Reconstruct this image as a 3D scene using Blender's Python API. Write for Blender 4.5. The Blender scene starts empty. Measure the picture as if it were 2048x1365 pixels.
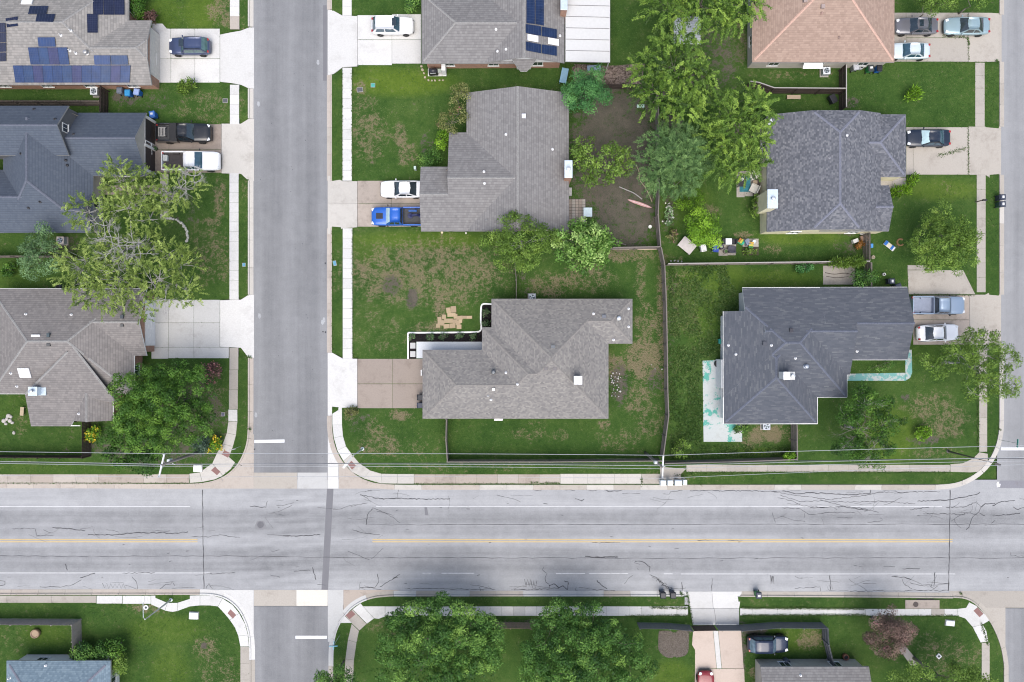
import bpy, bmesh, math, random
import numpy as np
from mathutils import Vector, Matrix
R = math.radians
rnd = random.Random(7)
# ------------------------------------------------------------------ camera, world, sun, exposure
SC = bpy.context.scene
H = 80.0            # drone height above the road
S = 0.0558          # metres of ground per photo pixel (photo 2048 wide)
CX, CY = 1024.0, 682.5
cam_d = bpy.data.cameras.new('camera'); cam = bpy.data.objects.new('camera', cam_d)
SC.collection.objects.link(cam)
cam.location = (0, 0, H); cam.rotation_euler = (0, 0, 0)
cam_d.sensor_width = 36.0; cam_d.lens = 36.0 * H / (2048 * S)
cam_d.clip_start = 0.5; cam_d.clip_end = 4000
SC.camera = cam
SUN_EL, SUN_AZ = 66.0, 178.0      # azimuth clockwise from +Y
world = bpy.data.worlds.new('World'); SC.world = world; world.use_nodes = True
wn = world.node_tree; wn.nodes.clear()
sky = wn.nodes.new('ShaderNodeTexSky'); sky.sky_type = 'NISHITA'; sky.sun_disc = False
sky.sun_elevation = R(SUN_EL); sky.sun_rotation = R(SUN_AZ)
sky.air_density = 1.0; sky.dust_density = 3.5; sky.ozone_density = 1.0
bg = wn.nodes.new('ShaderNodeBackground'); bg.inputs['Strength'].default_value = 0.11
wo = wn.nodes.new('ShaderNodeOutputWorld')
wn.links.new(sky.outputs[0], bg.inputs['Color']); wn.links.new(bg.outputs[0], wo.inputs['Surface'])
sun_d = bpy.data.lights.new('sun', 'SUN'); sun = bpy.data.objects.new('sun', sun_d)
SC.collection.objects.link(sun)
sun_d.energy = 1.5; sun_d.angle = R(60); sun_d.color = (1.0, 0.97, 0.93)
sd = Vector((math.sin(R(SUN_AZ)) * math.cos(R(SUN_EL)), math.cos(R(SUN_AZ)) * math.cos(R(SUN_EL)), math.sin(R(SUN_EL))))
sun.rotation_euler = sd.to_track_quat('Z', 'Y').to_euler(); sun.location = (0, -40, 60)
SC.view_settings.view_transform = 'Standard'; SC.view_settings.look = 'None'
SC.view_settings.gamma = 1.0; SC.view_settings.exposure = 1.03
SC.view_settings.use_curve_mapping = False
SC.cycles.pixel_filter_type = 'BLACKMAN_HARRIS'; SC.cycles.filter_width = 1.1
SC.cycles.max_bounces = 5; SC.cycles.diffuse_bounces = 2; SC.cycles.glossy_bounces = 2
SC.cycles.transmission_bounces = 3; SC.cycles.transparent_max_bounces = 4

# ------------------------------------------------------------------ helpers
COL = SC.collection
def P(px, py, z=0.0):
    k = S * (1 - z / H)
    return Vector(((px - CX) * k, (CY - py) * k, z))
def tag(o, label=None, cat=None, group=None, kind=None):
    if label: o['label'] = label
    if cat: o['category'] = cat
    if group: o['group'] = group
    if kind: o['kind'] = kind
    return o
def empty(name, loc=(0, 0, 0), rz=0.0):
    o = bpy.data.objects.new(name, None); COL.objects.link(o)
    o.location = loc; o.rotation_euler = (0, 0, rz); o.empty_display_size = 0.2
    return o
def link(name, me, parent=None, kind=None):
    o = bpy.data.objects.new(name, me); COL.objects.link(o)
    if parent is not None: o.parent = parent
    if kind: o['kind'] = kind
    return o
def child(name, me, parent, loc=(0, 0, 0), rot=(0, 0, 0), sc=(1, 1, 1)):
    o = link(name, me, parent); o.location = loc; o.rotation_euler = rot; o.scale = sc
    return o

class MB:
    """collects simple shapes, then builds one mesh"""
    def __init__(s): s.v = []; s.f = []; s.uv = None
    def add(s, vs, fs):
        n = len(s.v); s.v += [tuple(p) for p in vs]; s.f += [tuple(i + n for i in f) for f in fs]; return s
    def box(s, c, d, rz=0.0, tilt=None):
        hx, hy, hz = d[0] / 2, d[1] / 2, d[2] / 2
        m = Matrix.Rotation(rz, 4, 'Z')
        if tilt is not None: m = m @ tilt
        vs = [Vector(c) + m @ Vector((x, y, z)) for z in (-hz, hz) for y in (-hy, hy) for x in (-hx, hx)]
        return s.add(vs, [(0, 2, 3, 1), (4, 5, 7, 6), (0, 1, 5, 4), (2, 6, 7, 3), (0, 4, 6, 2), (1, 3, 7, 5)])
    def bar(s, a, b, w, h, up=(0, 0, 1)):
        a, b = Vector(a), Vector(b); d = (b - a).normalized(); up = Vector(up)
        sd = d.cross(up)
        if sd.length < 1e-4: sd = d.cross(Vector((1, 0, 0)))
        sd.normalize(); u = sd.cross(d)
        o = [sd * w / 2 * i + u * h / 2 * j for i, j in ((-1, -1), (1, -1), (1, 1), (-1, 1))]
        vs = [a + q for q in o] + [b + q for q in o]
        return s.add(vs, [(0, 1, 2, 3), (7, 6, 5, 4), (0, 4, 5, 1), (1, 5, 6, 2), (2, 6, 7, 3), (3, 7, 4, 0)])
    def prism(s, poly, z0, z1):
        n = len(poly)
        A = sum(poly[i][0] * poly[(i + 1) % n][1] - poly[(i + 1) % n][0] * poly[i][1] for i in range(n))
        if A < 0: poly = poly[::-1]
        zz = lambda z, i: z if not callable(z) else z(poly[i][0], poly[i][1])
        vs = [(p[0], p[1], zz(z0, i)) for i, p in enumerate(poly)] + [(p[0], p[1], zz(z1, i)) for i, p in enumerate(poly)]
        fs = [tuple(range(n - 1, -1, -1)), tuple(range(n, 2 * n))] + [(i, (i + 1) % n, n + (i + 1) % n, n + i) for i in range(n)]
        return s.add(vs, fs)
    def tube(s, path, r, n=6, cap=True):
        path = [Vector(p) for p in path]; rs = r if isinstance(r, (list, tuple)) else [r] * len(path)
        b = len(s.v); prev = None
        for i, p in enumerate(path):
            d = (path[min(i + 1, len(path) - 1)] - path[max(i - 1, 0)])
            d = d.normalized() if d.length > 1e-6 else Vector((0, 0, 1))
            if prev is None:
                q = Vector((1, 0, 0)) if abs(d.x) < 0.9 else Vector((0, 1, 0)); u = d.cross(q).normalized()
            else:
                u = prev - d * prev.dot(d); u.normalize()
            w = d.cross(u); prev = u
            s.v += [tuple(p + (u * math.cos(2 * math.pi * k / n) + w * math.sin(2 * math.pi * k / n)) * rs[i]) for k in range(n)]
        for i in range(len(path) - 1):
            for k in range(n):
                k2 = (k + 1) % n
                s.f.append((b + i * n + k, b + i * n + k2, b + (i + 1) * n + k2, b + (i + 1) * n + k))
        if cap:
            s.f.append(tuple(b + k for k in range(n - 1, -1, -1)))
            e = b + (len(path) - 1) * n; s.f.append(tuple(e + k for k in range(n)))
        return s
    def lathe(s, prof, c=(0, 0, 0), n=16, sx=1.0, sy=1.0):
        b = len(s.v)
        for r, z in prof:
            s.v += [(c[0] + r * sx * math.cos(2 * math.pi * k / n), c[1] + r * sy * math.sin(2 * math.pi * k / n), c[2] + z) for k in range(n)]
        for i in range(len(prof) - 1):
            for k in range(n):
                k2 = (k + 1) % n
                s.f.append((b + i * n + k, b + i * n + k2, b + (i + 1) * n + k2, b + (i + 1) * n + k))
        s.f.append(tuple(b + k for k in range(n - 1, -1, -1)))
        e = b + (len(prof) - 1) * n; s.f.append(tuple(e + k for k in range(n)))
        return s
    def mesh(s, name, m, smooth=False):
        me = bpy.data.meshes.new(name); me.from_pydata(s.v, [], s.f)
        for q in (m if isinstance(m, (list, tuple)) else [m]): me.materials.append(q)
        if smooth: me.shade_smooth()
        me.update(); return me
    def build(s, name, m, parent=None, smooth=False, kind=None, bevel=0.0):
        me = s.mesh(name, m, smooth)
        if bevel:
            bm = bmesh.new(); bm.from_mesh(me)
            bmesh.ops.bevel(bm, geom=list(bm.edges), offset=bevel, segments=2, affect='EDGES', profile=0.6)
            bm.to_mesh(me); bm.free()
            if smooth: me.shade_smooth()
        return link(name, me, parent, kind)

def rr(x0, y0, x1, y1): return [(x0, y0), (x1, y0), (x1, y1), (x0, y1)]
def W(poly, z=0.0): return [tuple(P(a, b, z)[:2]) for a, b in poly]
def smooth_path(pts, n=6):
    """Catmull-Rom through px points"""
    out = []
    for i in range(len(pts) - 1):
        p0 = pts[max(i - 1, 0)]; p1 = pts[i]; p2 = pts[i + 1]; p3 = pts[min(i + 2, len(pts) - 1)]
        for k in range(n):
            t = k / n
            out.append(tuple(0.5 * ((2 * p1[j]) + (-p0[j] + p2[j]) * t + (2 * p0[j] - 5 * p1[j] + 4 * p2[j] - p3[j]) * t * t + (-p0[j] + 3 * p1[j] - 3 * p2[j] + p3[j]) * t ** 3) for j in range(len(p1))))
    out.append(tuple(pts[-1])); return out
def in_poly(x, y, poly):
    """vectorised point in polygon"""
    x = np.asarray(x); y = np.asarray(y); c = np.zeros(x.shape, bool); n = len(poly)
    for i in range(n):
        x1, y1 = poly[i]; x2, y2 = poly[(i + 1) % n]
        if y1 == y2: continue
        m = ((y1 > y) != (y2 > y)) & (x < (x2 - x1) * (y - y1) / (y2 - y1) + x1)
        c ^= m
    return c

# ------------------------------------------------------------------ node material helper
class NT:
    def __init__(s, name):
        s.m = bpy.data.materials.new(name); s.m.use_nodes = True; s.t = s.m.node_tree; s.t.nodes.clear()
        s.out = s.t.nodes.new('ShaderNodeOutputMaterial')
    def n(s, typ, **kw):
        q = s.t.nodes.new(typ)
        for k, v in kw.items(): setattr(q, k, v)
        return q
    def put(s, sock, v):
        if isinstance(v, bpy.types.NodeSocket): s.t.links.new(v, sock)
        elif v is not None:
            if sock.type == 'RGBA' and len(v) == 3: v = (*v, 1)
            sock.default_value = v
    def coord(s, which='Object', scale=None):
        c = s.n('ShaderNodeTexCoord').outputs[which]
        return s.scale(c, scale) if scale else c
    def pos(s, scale=None):
        c = s.n('ShaderNodeNewGeometry').outputs['Position']
        return s.scale(c, scale) if scale else c
    def scale(s, c, sc):
        m = s.n('ShaderNodeVectorMath', operation='MULTIPLY'); s.put(m.inputs[0], c); m.inputs[1].default_value = sc; return m.outputs[0]
    def noise(s, vec, scale, detail=3, rough=0.55, out=0):
        q = s.n('ShaderNodeTexNoise'); s.put(q.inputs['Vector'], vec); q.inputs['Scale'].default_value = scale
        q.inputs['Detail'].default_value = detail; q.inputs['Roughness'].default_value = rough; return q.outputs[out]
    def math(s, op, a, b=None, c=None, clamp=False):
        q = s.n('ShaderNodeMath', operation=op); q.use_clamp = clamp
        for i, v in enumerate((a, b, c)):
            if v is not None: s.put(q.inputs[i], v)
        return q.outputs[0]
    def ramp(s, f, stops, interp='LINEAR'):
        q = s.n('ShaderNodeValToRGB'); e = q.color_ramp.elements; q.color_ramp.interpolation = interp
        while len(e) < len(stops): e.new(0.5)
        for i, (p, c) in enumerate(stops):
            e[i].position = p; e[i].color = (*c, 1) if not isinstance(c, (int, float)) else (c, c, c, 1)
        s.put(q.inputs[0], f); return q.outputs[0]
    def mix(s, f, a, b, mode='MIX'):
        q = s.n('ShaderNodeMix', data_type='RGBA', blend_type=mode); s.put(q.inputs[0], f); s.put(q.inputs[6], a); s.put(q.inputs[7], b); return q.outputs[2]
    def smooth(s, f, a, b):
        q = s.n('ShaderNodeMapRange', interpolation_type='SMOOTHSTEP'); s.put(q.inputs[0], f)
        q.inputs[1].default_value = a; q.inputs[2].default_value = b; return q.outputs[0]
    def bump(s, h, strength=0.3, dist=0.02):
        q = s.n('ShaderNodeBump'); q.inputs['Strength'].default_value = strength; q.inputs['Distance'].default_value = dist
        s.put(q.inputs['Height'], h); return q.outputs[0]
    def attr(s, name, out='Color'):
        q = s.n('ShaderNodeAttribute'); q.attribute_name = name; return q.outputs[out]
    def sep(s, c):
        q = s.n('ShaderNodeSeparateColor'); s.put(q.inputs[0], c); return q.outputs
    def rand(s):
        return s.n('ShaderNodeObjectInfo').outputs['Random']
    def bsdf(s, color, rough=0.8, metal=0.0, normal=None, spec=0.3, coat=0.0, trans=0.0):
        q = s.n('ShaderNodeBsdfPrincipled'); s.put(q.inputs['Base Color'], color); s.put(q.inputs['Roughness'], rough)
        q.inputs['Metallic'].default_value = metal; q.inputs['Specular IOR Level'].default_value = spec
        q.inputs['Coat Weight'].default_value = coat; q.inputs['Coat Roughness'].default_value = 0.05
        if normal is not None: s.put(q.inputs['Normal'], normal)
        s.t.links.new(q.outputs[0], s.out.inputs['Surface']); return q

MC = {}
def cached(fn):
    def g(*a, **k):
        key = (fn.__name__, a, tuple(sorted(k.items())))
        if key not in MC: MC[key] = fn(*a, **k)
        return MC[key]
    return g
def vary(c, f): return tuple(min(1, max(0, x * f)) for x in c)

@cached
def m_plain(name, c, rough=0.6, metal=0.0, var=0.12, scale=4.0, coat=0.0, spec=0.4):
    t = NT(name); v = t.pos()
    n = t.noise(v, scale, 4); n2 = t.noise(v, scale * 9, 2)
    f = t.math('ADD', t.math('MULTIPLY', n, 0.7), t.math('MULTIPLY', n2, 0.3))
    col = t.ramp(f, [(0.3, vary(c, 1 - var)), (0.7, vary(c, 1 + var))])
    t.bsdf(col, rough, metal, t.bump(n2, 0.1, 0.005), spec=spec, coat=coat); return t.m
@cached
def m_concrete(name, c, stain=0.25, stain_c=(0.12, 0.095, 0.075), grain=0.1, sscale=0.5):
    t = NT(name); v = t.pos()
    a = t.noise(v, sscale, 5, 0.65); b = t.noise(v, 3.0, 4, 0.6); f = t.noise(v, 9, 3, 0.8)
    col = t.ramp(f, [(0.25, vary(c, 1 - grain)), (0.75, vary(c, 1 + grain))])
    col = t.mix(t.math('MULTIPLY', t.smooth(t.math('ADD', t.math('MULTIPLY', a, 0.7), t.math('MULTIPLY', b, 0.3)), 0.48, 0.72), stain), col, stain_c)
    tone = t.math('ADD', 0.94, t.math('MULTIPLY', t.rand(), 0.12))
    col = t.mix(1.0, col, t.n('ShaderNodeCombineColor').outputs[0], 'MULTIPLY') if False else col
    q = t.n('ShaderNodeHueSaturation'); t.put(q.inputs['Color'], col); t.put(q.inputs['Value'], tone); col = q.outputs[0]
    t.bsdf(col, 0.85, normal=t.bump(f, 0.25, 0.01), spec=0.25); return t.m
@cached
def m_asphalt(name, light, dark, axis, stain=0.4):
    """axis 0: traffic along X, 1: along Y; the painted-in wear comes from the point attribute 'wear'"""
    t = NT(name); v = t.pos()
    st = t.scale(v, (0.03, 0.9, 1) if axis == 0 else (0.9, 0.03, 1))
    s1 = t.noise(st, 1.6, 5, 0.6); big = t.noise(v, 0.12, 4, 0.6); mid = t.noise(v, 0.9, 5, 0.65); fine = t.noise(v, 7.0, 4, 0.85)
    w = t.sep(t.attr('wear'))[0]
    f = t.math('ADD', w, t.math('MULTIPLY', t.math('SUBTRACT', s1, 0.5), 0.6))
    f = t.math('ADD', f, t.math('MULTIPLY', t.math('SUBTRACT', mid, 0.5), 0.5))
    f = t.math('ADD', f, t.math('MULTIPLY', t.math('SUBTRACT', big, 0.5), 0.5))
    f = t.math('ADD', f, t.math('MULTIPLY', t.math('SUBTRACT', fine, 0.5), 0.75), clamp=True)
    col = t.ramp(f, [(0.0, dark), (1.0, light)])
    sp = t.noise(v, 2.3, 6, 0.8)
    col = t.mix(t.math('MULTIPLY', t.smooth(sp, 0.66, 0.74), stain), col, vary(dark, 0.35))
    t.bsdf(col, 0.85, normal=t.bump(fine, 0.3, 0.01), spec=0.25); return t.m
@cached
def m_lawn(name):
    t = NT(name); v = t.pos()
    big = t.noise(v, 0.14, 4, 0.6); mid = t.noise(v, 0.8, 5, 0.65); sm = t.noise(v, 3.2, 4, 0.75); fine = t.noise(v, 9, 3, 0.85)
    rgb = t.sep(t.attr('wear')); dry, dirt, lush = rgb[0], rgb[1], rgb[2]
    f = t.math('ADD', t.math('MULTIPLY', big, 0.6), t.math('MULTIPLY', mid, 0.4))
    f = t.math('ADD', f, t.math('MULTIPLY', t.math('SUBTRACT', sm, 0.5), 0.35))
    f = t.math('ADD', f, t.math('MULTIPLY', t.math('SUBTRACT', fine, 0.5), 0.5))
    g = t.ramp(f, [(0.2, (0.014, 0.043, 0.009)), (0.5, (0.040, 0.082, 0.017)), (0.8, (0.082, 0.122, 0.032))])
    yel = t.ramp(f, [(0.2, (0.045, 0.088, 0.008)), (0.8, (0.125, 0.18, 0.025))])
    g = t.mix(lush, g, yel)
    e = t.math('ADD', t.math('MULTIPLY', t.math('SUBTRACT', mid, 0.5), 1.5), t.math('MULTIPLY', t.math('SUBTRACT', sm, 0.5), 1.7))
    e = t.math('ADD', e, t.math('MULTIPLY', t.math('SUBTRACT', fine, 0.5), 1.5))
    dry = t.math('ADD', dry, 0.08); dryc = t.ramp(fine, [(0.3, (0.085, 0.07, 0.04)), (0.7, (0.24, 0.19, 0.125))])
    g = t.mix(t.math('MULTIPLY', t.smooth(t.math('ADD', dry, e), 0.40, 0.95), 0.85), g, dryc)
    dirtc = t.ramp(t.math('ADD', t.math('MULTIPLY', fine, 0.6), t.math('MULTIPLY', mid, 0.4)), [(0.3, (0.040, 0.036, 0.030)), (0.7, (0.125, 0.108, 0.090))])
    g = t.mix(t.math('MULTIPLY', t.smooth(t.math('ADD', dirt, e), 0.42, 0.72), 0.92), g, dirtc)
    t.bsdf(g, 0.95, normal=t.bump(t.math('ADD', fine, sm), 0.7, 0.05), spec=0.1); return t.m
@cached
def m_shingle(name, cols, tab=0.30, course=0.22, line=0.35, contrast=1.0):
    """laid in UV metres: u along the course, v up the slope; cols dark->light"""
    t = NT(name); uv = t.n('ShaderNodeUVMap').outputs[0]
    sp = t.n('ShaderNodeSeparateXYZ'); t.put(sp.inputs[0], uv); u, v = sp.outputs[0], sp.outputs[1]
    vr = t.math('DIVIDE', v, course); row = t.math('FLOOR', vr); fr = t.math('SUBTRACT', vr, row)
    off = t.math('MULTIPLY', t.math('FRACT', t.math('MULTIPLY', row, 0.618)), 1.0)
    ur = t.math('ADD', t.math('DIVIDE', u, tab), off); colm = t.math('FLOOR', ur); fu = t.math('SUBTRACT', ur, colm)
    cb = t.n('ShaderNodeCombineXYZ'); t.put(cb.inputs[0], colm); t.put(cb.inputs[1], row)
    wnz = t.n('ShaderNodeTexWhiteNoise', noise_dimensions='3D'); t.put(wnz.inputs['Vector'], cb.outputs[0])
    pv = t.pos(); n1 = t.noise(pv, 0.35, 4, 0.6); n2 = t.noise(pv, 18, 2, 0.7)
    f = t.math('ADD', 0.5, t.math('MULTIPLY', t.math('SUBTRACT', wnz.outputs[0], 0.5), 0.9 * contrast))
    f = t.math('ADD', f, t.math('MULTIPLY', t.math('SUBTRACT', n1, 0.5), 0.45))
    f = t.math('ADD', f, t.math('MULTIPLY', t.math('SUBTRACT', n2, 0.5), 0.35), clamp=True)
    k = len(cols); col = t.ramp(f, [(i / (k - 1) if k > 1 else 0, c) for i, c in enumerate(cols)])
    edge = t.math('MULTIPLY', t.smooth(fr, 0.30, 0.02), line)  # darkens course bottoms: gap and grime, with the butts' shadow line painted in
    slot = t.math('MULTIPLY', t.smooth(t.math('ABSOLUTE', t.math('SUBTRACT', fu, 0.5)), 0.44, 0.5), line * 0.6)
    col = t.mix(t.math('MAXIMUM', edge, slot), col, vary(cols[0], 0.45))
    hgt = t.math('ADD', t.math('SUBTRACT', 1.0, fr), t.math('MULTIPLY', wnz.outputs[0], 0.5))
    t.bsdf(col, 0.92, normal=t.bump(hgt, 0.5, 0.012), spec=0.15); return t.m
@cached
def m_wood(name, c, var=0.3, axis=2):
    t = NT(name); v = t.pos(); sc = [14, 14, 14]; sc[axis] = 1.2
    n = t.noise(t.scale(v, tuple(sc)), 1.0, 5, 0.7); b = t.noise(v, 0.7, 3)
    tone = t.math('ADD', t.math('MULTIPLY', n, 0.7), t.math('MULTIPLY', b, 0.3))
    col = t.ramp(tone, [(0.25, vary(c, 1 - var)), (0.75, vary(c, 1 + var))])
    t.bsdf(col, 0.85, normal=t.bump(n, 0.3, 0.01), spec=0.2); return t.m
@cached
def m_brick(name, c, mortar=(0.35, 0.32, 0.29)):
    t = NT(name); v = t.coord('Object')
    g = t.n('ShaderNodeNewGeometry'); 
    sp = t.n('ShaderNodeSeparateXYZ'); t.put(sp.inputs[0], g.outputs['Position'])
    cb = t.n('ShaderNodeCombineXYZ'); t.put(cb.inputs[0], t.math('ADD', sp.outputs[0], sp.outputs[1])); t.put(cb.inputs[1], sp.outputs[2])
    q = t.n('ShaderNodeTexBrick'); t.put(q.inputs['Vector'], cb.outputs[0]); q.inputs['Scale'].default_value = 1.0
    q.inputs['Brick Width'].default_value = 0.21; q.inputs['Row Height'].default_value = 0.075; q.inputs['Mortar Size'].default_value = 0.008
    t.put(q.inputs['Color1'], vary(c, 0.75)); t.put(q.inputs['Color2'], vary(c, 1.2)); t.put(q.inputs['Mortar'], mortar)
    t.bsdf(q.outputs[0], 0.85, normal=t.bump(q.outputs[1], -0.4, 0.01), spec=0.2); return t.m
@cached
def m_siding(name, c):
    t = NT(name); sp = t.n('ShaderNodeSeparateXYZ'); t.put(sp.inputs[0], t.pos())
    fr = t.math('FRACT', t.math('DIVIDE', sp.outputs[2], 0.18)); n = t.noise(t.pos(), 1.5, 4)
    col = t.ramp(n, [(0.3, vary(c, 0.9)), (0.7, vary(c, 1.06))])
    t.bsdf(col, 0.6, normal=t.bump(fr, 0.5, 0.02), spec=0.3); return t.m
@cached
def m_paint(name, c, metal=0.0):
    t = NT(name); n = t.noise(t.pos(), 2.5, 5, 0.65); f = t.noise(t.pos(), 30, 2)
    col = t.mix(t.math('MULTIPLY', t.smooth(n, 0.5, 0.8), 0.12), c, (0.3, 0.27, 0.23))
    t.bsdf(col, t.math('ADD', 0.26, t.math('MULTIPLY', f, 0.12)), metal, spec=0.45, coat=0.6); return t.m
@cached
def m_glass(name, c, rough=0.08):
    t = NT(name); n = t.noise(t.pos(), 3, 3)
    col = t.ramp(n, [(0.3, vary(c, 0.8)), (0.7, vary(c, 1.2))])
    t.bsdf(col, rough, 0.0, spec=0.8, coat=0.5); return t.m
@cached
def m_leaf(name, c1, c2, c3, trans=0.08):
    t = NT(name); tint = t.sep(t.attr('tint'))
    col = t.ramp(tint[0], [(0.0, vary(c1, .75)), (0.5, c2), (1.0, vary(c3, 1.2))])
    d = t.n('ShaderNodeBsdfPrincipled'); t.put(d.inputs['Base Color'], col); d.inputs['Roughness'].default_value = 0.55; d.inputs['Specular IOR Level'].default_value = 0.25
    tr = t.n('ShaderNodeBsdfTranslucent'); t.put(tr.inputs['Color'], t.mix(0.5, col, (0.12, 0.22, 0.02)))
    mx = t.n('ShaderNodeMixShader'); mx.inputs[0].default_value = trans
    t.t.links.new(d.outputs[0], mx.inputs[1]); t.t.links.new(tr.outputs[0], mx.inputs[2]); t.t.links.new(mx.outputs[0], t.out.inputs['Surface']); return t.m
@cached
def m_mulch(name, c1, c2, scale=9):
    t = NT(name); v = t.pos()
    q = t.n('ShaderNodeTexVoronoi'); t.put(q.inputs['Vector'], v); q.inputs['Scale'].default_value = scale
    n = t.noise(v, scale * 0.5, 4, 0.7)
    f = t.math('ADD', t.math('MULTIPLY', t.sep(q.outputs['Color'])[0], 0.6), t.math('MULTIPLY', n, 0.4))
    t.bsdf(t.ramp(f, [(0.2, c1), (0.8, c2)]), 0.95, normal=t.bump(q.outputs['Distance'], 0.8, 0.04), spec=0.1); return t.m
@cached
def m_solar(name, c):
    t = NT(name); uv = t.n('ShaderNodeUVMap').outputs[0]; sp = t.n('ShaderNodeSeparateXYZ'); t.put(sp.inputs[0], uv)
    def line(a, n):
        fr = t.math('FRACT', t.math('MULTIPLY', a, n)); return t.math('GREATER_THAN', t.math('ABSOLUTE', t.math('SUBTRACT', fr, 0.5)), 0.46)
    ln = t.math('MAXIMUM', line(sp.outputs[0], 6), line(sp.outputs[1], 10))
    n = t.noise(t.pos(), 1.2, 3)
    col = t.ramp(n, [(0.3, vary(c, 0.8)), (0.7, vary(c, 1.25))]); col = t.mix(t.math('MULTIPLY', ln, 0.35), col, (0.12, 0.14, 0.2))
    t.bsdf(col, 0.28, 0.0, spec=0.3, coat=0.1); return t.m

WHITE_C = m_concrete('new_concrete', (0.505, 0.50, 0.482), 0.3, (0.26, 0.245, 0.225), 0.12)
GREY_C = m_concrete('grey_concrete', (0.42, 0.42, 0.41), 0.25)
TAN_C = m_concrete('tan_concrete', (0.345, 0.318, 0.28), 0.35)
PINK_C = m_concrete('pinkish_concrete', (0.375, 0.335, 0.295), 0.35)
BROWN_C = m_concrete('brown_concrete', (0.27, 0.228, 0.195), 0.5, (0.13, 0.10, 0.08))
STAIN_C = m_concrete('stained_concrete', (0.33, 0.285, 0.245), 0.55, (0.10, 0.08, 0.065))
AGED_C = m_concrete('aged_concrete', (0.33, 0.305, 0.27), 0.5, (0.14, 0.12, 0.10))

@cached
def m_peel(name, base, paint, scale=1.0, thr=.53):
    """worn floor paint: base concrete with ragged islands of old paint"""
    t = NT(name); v = t.pos(); a = t.noise(v, scale, 6, .7); f = t.noise(v, 22, 3, .7); g_ = t.noise(v, 3.5, 4, .7)
    col = t.ramp(f, [(.25, vary(base, .86)), (.75, vary(base, 1.1))]); col = t.mix(t.math('MULTIPLY', t.smooth(g_, .5, .7), .3), col, (.25, .24, .21))
    col = t.mix(t.math('MULTIPLY', t.smooth(t.math('ADD', a, t.math('MULTIPLY', t.math('SUBTRACT', f, .5), .12)), thr, thr + .05), .85), col, paint)
    t.bsdf(col, .8, normal=t.bump(f, .2, .01), spec=.25); return t.m
# ------------------------------------------------------------------ ground, roads, kerbs, pavements
ZL, ZS = 0.12, 0.14            # lawn level, pavement level
g = MB(); g.add([(-1500, -1500, -0.12), (1500, -1500, -0.12), (1500, 1500, -0.12), (-1500, 1500, -0.12)], [(0, 1, 2, 3)])
tag(g.build('ground', m_lawn('lawn_far')), 'flat grassy ground stretching away beyond the neighbourhood', 'ground', kind='structure')

def grid_mesh(name, xs, ys, z, wear, m, jitter=None):
    X, Y = np.meshgrid(xs, ys); k = S
    co = np.stack([(X - CX) * k, (CY - Y) * k, np.full_like(X, z)], -1).reshape(-1, 3)
    nx, ny = len(xs), len(ys); i = np.arange(nx * ny).reshape(ny, nx)
    f = np.stack([i[:-1, :-1], i[1:, :-1], i[1:, 1:], i[:-1, 1:]], -1).reshape(-1, 4)
    me = bpy.data.meshes.new(name); me.from_pydata(co.tolist(), [], f.tolist())
    a = me.color_attributes.new('wear', 'FLOAT_COLOR', 'POINT')
    c = np.ones((nx * ny, 4)); c[:, 0] = wear(X.ravel(), Y.ravel()); a.data.foreach_set('color', c.ravel())
    me.materials.append(m); me.update(); return me
art_y = [900, 978, 1008, 1014, 1022, 1032, 1044, 1050, 1056, 1064, 1072, 1080, 1088, 1096, 1106, 1114, 1120, 1130, 1140, 1146, 1154, 1185, 1260]
art_w = [.8, .80, .88, .72, .58, .42, .46, .66, .52, .50, .66, .78, .74, .62, .46, .52, .52, .46, .52, .66, .74, .80, .8]
def art_wear(X, Y):
    w = np.interp(Y, art_y, art_w)
    w -= 0.20 * np.exp(-((X - 590) / 130) ** 2) * (np.sin(Y * .31 + X * .05) * .5 + .6)
    w -= 0.0 * np.exp(-((X - 980) / 210) ** 2 - ((Y - 1128) / 16) ** 2)
    return w
xs = np.arange(-900, 2960, 24.0)
M_ART = m_asphalt('worn_light_asphalt', (0.345, 0.350, 0.356), (0.112, 0.115, 0.120), 0, 0.65)
M_STR = m_asphalt('grey_asphalt', (0.262, 0.266, 0.272), (0.112, 0.115, 0.121), 1, 0.25)
art = link('arterial_road', grid_mesh('arterial_road', xs, np.array(sorted(set([960.] + list(np.arange(978, 1190, 4.0)) + art_y[1:-1] + [1210.]))), 0.0, art_wear, M_ART))
tag(art, 'wide weathered grey road crossing between the two rows of lots', 'road', kind='structure')
def street(name, x0, x1, y0, y1, label, sx=(0, .1, .25, .4, .5, .6, .75, .9, 1), sw=(.72, .6, .38, .5, .6, .46, .34, .55, .62), off=0.0):
    xx = [x0 + (x1 - x0) * a for a in sx]
    def wear(X, Y): return np.interp((X - x0) / (x1 - x0), sx, sw) + off + 0.05 * np.sin(Y * .011)
    o = link(name, grid_mesh(name, np.array(xx), np.linspace(y0, y1, 60), 0.004, wear, M_STR))
    return tag(o, label, 'road', kind='structure')
st1 = street('side_street', 504, 660, -700, 946, 'grey asphalt side street running up between two rows of houses')
st1b = street('side_street', 506, 662, 1213, 1900, 'short grey asphalt side street stub south of the wide road', off=-.03)
st2 = street('side_street', 1994, 2150, -700, 976, 'pale asphalt side street with a pair of bins at its kerb', off=.3)
st2b = street('side_street', 2006, 2160, 1217, 1900, 'asphalt side street stub beside the pink flowering tree corner', off=.05)

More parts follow.
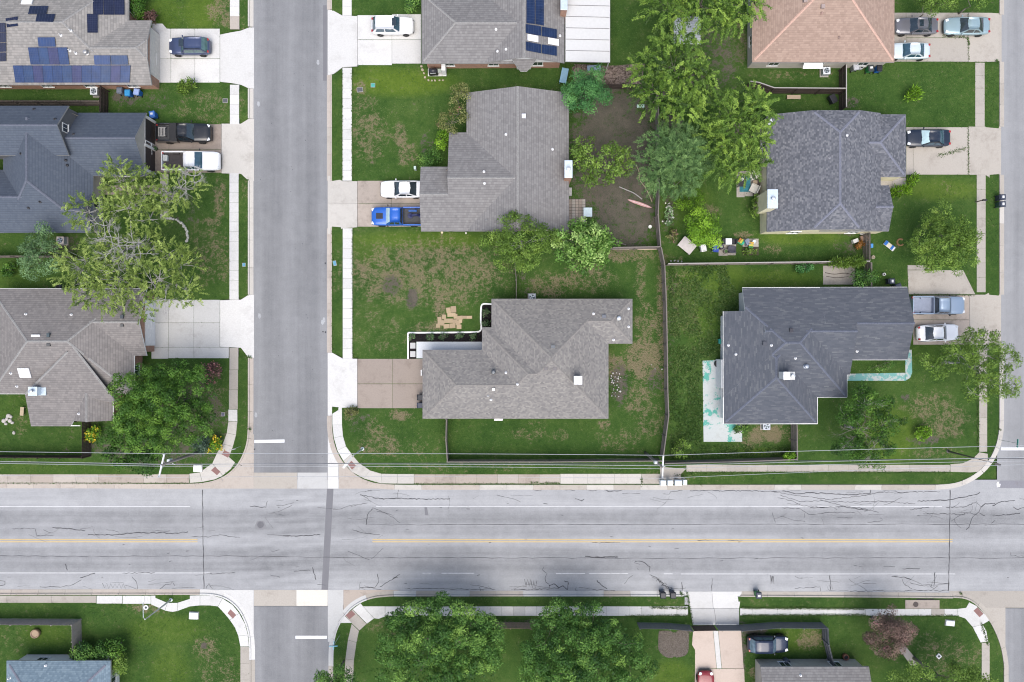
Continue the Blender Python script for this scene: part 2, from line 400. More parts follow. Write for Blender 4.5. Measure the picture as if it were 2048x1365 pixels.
# lawn blocks: one grid sheet each, edges snapped onto the outline
def corner(pts): return smooth_path(pts, 5)
BA = [(-700, -700), (497, -700)] + corner([(497, 840), (495, 880), (487, 908), (473, 932), (455, 949), (430, 961), (398, 967), (350, 968)]) + [(-700, 966)]
BB = [(664, -700), (664, 800)] + corner([(664, 845), (666, 872), (672, 897), (684, 921), (700, 940), (720, 955), (745, 965), (775, 969), (820, 970)]) + \
     corner([(1880, 969), (1905, 967), (1932, 958), (1958, 941), (1978, 918), (1991, 890), (1997, 860), (1998, 820)]) + [(1998, -700)]
BC = [(-700, 1190), (400, 1189)] + corner([(415, 1189), (440, 1193), (462, 1204), (480, 1223), (492, 1248), (498, 1272), (500, 1300)]) + [(500, 1900), (-700, 1900)]
BD = [(667, 1900)] + corner([(667, 1310), (669, 1285), (674, 1262), (686, 1238), (704, 1217), (726, 1203), (752, 1195), (785, 1192)]) + \
     corner([(1905, 1195), (1928, 1197), (1948, 1207), (1970, 1230), (1988, 1260), (2001, 1295), (2007, 1330)]) + [(2007, 1900)]
BLOBS = [  # px, py, rx, ry, channel (0 dry, 1 bare soil, 2 yellow-green), amount
 (850, 545, 190, 75, 0, .56), (783, 563, 32, 30, 0, .75), (783, 570, 22, 22, 1, .62), (824, 598, 13, 22, 1, .95), (824, 598, 20, 28, 0, .6), (905, 520, 60, 30, 0, .45), (880, 615, 14, 45, 0, .7), (905, 595, 10, 20, 0, .55),
 (755, 660, 60, 50, 0, .3), (860, 655, 50, 12, 0, .5), (720, 540, 18, 90, 0, .3), (850, 480, 160, 18, 2, .55), (740, 500, 40, 30, 2, .3),
 (740, 265, 42, 60, 0, .5), (800, 272, 16, 26, 0, .7), (812, 308, 20, 24, 0, .6), (852, 290, 14, 24, 1, .5), (728, 215, 30, 30, 0, .35), (800, 165, 110, 28, 2, .8), (760, 145, 60, 14, 2, .6), (720, 175, 16, 14, 0, .6),
 (1230, 300, 95, 150, 1, .78), (1225, 210, 80, 70, 1, .55), (1255, 425, 70, 85, 1, .70), (1195, 410, 35, 40, 0, .5), (1280, 380, 40, 30, 0, .45), (1250, 470, 60, 40, 1, .5), (1150, 470, 50, 60, 1, .4),
 (1420, 120, 70, 80, 1, .45), (1460, 90, 50, 70, 0, .4), (1340, 250, 30, 25, 1, .6), (1590, 150, 90, 10, 0, .35), (1700, 205, 20, 14, 1, .5),
 (1290, 720, 45, 50, 0, .75), (1240, 770, 22, 50, 1, .55), (1235, 735, 26, 30, 0, .7), (1275, 800, 40, 34, 0, .55), (1300, 840, 30, 40, 0, .45), (1310, 760, 18, 30, 1, .45), (1325, 640, 14, 160, 0, .6), (1290, 640, 24, 40, 0, .5),
 (1180, 550, 50, 40, 0, .5), (1250, 510, 70, 18, 0, .65), (1100, 570, 60, 28, 0, .55), (1045, 560, 25, 40, 1, .3), (1280, 560, 14, 50, 0, .45), (1080, 850, 20, 12, 0, .5), (1060, 868, 50, 14, 0, .4), (1120, 870, 20, 14, 0, .4), (1210, 850, 14, 12, 0, .7), (1240, 880, 60, 25, 0, .35),
 (1340, 640, 16, 110, 1, .3), (1360, 580, 25, 70, 0, .4), (1375, 640, 25, 30, 0, .45), (1430, 560, 80, 30, 2, .5), (1520, 560, 120, 20, 2, .4), (1400, 620, 50, 60, 2, .35),
 (1400, 430, 20, 20, 1, .5), (1425, 425, 16, 22, 0, .5), (1420, 440, 14, 20, 1, .4), (1485, 470, 22, 6, 0, .75), (1340, 430, 18, 60, 1, .35), (1370, 410, 60, 50, 2, .35),
 (1545, 500, 18, 10, 0, .55), (1600, 475, 90, 16, 2, .5), (1695, 500, 25, 24, 1, .4), (1690, 460, 25, 14, 1, .6),
 (1535, 868, 40, 18, 0, .85), (1505, 885, 30, 14, 0, .6), (1580, 870, 24, 16, 0, .6), (1520, 905, 60, 8, 2, .5),
 (1860, 815, 60, 34, 0, .5), (1905, 835, 40, 30, 0, .52), (1880, 860, 50, 24, 0, .55), (1850, 880, 40, 12, 1, .5), (1810, 795, 12, 10, 1, .5), (1780, 870, 60, 60, 2, .55), (1860, 905, 60, 14, 0, .4), (1840, 690, 60, 40, 2, .2), (1880, 380, 80, 22, 2, .5), (1900, 372, 40, 14, 0, .25),
 (390, 850, 75, 85, 1, .42), (405, 800, 50, 60, 0, .5), (300, 905, 130, 30, 1, .42), (205, 880, 40, 40, 1, .4), (440, 900, 30, 30, 1, .3), (340, 925, 60, 14, 0, .35), (120, 935, 150, 14, 2, .15),
 (415, 500, 45, 70, 0, .42), (440, 400, 14, 50, 0, .55), (425, 445, 24, 12, 0, .6), (440, 540, 25, 30, 0, .35), (350, 420, 60, 40, 1, .28), (130, 490, 40, 20, 1, .5), (490, 380, 8, 30, 0, .4), (485, 70, 8, 100, 0, .25),
 (400, 25, 40, 40, 2, .6), (445, 25, 40, 30, 0, .55), (330, 30, 40, 40, 2, .5), (300, 200, 60, 24, 1, .3), (410, 215, 60, 40, 0, .32), (250, 195, 30, 18, 1, .6), (480, 210, 12, 30, 0, .3),
 (30, 550, 60, 30, 2, .25), (50, 820, 60, 40, 2, .15), (40, 850, 20, 20, 0, .4),
 (410, 1293, 28, 22, 0, .6), (408, 1292, 8, 8, 1, .9), (290, 1218, 40, 14, 0, .5), (330, 1260, 80, 30, 2, .35), (440, 1345, 50, 40, 0, .35), (20, 1280, 30, 40, 0, .25), (90, 1270, 50, 25, 2, .3), (340, 1350, 40, 60, 2, .35),
 (780, 1255, 30, 24, 0, .4), (745, 1250, 20, 16, 0, .3), (1040, 1246, 60, 8, 1, .4), (1370, 1260, 16, 12, 1, .6), (1345, 1350, 40, 30, 2, .5), (1620, 1280, 26, 24, 0, .75), (1590, 1275, 50, 30, 2, .4), (1485, 1290, 10, 60, 1, .6), (1505, 1262, 30, 8, 1, .8), (1510, 1345, 14, 14, 0, .5),
 (1900, 1315, 70, 40, 0, .38), (1860, 1285, 60, 20, 0, .3), (1400, 1203, 300, 6, 0, .2), (1300, 955, 160, 10, 0, .3), (900, 935, 200, 12, 0, .25), (760, 890, 50, 30, 0, .5), (745, 855, 30, 18, 0, .5), (800, 832, 30, 12, 0, .65), (720, 850, 26, 30, 1, .3), (700, 830, 20, 20, 0, .4), (840, 900, 40, 30, 0, .3)]
APRONS = [rr(441, 55, 530, 178), rr(441, 240, 530, 360), rr(441, 592, 530, 712), rr(640, 22, 716, 150), rr(640, 364, 716, 455), rr(640, 710, 716, 815),
          rr(1905, 30, 2030, 122), rr(1905, 256, 2030, 348), rr(1905, 592, 2030, 688), rr(1372, 1150, 1476, 1248)]
def block(name, outline, label, step=5.0, frame=(-140, -140, 2190, 1505)):
    xs_ = [p[0] for p in outline]; ys_ = [p[1] for p in outline]
    x0, x1 = max(min(xs_), frame[0]), min(max(xs_), frame[2]); y0, y1 = max(min(ys_), frame[1]), min(max(ys_), frame[3])
    X, Y = np.meshgrid(np.arange(x0, x1 + step, step), np.arange(y0, y1 + step, step))
    ny, nx = X.shape; inside = in_poly(X, Y, outline)
    X = X.ravel().copy(); Y = Y.ravel().copy(); ins = inside.ravel()
    idx = np.arange(nx * ny).reshape(ny, nx)
    q = np.stack([idx[:-1, :-1], idx[1:, :-1], idx[1:, 1:], idx[:-1, 1:]], -1).reshape(-1, 4)
    q = q[ins[q].any(1)]
    out = np.unique(q[~ins[q]]) if (~ins[q]).any() else np.array([], int)
    bx = np.full(len(out), 1e9); best = np.full(len(out), 1e18); by = bx.copy()
    for i in range(len(outline)):
        a = np.array(outline[i], float); b = np.array(outline[(i + 1) % len(outline)], float); d = b - a; L = (d ** 2).sum()
        if L < 1e-6: continue
        t = np.clip(((X[out] - a[0]) * d[0] + (Y[out] - a[1]) * d[1]) / L, 0, 1)
        cx, cy = a[0] + t * d[0], a[1] + t * d[1]; ds = (X[out] - cx) ** 2 + (Y[out] - cy) ** 2; m = ds < best
        best[m] = ds[m]; bx[m] = cx[m]; by[m] = cy[m]
    X[out] = bx; Y[out] = by
    w = np.zeros((len(X), 4)); w[:, 3] = 1
    for (px, py, rx, ry, ch, am) in BLOBS:
        d = np.sqrt(((X - px) / rx) ** 2 + ((Y - py) / ry) ** 2); v = min(1, am * (1.2 if ch == 1 else 1.02)) * np.clip(1.25 - d, 0, 0.6) / 0.6
        w[:, ch] = np.maximum(w[:, ch], v)
    Z = ZL + 0.02 * np.sin(X * .05) * np.sin(Y * .043)
    Z[out] = ZL
    for ap in APRONS: Z[in_poly(X, Y, ap)] = -0.08
    k = S * (1 - ZL / H)
    co = np.stack([(X - CX) * k, (CY - Y) * k, Z], -1)
    used = np.unique(q); remap = -np.ones(len(X), int); remap[used] = np.arange(len(used))
    me = bpy.data.meshes.new(name); me.from_pydata(co[used].tolist(), [], remap[q].tolist())
    a = me.color_attributes.new('wear', 'FLOAT_COLOR', 'POINT'); a.data.foreach_set('color', w[used].ravel())
    me.materials.append(m_lawn('lawn')); me.shade_smooth(); me.update()
    return tag(link(name, me), label, 'lawn', kind='structure')
block('lawn', BA, 'lawns and yards of the lots west of the grey side street')
block('lawn', BB, 'lawns and yards of the large block between the two side streets')
block('lawn', BC, 'corner lawn south of the wide road, west of the street stub')
block('lawn', BD, 'lawns south of the wide road, under the two big leafy trees')

# kerbs: swept in sections about 3 m long
def offset_path(pts, d):
    out = []
    for i, p in enumerate(pts):
        a = Vector(pts[max(i - 1, 0)]); b = Vector(pts[min(i + 1, len(pts) - 1)]); t = (b - a); t.normalize()
        n = Vector((t.y, -t.x)); out.append(Vector(p) + n * d)
    return out
def resample(pts, step):
    pts = [Vector(p) for p in pts]; acc = [0.0]
    for i in range(1, len(pts)): acc.append(acc[-1] + (pts[i] - pts[i - 1]).length)
    n = max(1, round(acc[-1] / step)); out = []
    for k in range(n + 1):
        s_ = acc[-1] * k / n; j = 0
        while j < len(acc) - 2 and acc[j + 1] < s_: j += 1
        f = (s_ - acc[j]) / max(1e-9, acc[j + 1] - acc[j]); out.append(pts[j].lerp(pts[j + 1], f))
    return out
KPROF = [(-0.02, 0.0), (-0.02, 0.145), (0.13, 0.145), (0.165, 0.035), (0.56, 0.016), (0.56, -0.03)]
def kerb(label, path_px, side, m, step=3.0, m2=None):
    root = None; pts = W(path_px)
    if side < 0: pts = pts[::-1]
    fine = resample(pts, 0.5); n = max(1, round(len(fine) / (step / 0.5)))
    cuts = [round(i * (len(fine) - 1) / n) for i in range(n + 1)]
    e = empty('kerb', (*fine[0], 0)); tag(e, label, 'kerb', kind='structure')
    for i in range(n):
        seg = fine[cuts[i]:cuts[i + 1] + 1]
        if len(seg) < 2: continue
        d0 = (seg[1] - seg[0]).normalized() * 0.012; d1 = (seg[-1] - seg[-2]).normalized() * 0.012
        seg = [seg[0] + d0] + seg[1:-1] + [seg[-1] - d1]
        mb = MB(); rows = [offset_path(seg, d) for d, z in KPROF]; L = len(seg); K = len(KPROF)
        for j in range(L):
            for k in range(K): mb.v.append((rows[k][j].x, rows[k][j].y, KPROF[k][1]))
        for j in range(L - 1):
            for k in range(K - 1): mb.f.append((j * K + k, (j + 1) * K + k, (j + 1) * K + k + 1, j * K + k + 1))
        mb.f.append(tuple(range(K))); mb.f.append(tuple((L - 1) * K + k for k in range(K - 1, -1, -1)))
        o = mb.build('kerb_section', m if (m2 is None or rnd.random() < .6) else m2); o.parent = e; o.matrix_parent_inverse = Matrix.Translation((-fine[0][0], -fine[0][1], 0))
    return e
K1, K2 = PINK_C, TAN_C
LK = m_concrete('light_kerb', (0.43, 0.41, 0.375), 0.3)
kerb('pale kerb along the solar-panelled house at the street top', [(497, -200), (497, 54)], -1, LK)
kerb('pale kerb between the driveways of the solar house and the pickups', [(497, 178), (497, 238)], -1, LK)
kerb('pale kerb in front of the sparse branching tree', [(497, 362), (497, 590)], -1, LK)
kerb('pinkish kerb sweeping round the corner beside the round dense tree', [(497, 716)] + BA[2:-1] + [(120, 967), (-300, 967)], -1, K1)
kerb('tan kerb beside the topmost strip of grass', [(664, -200), (664, 20)], 1, K1)
kerb('tan kerb opposite the pickups and the sparse tree', [(664, 150), (664, 362)], 1, K1, m2=K2)
kerb('tan kerb in front of the patchy brown lawn', [(664, 457), (664, 706)], 1, K1, m2=K2)
kerb('pinkish kerb curving into the wide road by the back-fenced corner lot', [(664, 832)] + BB[2:36] + [(760, 967)] if False else [(664, 832)] + corner([(664, 845), (666, 872), (672, 897), (684, 921), (700, 940), (720, 955), (745, 965), (775, 969), (820, 970)]) + [(1120, 970)], 1, K1, m2=LK)
kerb('long tan kerb beside the mailboxes and wire pole', [(1120, 970), (1500, 970), (1870, 970)], 1, K2, m2=LK)
kerb('pale kerb rounding the corner beneath the dark street lamp', corner([(1870, 970), (1905, 967), (1932, 958), (1958, 941), (1978, 918), (1991, 890), (1997, 860), (1998, 820)]) + [(1998, 690)], 1, LK)
kerb('tan kerb beside the two dark bins', [(1998, 590), (1998, 350)], 1, K2, m2=LK)
kerb('tan kerb in front of the smooth green corner lawn', [(1998, 254), (1998, 124)], 1, K2)
kerb('tan kerb north of the pink-roofed house driveway', [(1998, 30), (1998, -200)], 1, K2)
kerb('pinkish kerb along the fenced yard south of the wide road', [(-300, 1190), (200, 1189), (400, 1189)], -1, K1, m2=K2)
kerb('white new kerb round the corner with the winding pavement', [(400, 1189)] + corner([(415, 1189), (440, 1193), (462, 1204), (480, 1223), (492, 1248), (498, 1272), (500, 1300)]) + [(500, 1320)], -1, WHITE_C)
kerb('stained kerb of the street stub below the winding pavement', [(500, 1320), (500, 1600)], -1, K2)
kerb('grey kerb curving round the corner with the blue street sign', [(667, 1600), (667, 1310)] + corner([(667, 1310), (669, 1285), (674, 1262), (686, 1238), (704, 1217), (726, 1203), (752, 1195), (785, 1192)]) + [(1000, 1192), (1368, 1192)], -1, GREY_C, m2=K2)
kerb('tan kerb beside the green bin with a white sticker', [(1480, 1193), (1700, 1194), (1905, 1196)], -1, K2, m2=AGED_C)
kerb('tan kerb round the corner of the pink flowering tree lot', corner([(1905, 1195), (1928, 1197), (1948, 1207), (1970, 1230), (1988, 1260), (2001, 1295), (2007, 1330)]) + [(2007, 1600)], -1, K2)

# concrete crossings where the side streets meet the wide road
def slab_obj(name, poly, m, parent, z1=ZS, z0=0.02, zf=None):
    mb = MB(); w = W(poly, 0.1); mb.prism(w, z0 if zf is None else (lambda x, y: zf(x, y) - 0.12), z1 if zf is None else zf)
    o = mb.build(name, m); o.parent = parent
    return o
def pave(name, label, slabs, bed=None, cat=None):
    """slabs: (poly, material); parent Empty carries the structure tag"""
    e = empty(name); tag(e, label, cat or name.replace('_', ' '), kind='structure')
    for s_ in slabs: slab_obj('slab', s_[0], s_[1], e, zf=s_[2] if len(s_) > 2 else None)
    return e
def inset(poly, d=0.25):
    cx = sum(p[0] for p in poly) / len(poly); cy = sum(p[1] for p in poly) / len(poly)
    out = []
    for x, y in poly:
        out.append((x + (d if x < cx else -d), y + (d if y < cy else -d)))
    return out
def split(x0, y0, x1, y1, n, axis, m, m2=None, p2=0.0):
    """n slabs along axis ('x' or 'y') with open joints"""
    o = []
    for i in range(n):
        a, b = i / n, (i + 1) / n
        p = rr(x0 + (x1 - x0) * a, y0, x0 + (x1 - x0) * b, y1) if axis == 'x' else rr(x0, y0 + (y1 - y0) * a, x1, y0 + (y1 - y0) * b)
        o.append((inset(p, 0.16), m2 if (m2 and rnd.random() < p2) else m))
    return o
flat = lambda z: (lambda x, y: z)
pave('road_crossing', 'concrete valley crossing where the side street meets the wide road', [
    (rr(507.3, 946, 593.7, 978), TAN_C, flat(.010)), (rr(594.3, 946, 654.7, 978), GREY_C, flat(.010)), (rr(655.3, 866, 676.7, 978), WHITE_C, flat(.009)),
    ([(507, 868), (507, 978), (350, 978), (395, 974), (430, 970), (460, 957), (480, 938), (494, 912), (500, 880)], PINK_C, flat(.008)),
    ([(677.3, 900), (690, 935), (712, 957), (745, 972), (780, 976), (830, 978), (677.3, 978)], PINK_C, flat(.008))])
pave('road_crossing', 'concrete valley crossing at the mouth of the southern street stub', [
    (rr(507.3, 1181, 591.7, 1213), TAN_C, flat(.010)), (rr(592.3, 1181, 654.7, 1213), m_concrete('cream_concrete', (0.55, 0.52, 0.46), .2), flat(.010)),
    ([(655.3, 1181), (686, 1181), (686, 1232), (672, 1258), (665, 1285), (655.3, 1285)], GREY_C, flat(.009)),
    ([(686.5, 1181), (800, 1181), (770, 1187), (735, 1194), (705, 1211), (686.5, 1231)], STAIN_C, flat(.008)),
    ([(400, 1181), (506.7, 1181), (506.7, 1295), (503, 1295), (497, 1262), (485, 1228), (465, 1203), (440, 1190), (410, 1186)], WHITE_C, flat(.008))])
pave('road_crossing', 'tan concrete crossing beside the pink flowering tree corner', [
    (rr(1900, 1183, 2200, 1216.6), AGED_C, flat(.010)), ([(1920, 1190), (2012, 1217), (2012, 1330), (2008, 1330), (1990, 1262), (1960, 1215)], TAN_C, flat(.008))])
pave('road_crossing', 'asphalt patch strip where the far street joins the wide road', [(rr(2001, 962, 2200, 977), m_concrete('joint_strip', (0.2, 0.2, 0.22), .3), flat(.009))])

# pavements
def apz(x_edge, x_in, z_edge=0.022):
    a = P(x_edge, 0).x; b = P(x_in, 0).x
    return lambda x, y: z_edge + (ZS - z_edge) * min(1, max(0, (x - a) / (b - a)))
pave('pavement', 'white pavement beside the solar house lawn', split(460, -60, 479, 33, 5, 'y', WHITE_C) + split(460, 33, 479, 59, 1, 'y', PINK_C) + split(460, 170, 478.5, 249, 4, 'y', WHITE_C))
pave('pavement', 'white pavement in front of the sparse branching tree', split(459, 347, 477.5, 600, 13, 'y', WHITE_C))
pave('pavement', 'stained pavement curving round the dense tree corner', [
    (inset(rr(459, 696, 477, 740)), AGED_C), (inset(rr(458.5, 740, 476.5, 780)), AGED_C), (inset(rr(458, 780, 476, 819)), AGED_C), (inset(rr(457, 819.5, 475, 843), .1), WHITE_C),
    ([(457, 843.5), (475, 843.5), (472, 870), (454, 866)], LK), ([(454, 866.5), (472, 870.5), (466, 893), (446, 888)], LK), ([(446, 888.5), (466, 893.5), (458, 914), (435, 905)], LK),
    ([(435, 905.5), (458, 914.5), (470, 925), (462, 938), (446, 951), (425, 927)], LK), ([(424.5, 927.5), (445.5, 951.5), (430, 959), (405, 964), (400, 945)], LK), ([(399.5, 945.3), (404.5, 964.3), (380, 966), (379, 948)], LK)]
    + split(-120, 949, 378.5, 966, 11, 'x', STAIN_C, PINK_C, .3))
def warn_pad(poly, label):
    e = tag(empty('tactile_paving', P(*poly[0], ZS)), label, 'paving', 'red tactile ramp pads')
    mb = MB(); mb.prism(W(poly, ZS), ZS - .01, ZS + .006); o = mb.build('pad', m_plain('tactile_red', (0.21, 0.115, 0.105), .8)); o.parent = e; o.matrix_parent_inverse = Matrix.Translation(-e.location)
    w = W(poly, ZS); db = MB()
    for i in range(1, 7):
        for j in range(1, 7):
            u, v = i / 7, j / 7; a = Vector(w[0]).lerp(Vector(w[1]), u); b = Vector(w[3]).lerp(Vector(w[2]), u); c = a.lerp(b, v)
            db.lathe([(.03, 0), (.02, .012)], (c.x, c.y, ZS + .004), 6)
    o = db.build('domes', m_plain('tactile_red', (0.21, 0.115, 0.105), .8), kind='stuff'); o.parent = e; o.matrix_parent_inverse = Matrix.Translation(-e.location)
warn_pad([(449, 901), (461, 907), (456, 916), (443, 909)], 'red tactile pad on the curved pavement beside the yellow flowers')
warn_pad([(430, 934), (441, 944), (434, 951), (422, 941)], 'red tactile pad next to the white utility lid, by the stained pavement')
warn_pad([(703, 922), (712, 932), (704, 940), (696, 929)], 'red tactile pad at the foot of the slim lamp post')
warn_pad([(461, 1219), (472, 1230), (466, 1238), (455, 1227)], 'red tactile pad on the winding white pavement')
warn_pad([(703, 1221), (711, 1229), (699, 1239), (691, 1231)], 'red tactile pad at the corner with the blue street sign')
warn_pad([(1955, 1215), (1967, 1228), (1959, 1235), (1947, 1222)], 'red tactile pad at the corner past the pink flowering tree')
pave('pavement', 'white pavement above the white hatchback driveway', split(685, -60, 703.5, 32, 5, 'y', WHITE_C))
pave('pavement', 'white pavement along the green lawn opposite the pickups', split(685, 136, 704, 362, 11, 'y', WHITE_C))
pave('pavement', 'white pavement along the patchy brown lawn', split(685.5, 457, 705, 718, 13, 'y', WHITE_C))
pave('pavement', 'white pavement curving past the slim lamp post to the wide road', [
    ([(665, 828), (684, 816), (684, 850), (665, 850)], WHITE_C), ([(665, 850.4), (684, 850.4), (686, 872), (668, 876)], WHITE_C), ([(668, 876.4), (686, 872.4), (692, 893), (675, 901)], WHITE_C), ([(675, 901.4), (692, 893.4), (703, 908), (687, 922)], WHITE_C),
    ([(687, 922.4), (703, 908.4), (718, 926), (703, 943)], LK), ([(703, 943.4), (718, 926.4), (740, 941), (728, 957)], LK), ([(728, 957.3), (740, 941.3), (763, 948), (762, 967)], LK), ([(762.4, 967), (763.4, 948), (795, 948.5), (795, 967.5)], LK), ([(795.4, 967.5), (795.4, 948.5), (828, 948.5), (828, 967.5)], LK)]
    + split(828.5, 949, 1120, 967.5, 7, 'x', STAIN_C, PINK_C, .4) + split(1120.5, 948, 1283, 968, 6, 'x', LK) + split(1283.5, 948, 1320, 968, 1, 'x', TAN_C))
pave('pavement', 'tan pavement from the mailboxes to the dark street lamp corner', [([(1320.4, 934), (1372, 938), (1362, 948), (1362, 968), (1320.4, 968)], TAN_C)] + split(1372.5, 930, 1900, 944, 13, 'x', TAN_C, AGED_C, .4) + [
    ([(1900.5, 929), (1925, 927), (1945, 918), (1958, 905), (1975, 908), (1975, 925), (1955, 944), (1940, 945), (1900.5, 944)], TAN_C)] + split(1958, 700, 1974, 904, 6, 'y', TAN_C))
pave('pavement', 'old pavement beside the two dark bins', split(1953, 350, 1971, 585, 8, 'y', AGED_C, TAN_C, .4))
pave('pavement', 'short pavement strip by the smooth green corner lawn', split(1950, 126, 1969, 254, 5, 'y', AGED_C, TAN_C, .5))
pave('pavement', 'stained pavement along the kerb of the fenced yard', split(-120, 1191.5, 193, 1206, 7, 'x', STAIN_C, AGED_C, .6))
pave('pavement', 'bright white pavement winding round the corner lawn', [
    (inset(rr(193.5, 1191.5, 245, 1207.5)), WHITE_C), (inset(rr(245.5, 1191.5, 302, 1208)), WHITE_C), ([(302.5, 1191.5), (311, 1191.5), (311, 1196), (335, 1206), (330, 1221), (302.5, 1209)], WHITE_C),
    ([(335.5, 1206.3), (355, 1206), (355, 1222), (345, 1224), (330.5, 1221.4)], WHITE_C), ([(355.5, 1206), (380, 1198), (380, 1191.5), (400, 1191), (400, 1211), (380, 1213), (355.5, 1222)], WHITE_C),
    ([(400.5, 1191), (425, 1191), (445, 1197), (436, 1213), (420, 1211), (400.5, 1211)], WHITE_C), ([(445.4, 1197.3), (465, 1210), (478, 1226), (460, 1240), (450, 1228), (436.4, 1213.4)], WHITE_C),
    ([(478.3, 1226.4), (490, 1248), (496, 1270), (477, 1272), (470, 1255), (460.3, 1240.4)], WHITE_C), ([(496, 1270.4), (498, 1293), (481, 1293), (477, 1272.4)], WHITE_C)] + split(481, 1293.5, 499, 1460, 5, 'y', AGED_C, TAN_C, .4))
pave('pavement', 'grey worn pavement leading down from the blue street sign corner', [
    ([(676, 1246), (688, 1231), (704, 1246)], WHITE_C), ([(690, 1231), (705, 1219), (733, 1248), (719, 1261), (704, 1247)], AGED_C), ([(703.5, 1248), (718, 1262), (713, 1285), (696, 1280)], AGED_C), ([(696, 1280.5), (713, 1285.5), (708, 1320), (691, 1318)], AGED_C),
    ([(691, 1318.5), (708, 1320.5), (706, 1365), (688, 1365)], AGED_C), ([(688, 1365.5), (706, 1365.5), (706, 1440), (688, 1440)], AGED_C),
    ([(705.5, 1218.5), (721, 1207), (726, 1213), (748, 1237), (734, 1247.5)], WHITE_C), ([(726.6, 1213), (770, 1213), (770, 1233), (757, 1238), (748.4, 1236.6)], WHITE_C)])
pave('pavement', 'white pavement passing behind the two big leafy trees', split(770.5, 1213, 1376, 1232, 26, 'x', WHITE_C, GREY_C, .1))
pave('pavement', 'white pavement edged by ragged grass toward the pink flowering tree', split(1480, 1217, 1730, 1231, 10, 'x', WHITE_C, TAN_C, .1) + split(1730.5, 1218, 1915, 1232, 7, 'x', WHITE_C, TAN_C, .25) + [
    ([(1915.4, 1218), (1932, 1216), (1938, 1205), (1952, 1212), (1980, 1240), (1965, 1249), (1945, 1254), (1930, 1237), (1915.4, 1232)], WHITE_C), ([(1964.6, 1249.5), (1972, 1262), (1976, 1283), (1961, 1285), (1945.3, 1254.5)], WHITE_C)] + split(1963, 1285.5, 1979, 1460, 5, 'y', AGED_C))

# driveways
def drive(label, slabs): return pave('driveway', label, slabs)
drive('white driveway under the dark blue hatchback', [([(305, 48), (325, 48), (334, 58), (341.5, 58.5), (341.5, 118), (305, 118)], WHITE_C), (inset(rr(305, 118.4, 342, 166)), WHITE_C), (inset(rr(342, 58, 390, 118)), WHITE_C), (inset(rr(342, 118.4, 390, 166)), WHITE_C), (inset(rr(390, 58, 440, 118)), WHITE_C), (inset(rr(390, 118.4, 440, 166)), WHITE_C),
    ([(440.4, 70), (460, 66), (482, 62), (498, 55), (507.5, 55), (507.5, 177), (498, 177), (482, 170), (460, 166), (440.4, 164)], WHITE_C, apz(507.5, 480))])
drive('brown driveway holding the black and the white pickup', [(inset(rr(300, 249, 338, 300)), BROWN_C), (inset(rr(338, 249, 443, 300)), BROWN_C), (inset(rr(300, 300.4, 338, 346)), BROWN_C), (inset(rr(338, 300.4, 443, 346)), BROWN_C),
    ([(443.4, 248), (482, 248), (497, 238), (507.5, 238), (507.5, 362), (497, 362), (482, 348), (443.4, 347)], LK, apz(507.5, 480))])
drive('pale empty driveway below the sparse tree', [(inset(rr(a, b, c, d)), GREY_C) for a, b, c, d in ((300, 600, 337, 646), (337, 600, 388, 646), (388, 600, 440, 646), (300, 646, 337, 695), (337, 646, 388, 695), (388, 646, 440, 695), (303, 695, 337, 718), (337, 695, 388, 717), (388, 695, 458, 717))]
    + [([(440.4, 601), (482, 600), (497, 590), (507.5, 590), (507.5, 716), (497, 716), (482, 696), (440.4, 694)], WHITE_C, apz(507.5, 480))])
drive('white driveway beneath the white hatchback', [([(655, 20), (664, 20), (685, 32), (714.6, 33), (714.6, 133), (685, 135), (664, 150), (655, 150)], WHITE_C, apz(655, 682)), (inset(rr(715, 31, 784, 80)), WHITE_C), (inset(rr(784, 29, 842, 79)), WHITE_C), (inset(rr(715, 80.4, 784, 131)), WHITE_C), (inset(rr(784, 79.4, 842, 128)), WHITE_C)])
drive('stained driveway under the white coupe and the blue pickup', [([(655, 352), (664, 352), (686, 363), (714.6, 363), (714.6, 408), (655, 408)], LK, apz(655, 682)), ([(655, 408.4), (714.6, 408.4), (714.6, 455), (686, 457), (664, 468), (655, 468)], LK, apz(655, 682)),
    (inset(rr(715, 362, 783, 408)), STAIN_C), (inset(rr(783, 362, 846, 408)), STAIN_C), (inset(rr(715, 408.4, 783, 454)), STAIN_C), (inset(rr(783, 408.4, 846, 454)), STAIN_C)])
drive('pinkish brown driveway with a white apron before the big taupe roof', [([(655, 706), (664, 706), (686, 718), (714.6, 718), (714.6, 815), (684, 816), (664, 832), (655, 832)], WHITE_C, apz(655, 682)),
    (inset(rr(715, 718, 785, 768)), BROWN_C), (inset(rr(785, 718, 852, 768)), BROWN_C), (inset(rr(715, 768.4, 785, 817)), BROWN_C), (inset(rr(785, 768.4, 852, 817)), BROWN_C)])
drive('old tan driveway with three sedans', [(inset(rr(1786, 26, 1812, 124)), AGED_C), (inset(rr(1812, 26, 1936, 76)), TAN_C), (inset(rr(1812, 76.4, 1936, 124)), AGED_C), (rr(1936.5, 26, 1998, 124), TAN_C, apz(2003, 1975)), (rr(1998, 20, 2004, 132), TAN_C, flat(.03))])
drive('tan driveway with the black sedan and a weedy joint', [(inset(rr(1812, 255, 1826, 350)), TAN_C), (inset(rr(1826, 255, 1936, 350)), TAN_C), ([(1936.5, 254), (1970, 254), (1990, 243), (2003, 243), (2003, 362), (1990, 362), (1970, 350), (1936.5, 350)], TAN_C, apz(2003, 1975))])
drive('tan driveway with a silver pickup and a white car', [(inset(rr(1826, 591, 1938, 640)), STAIN_C), (inset(rr(1826, 640.4, 1938, 690)), STAIN_C), ([(1938.5, 590), (1970, 590), (1990, 580), (2003, 580), (2003, 700), (1990, 700), (1970, 690), (1938.5, 690)], TAN_C, apz(2003, 1975))])
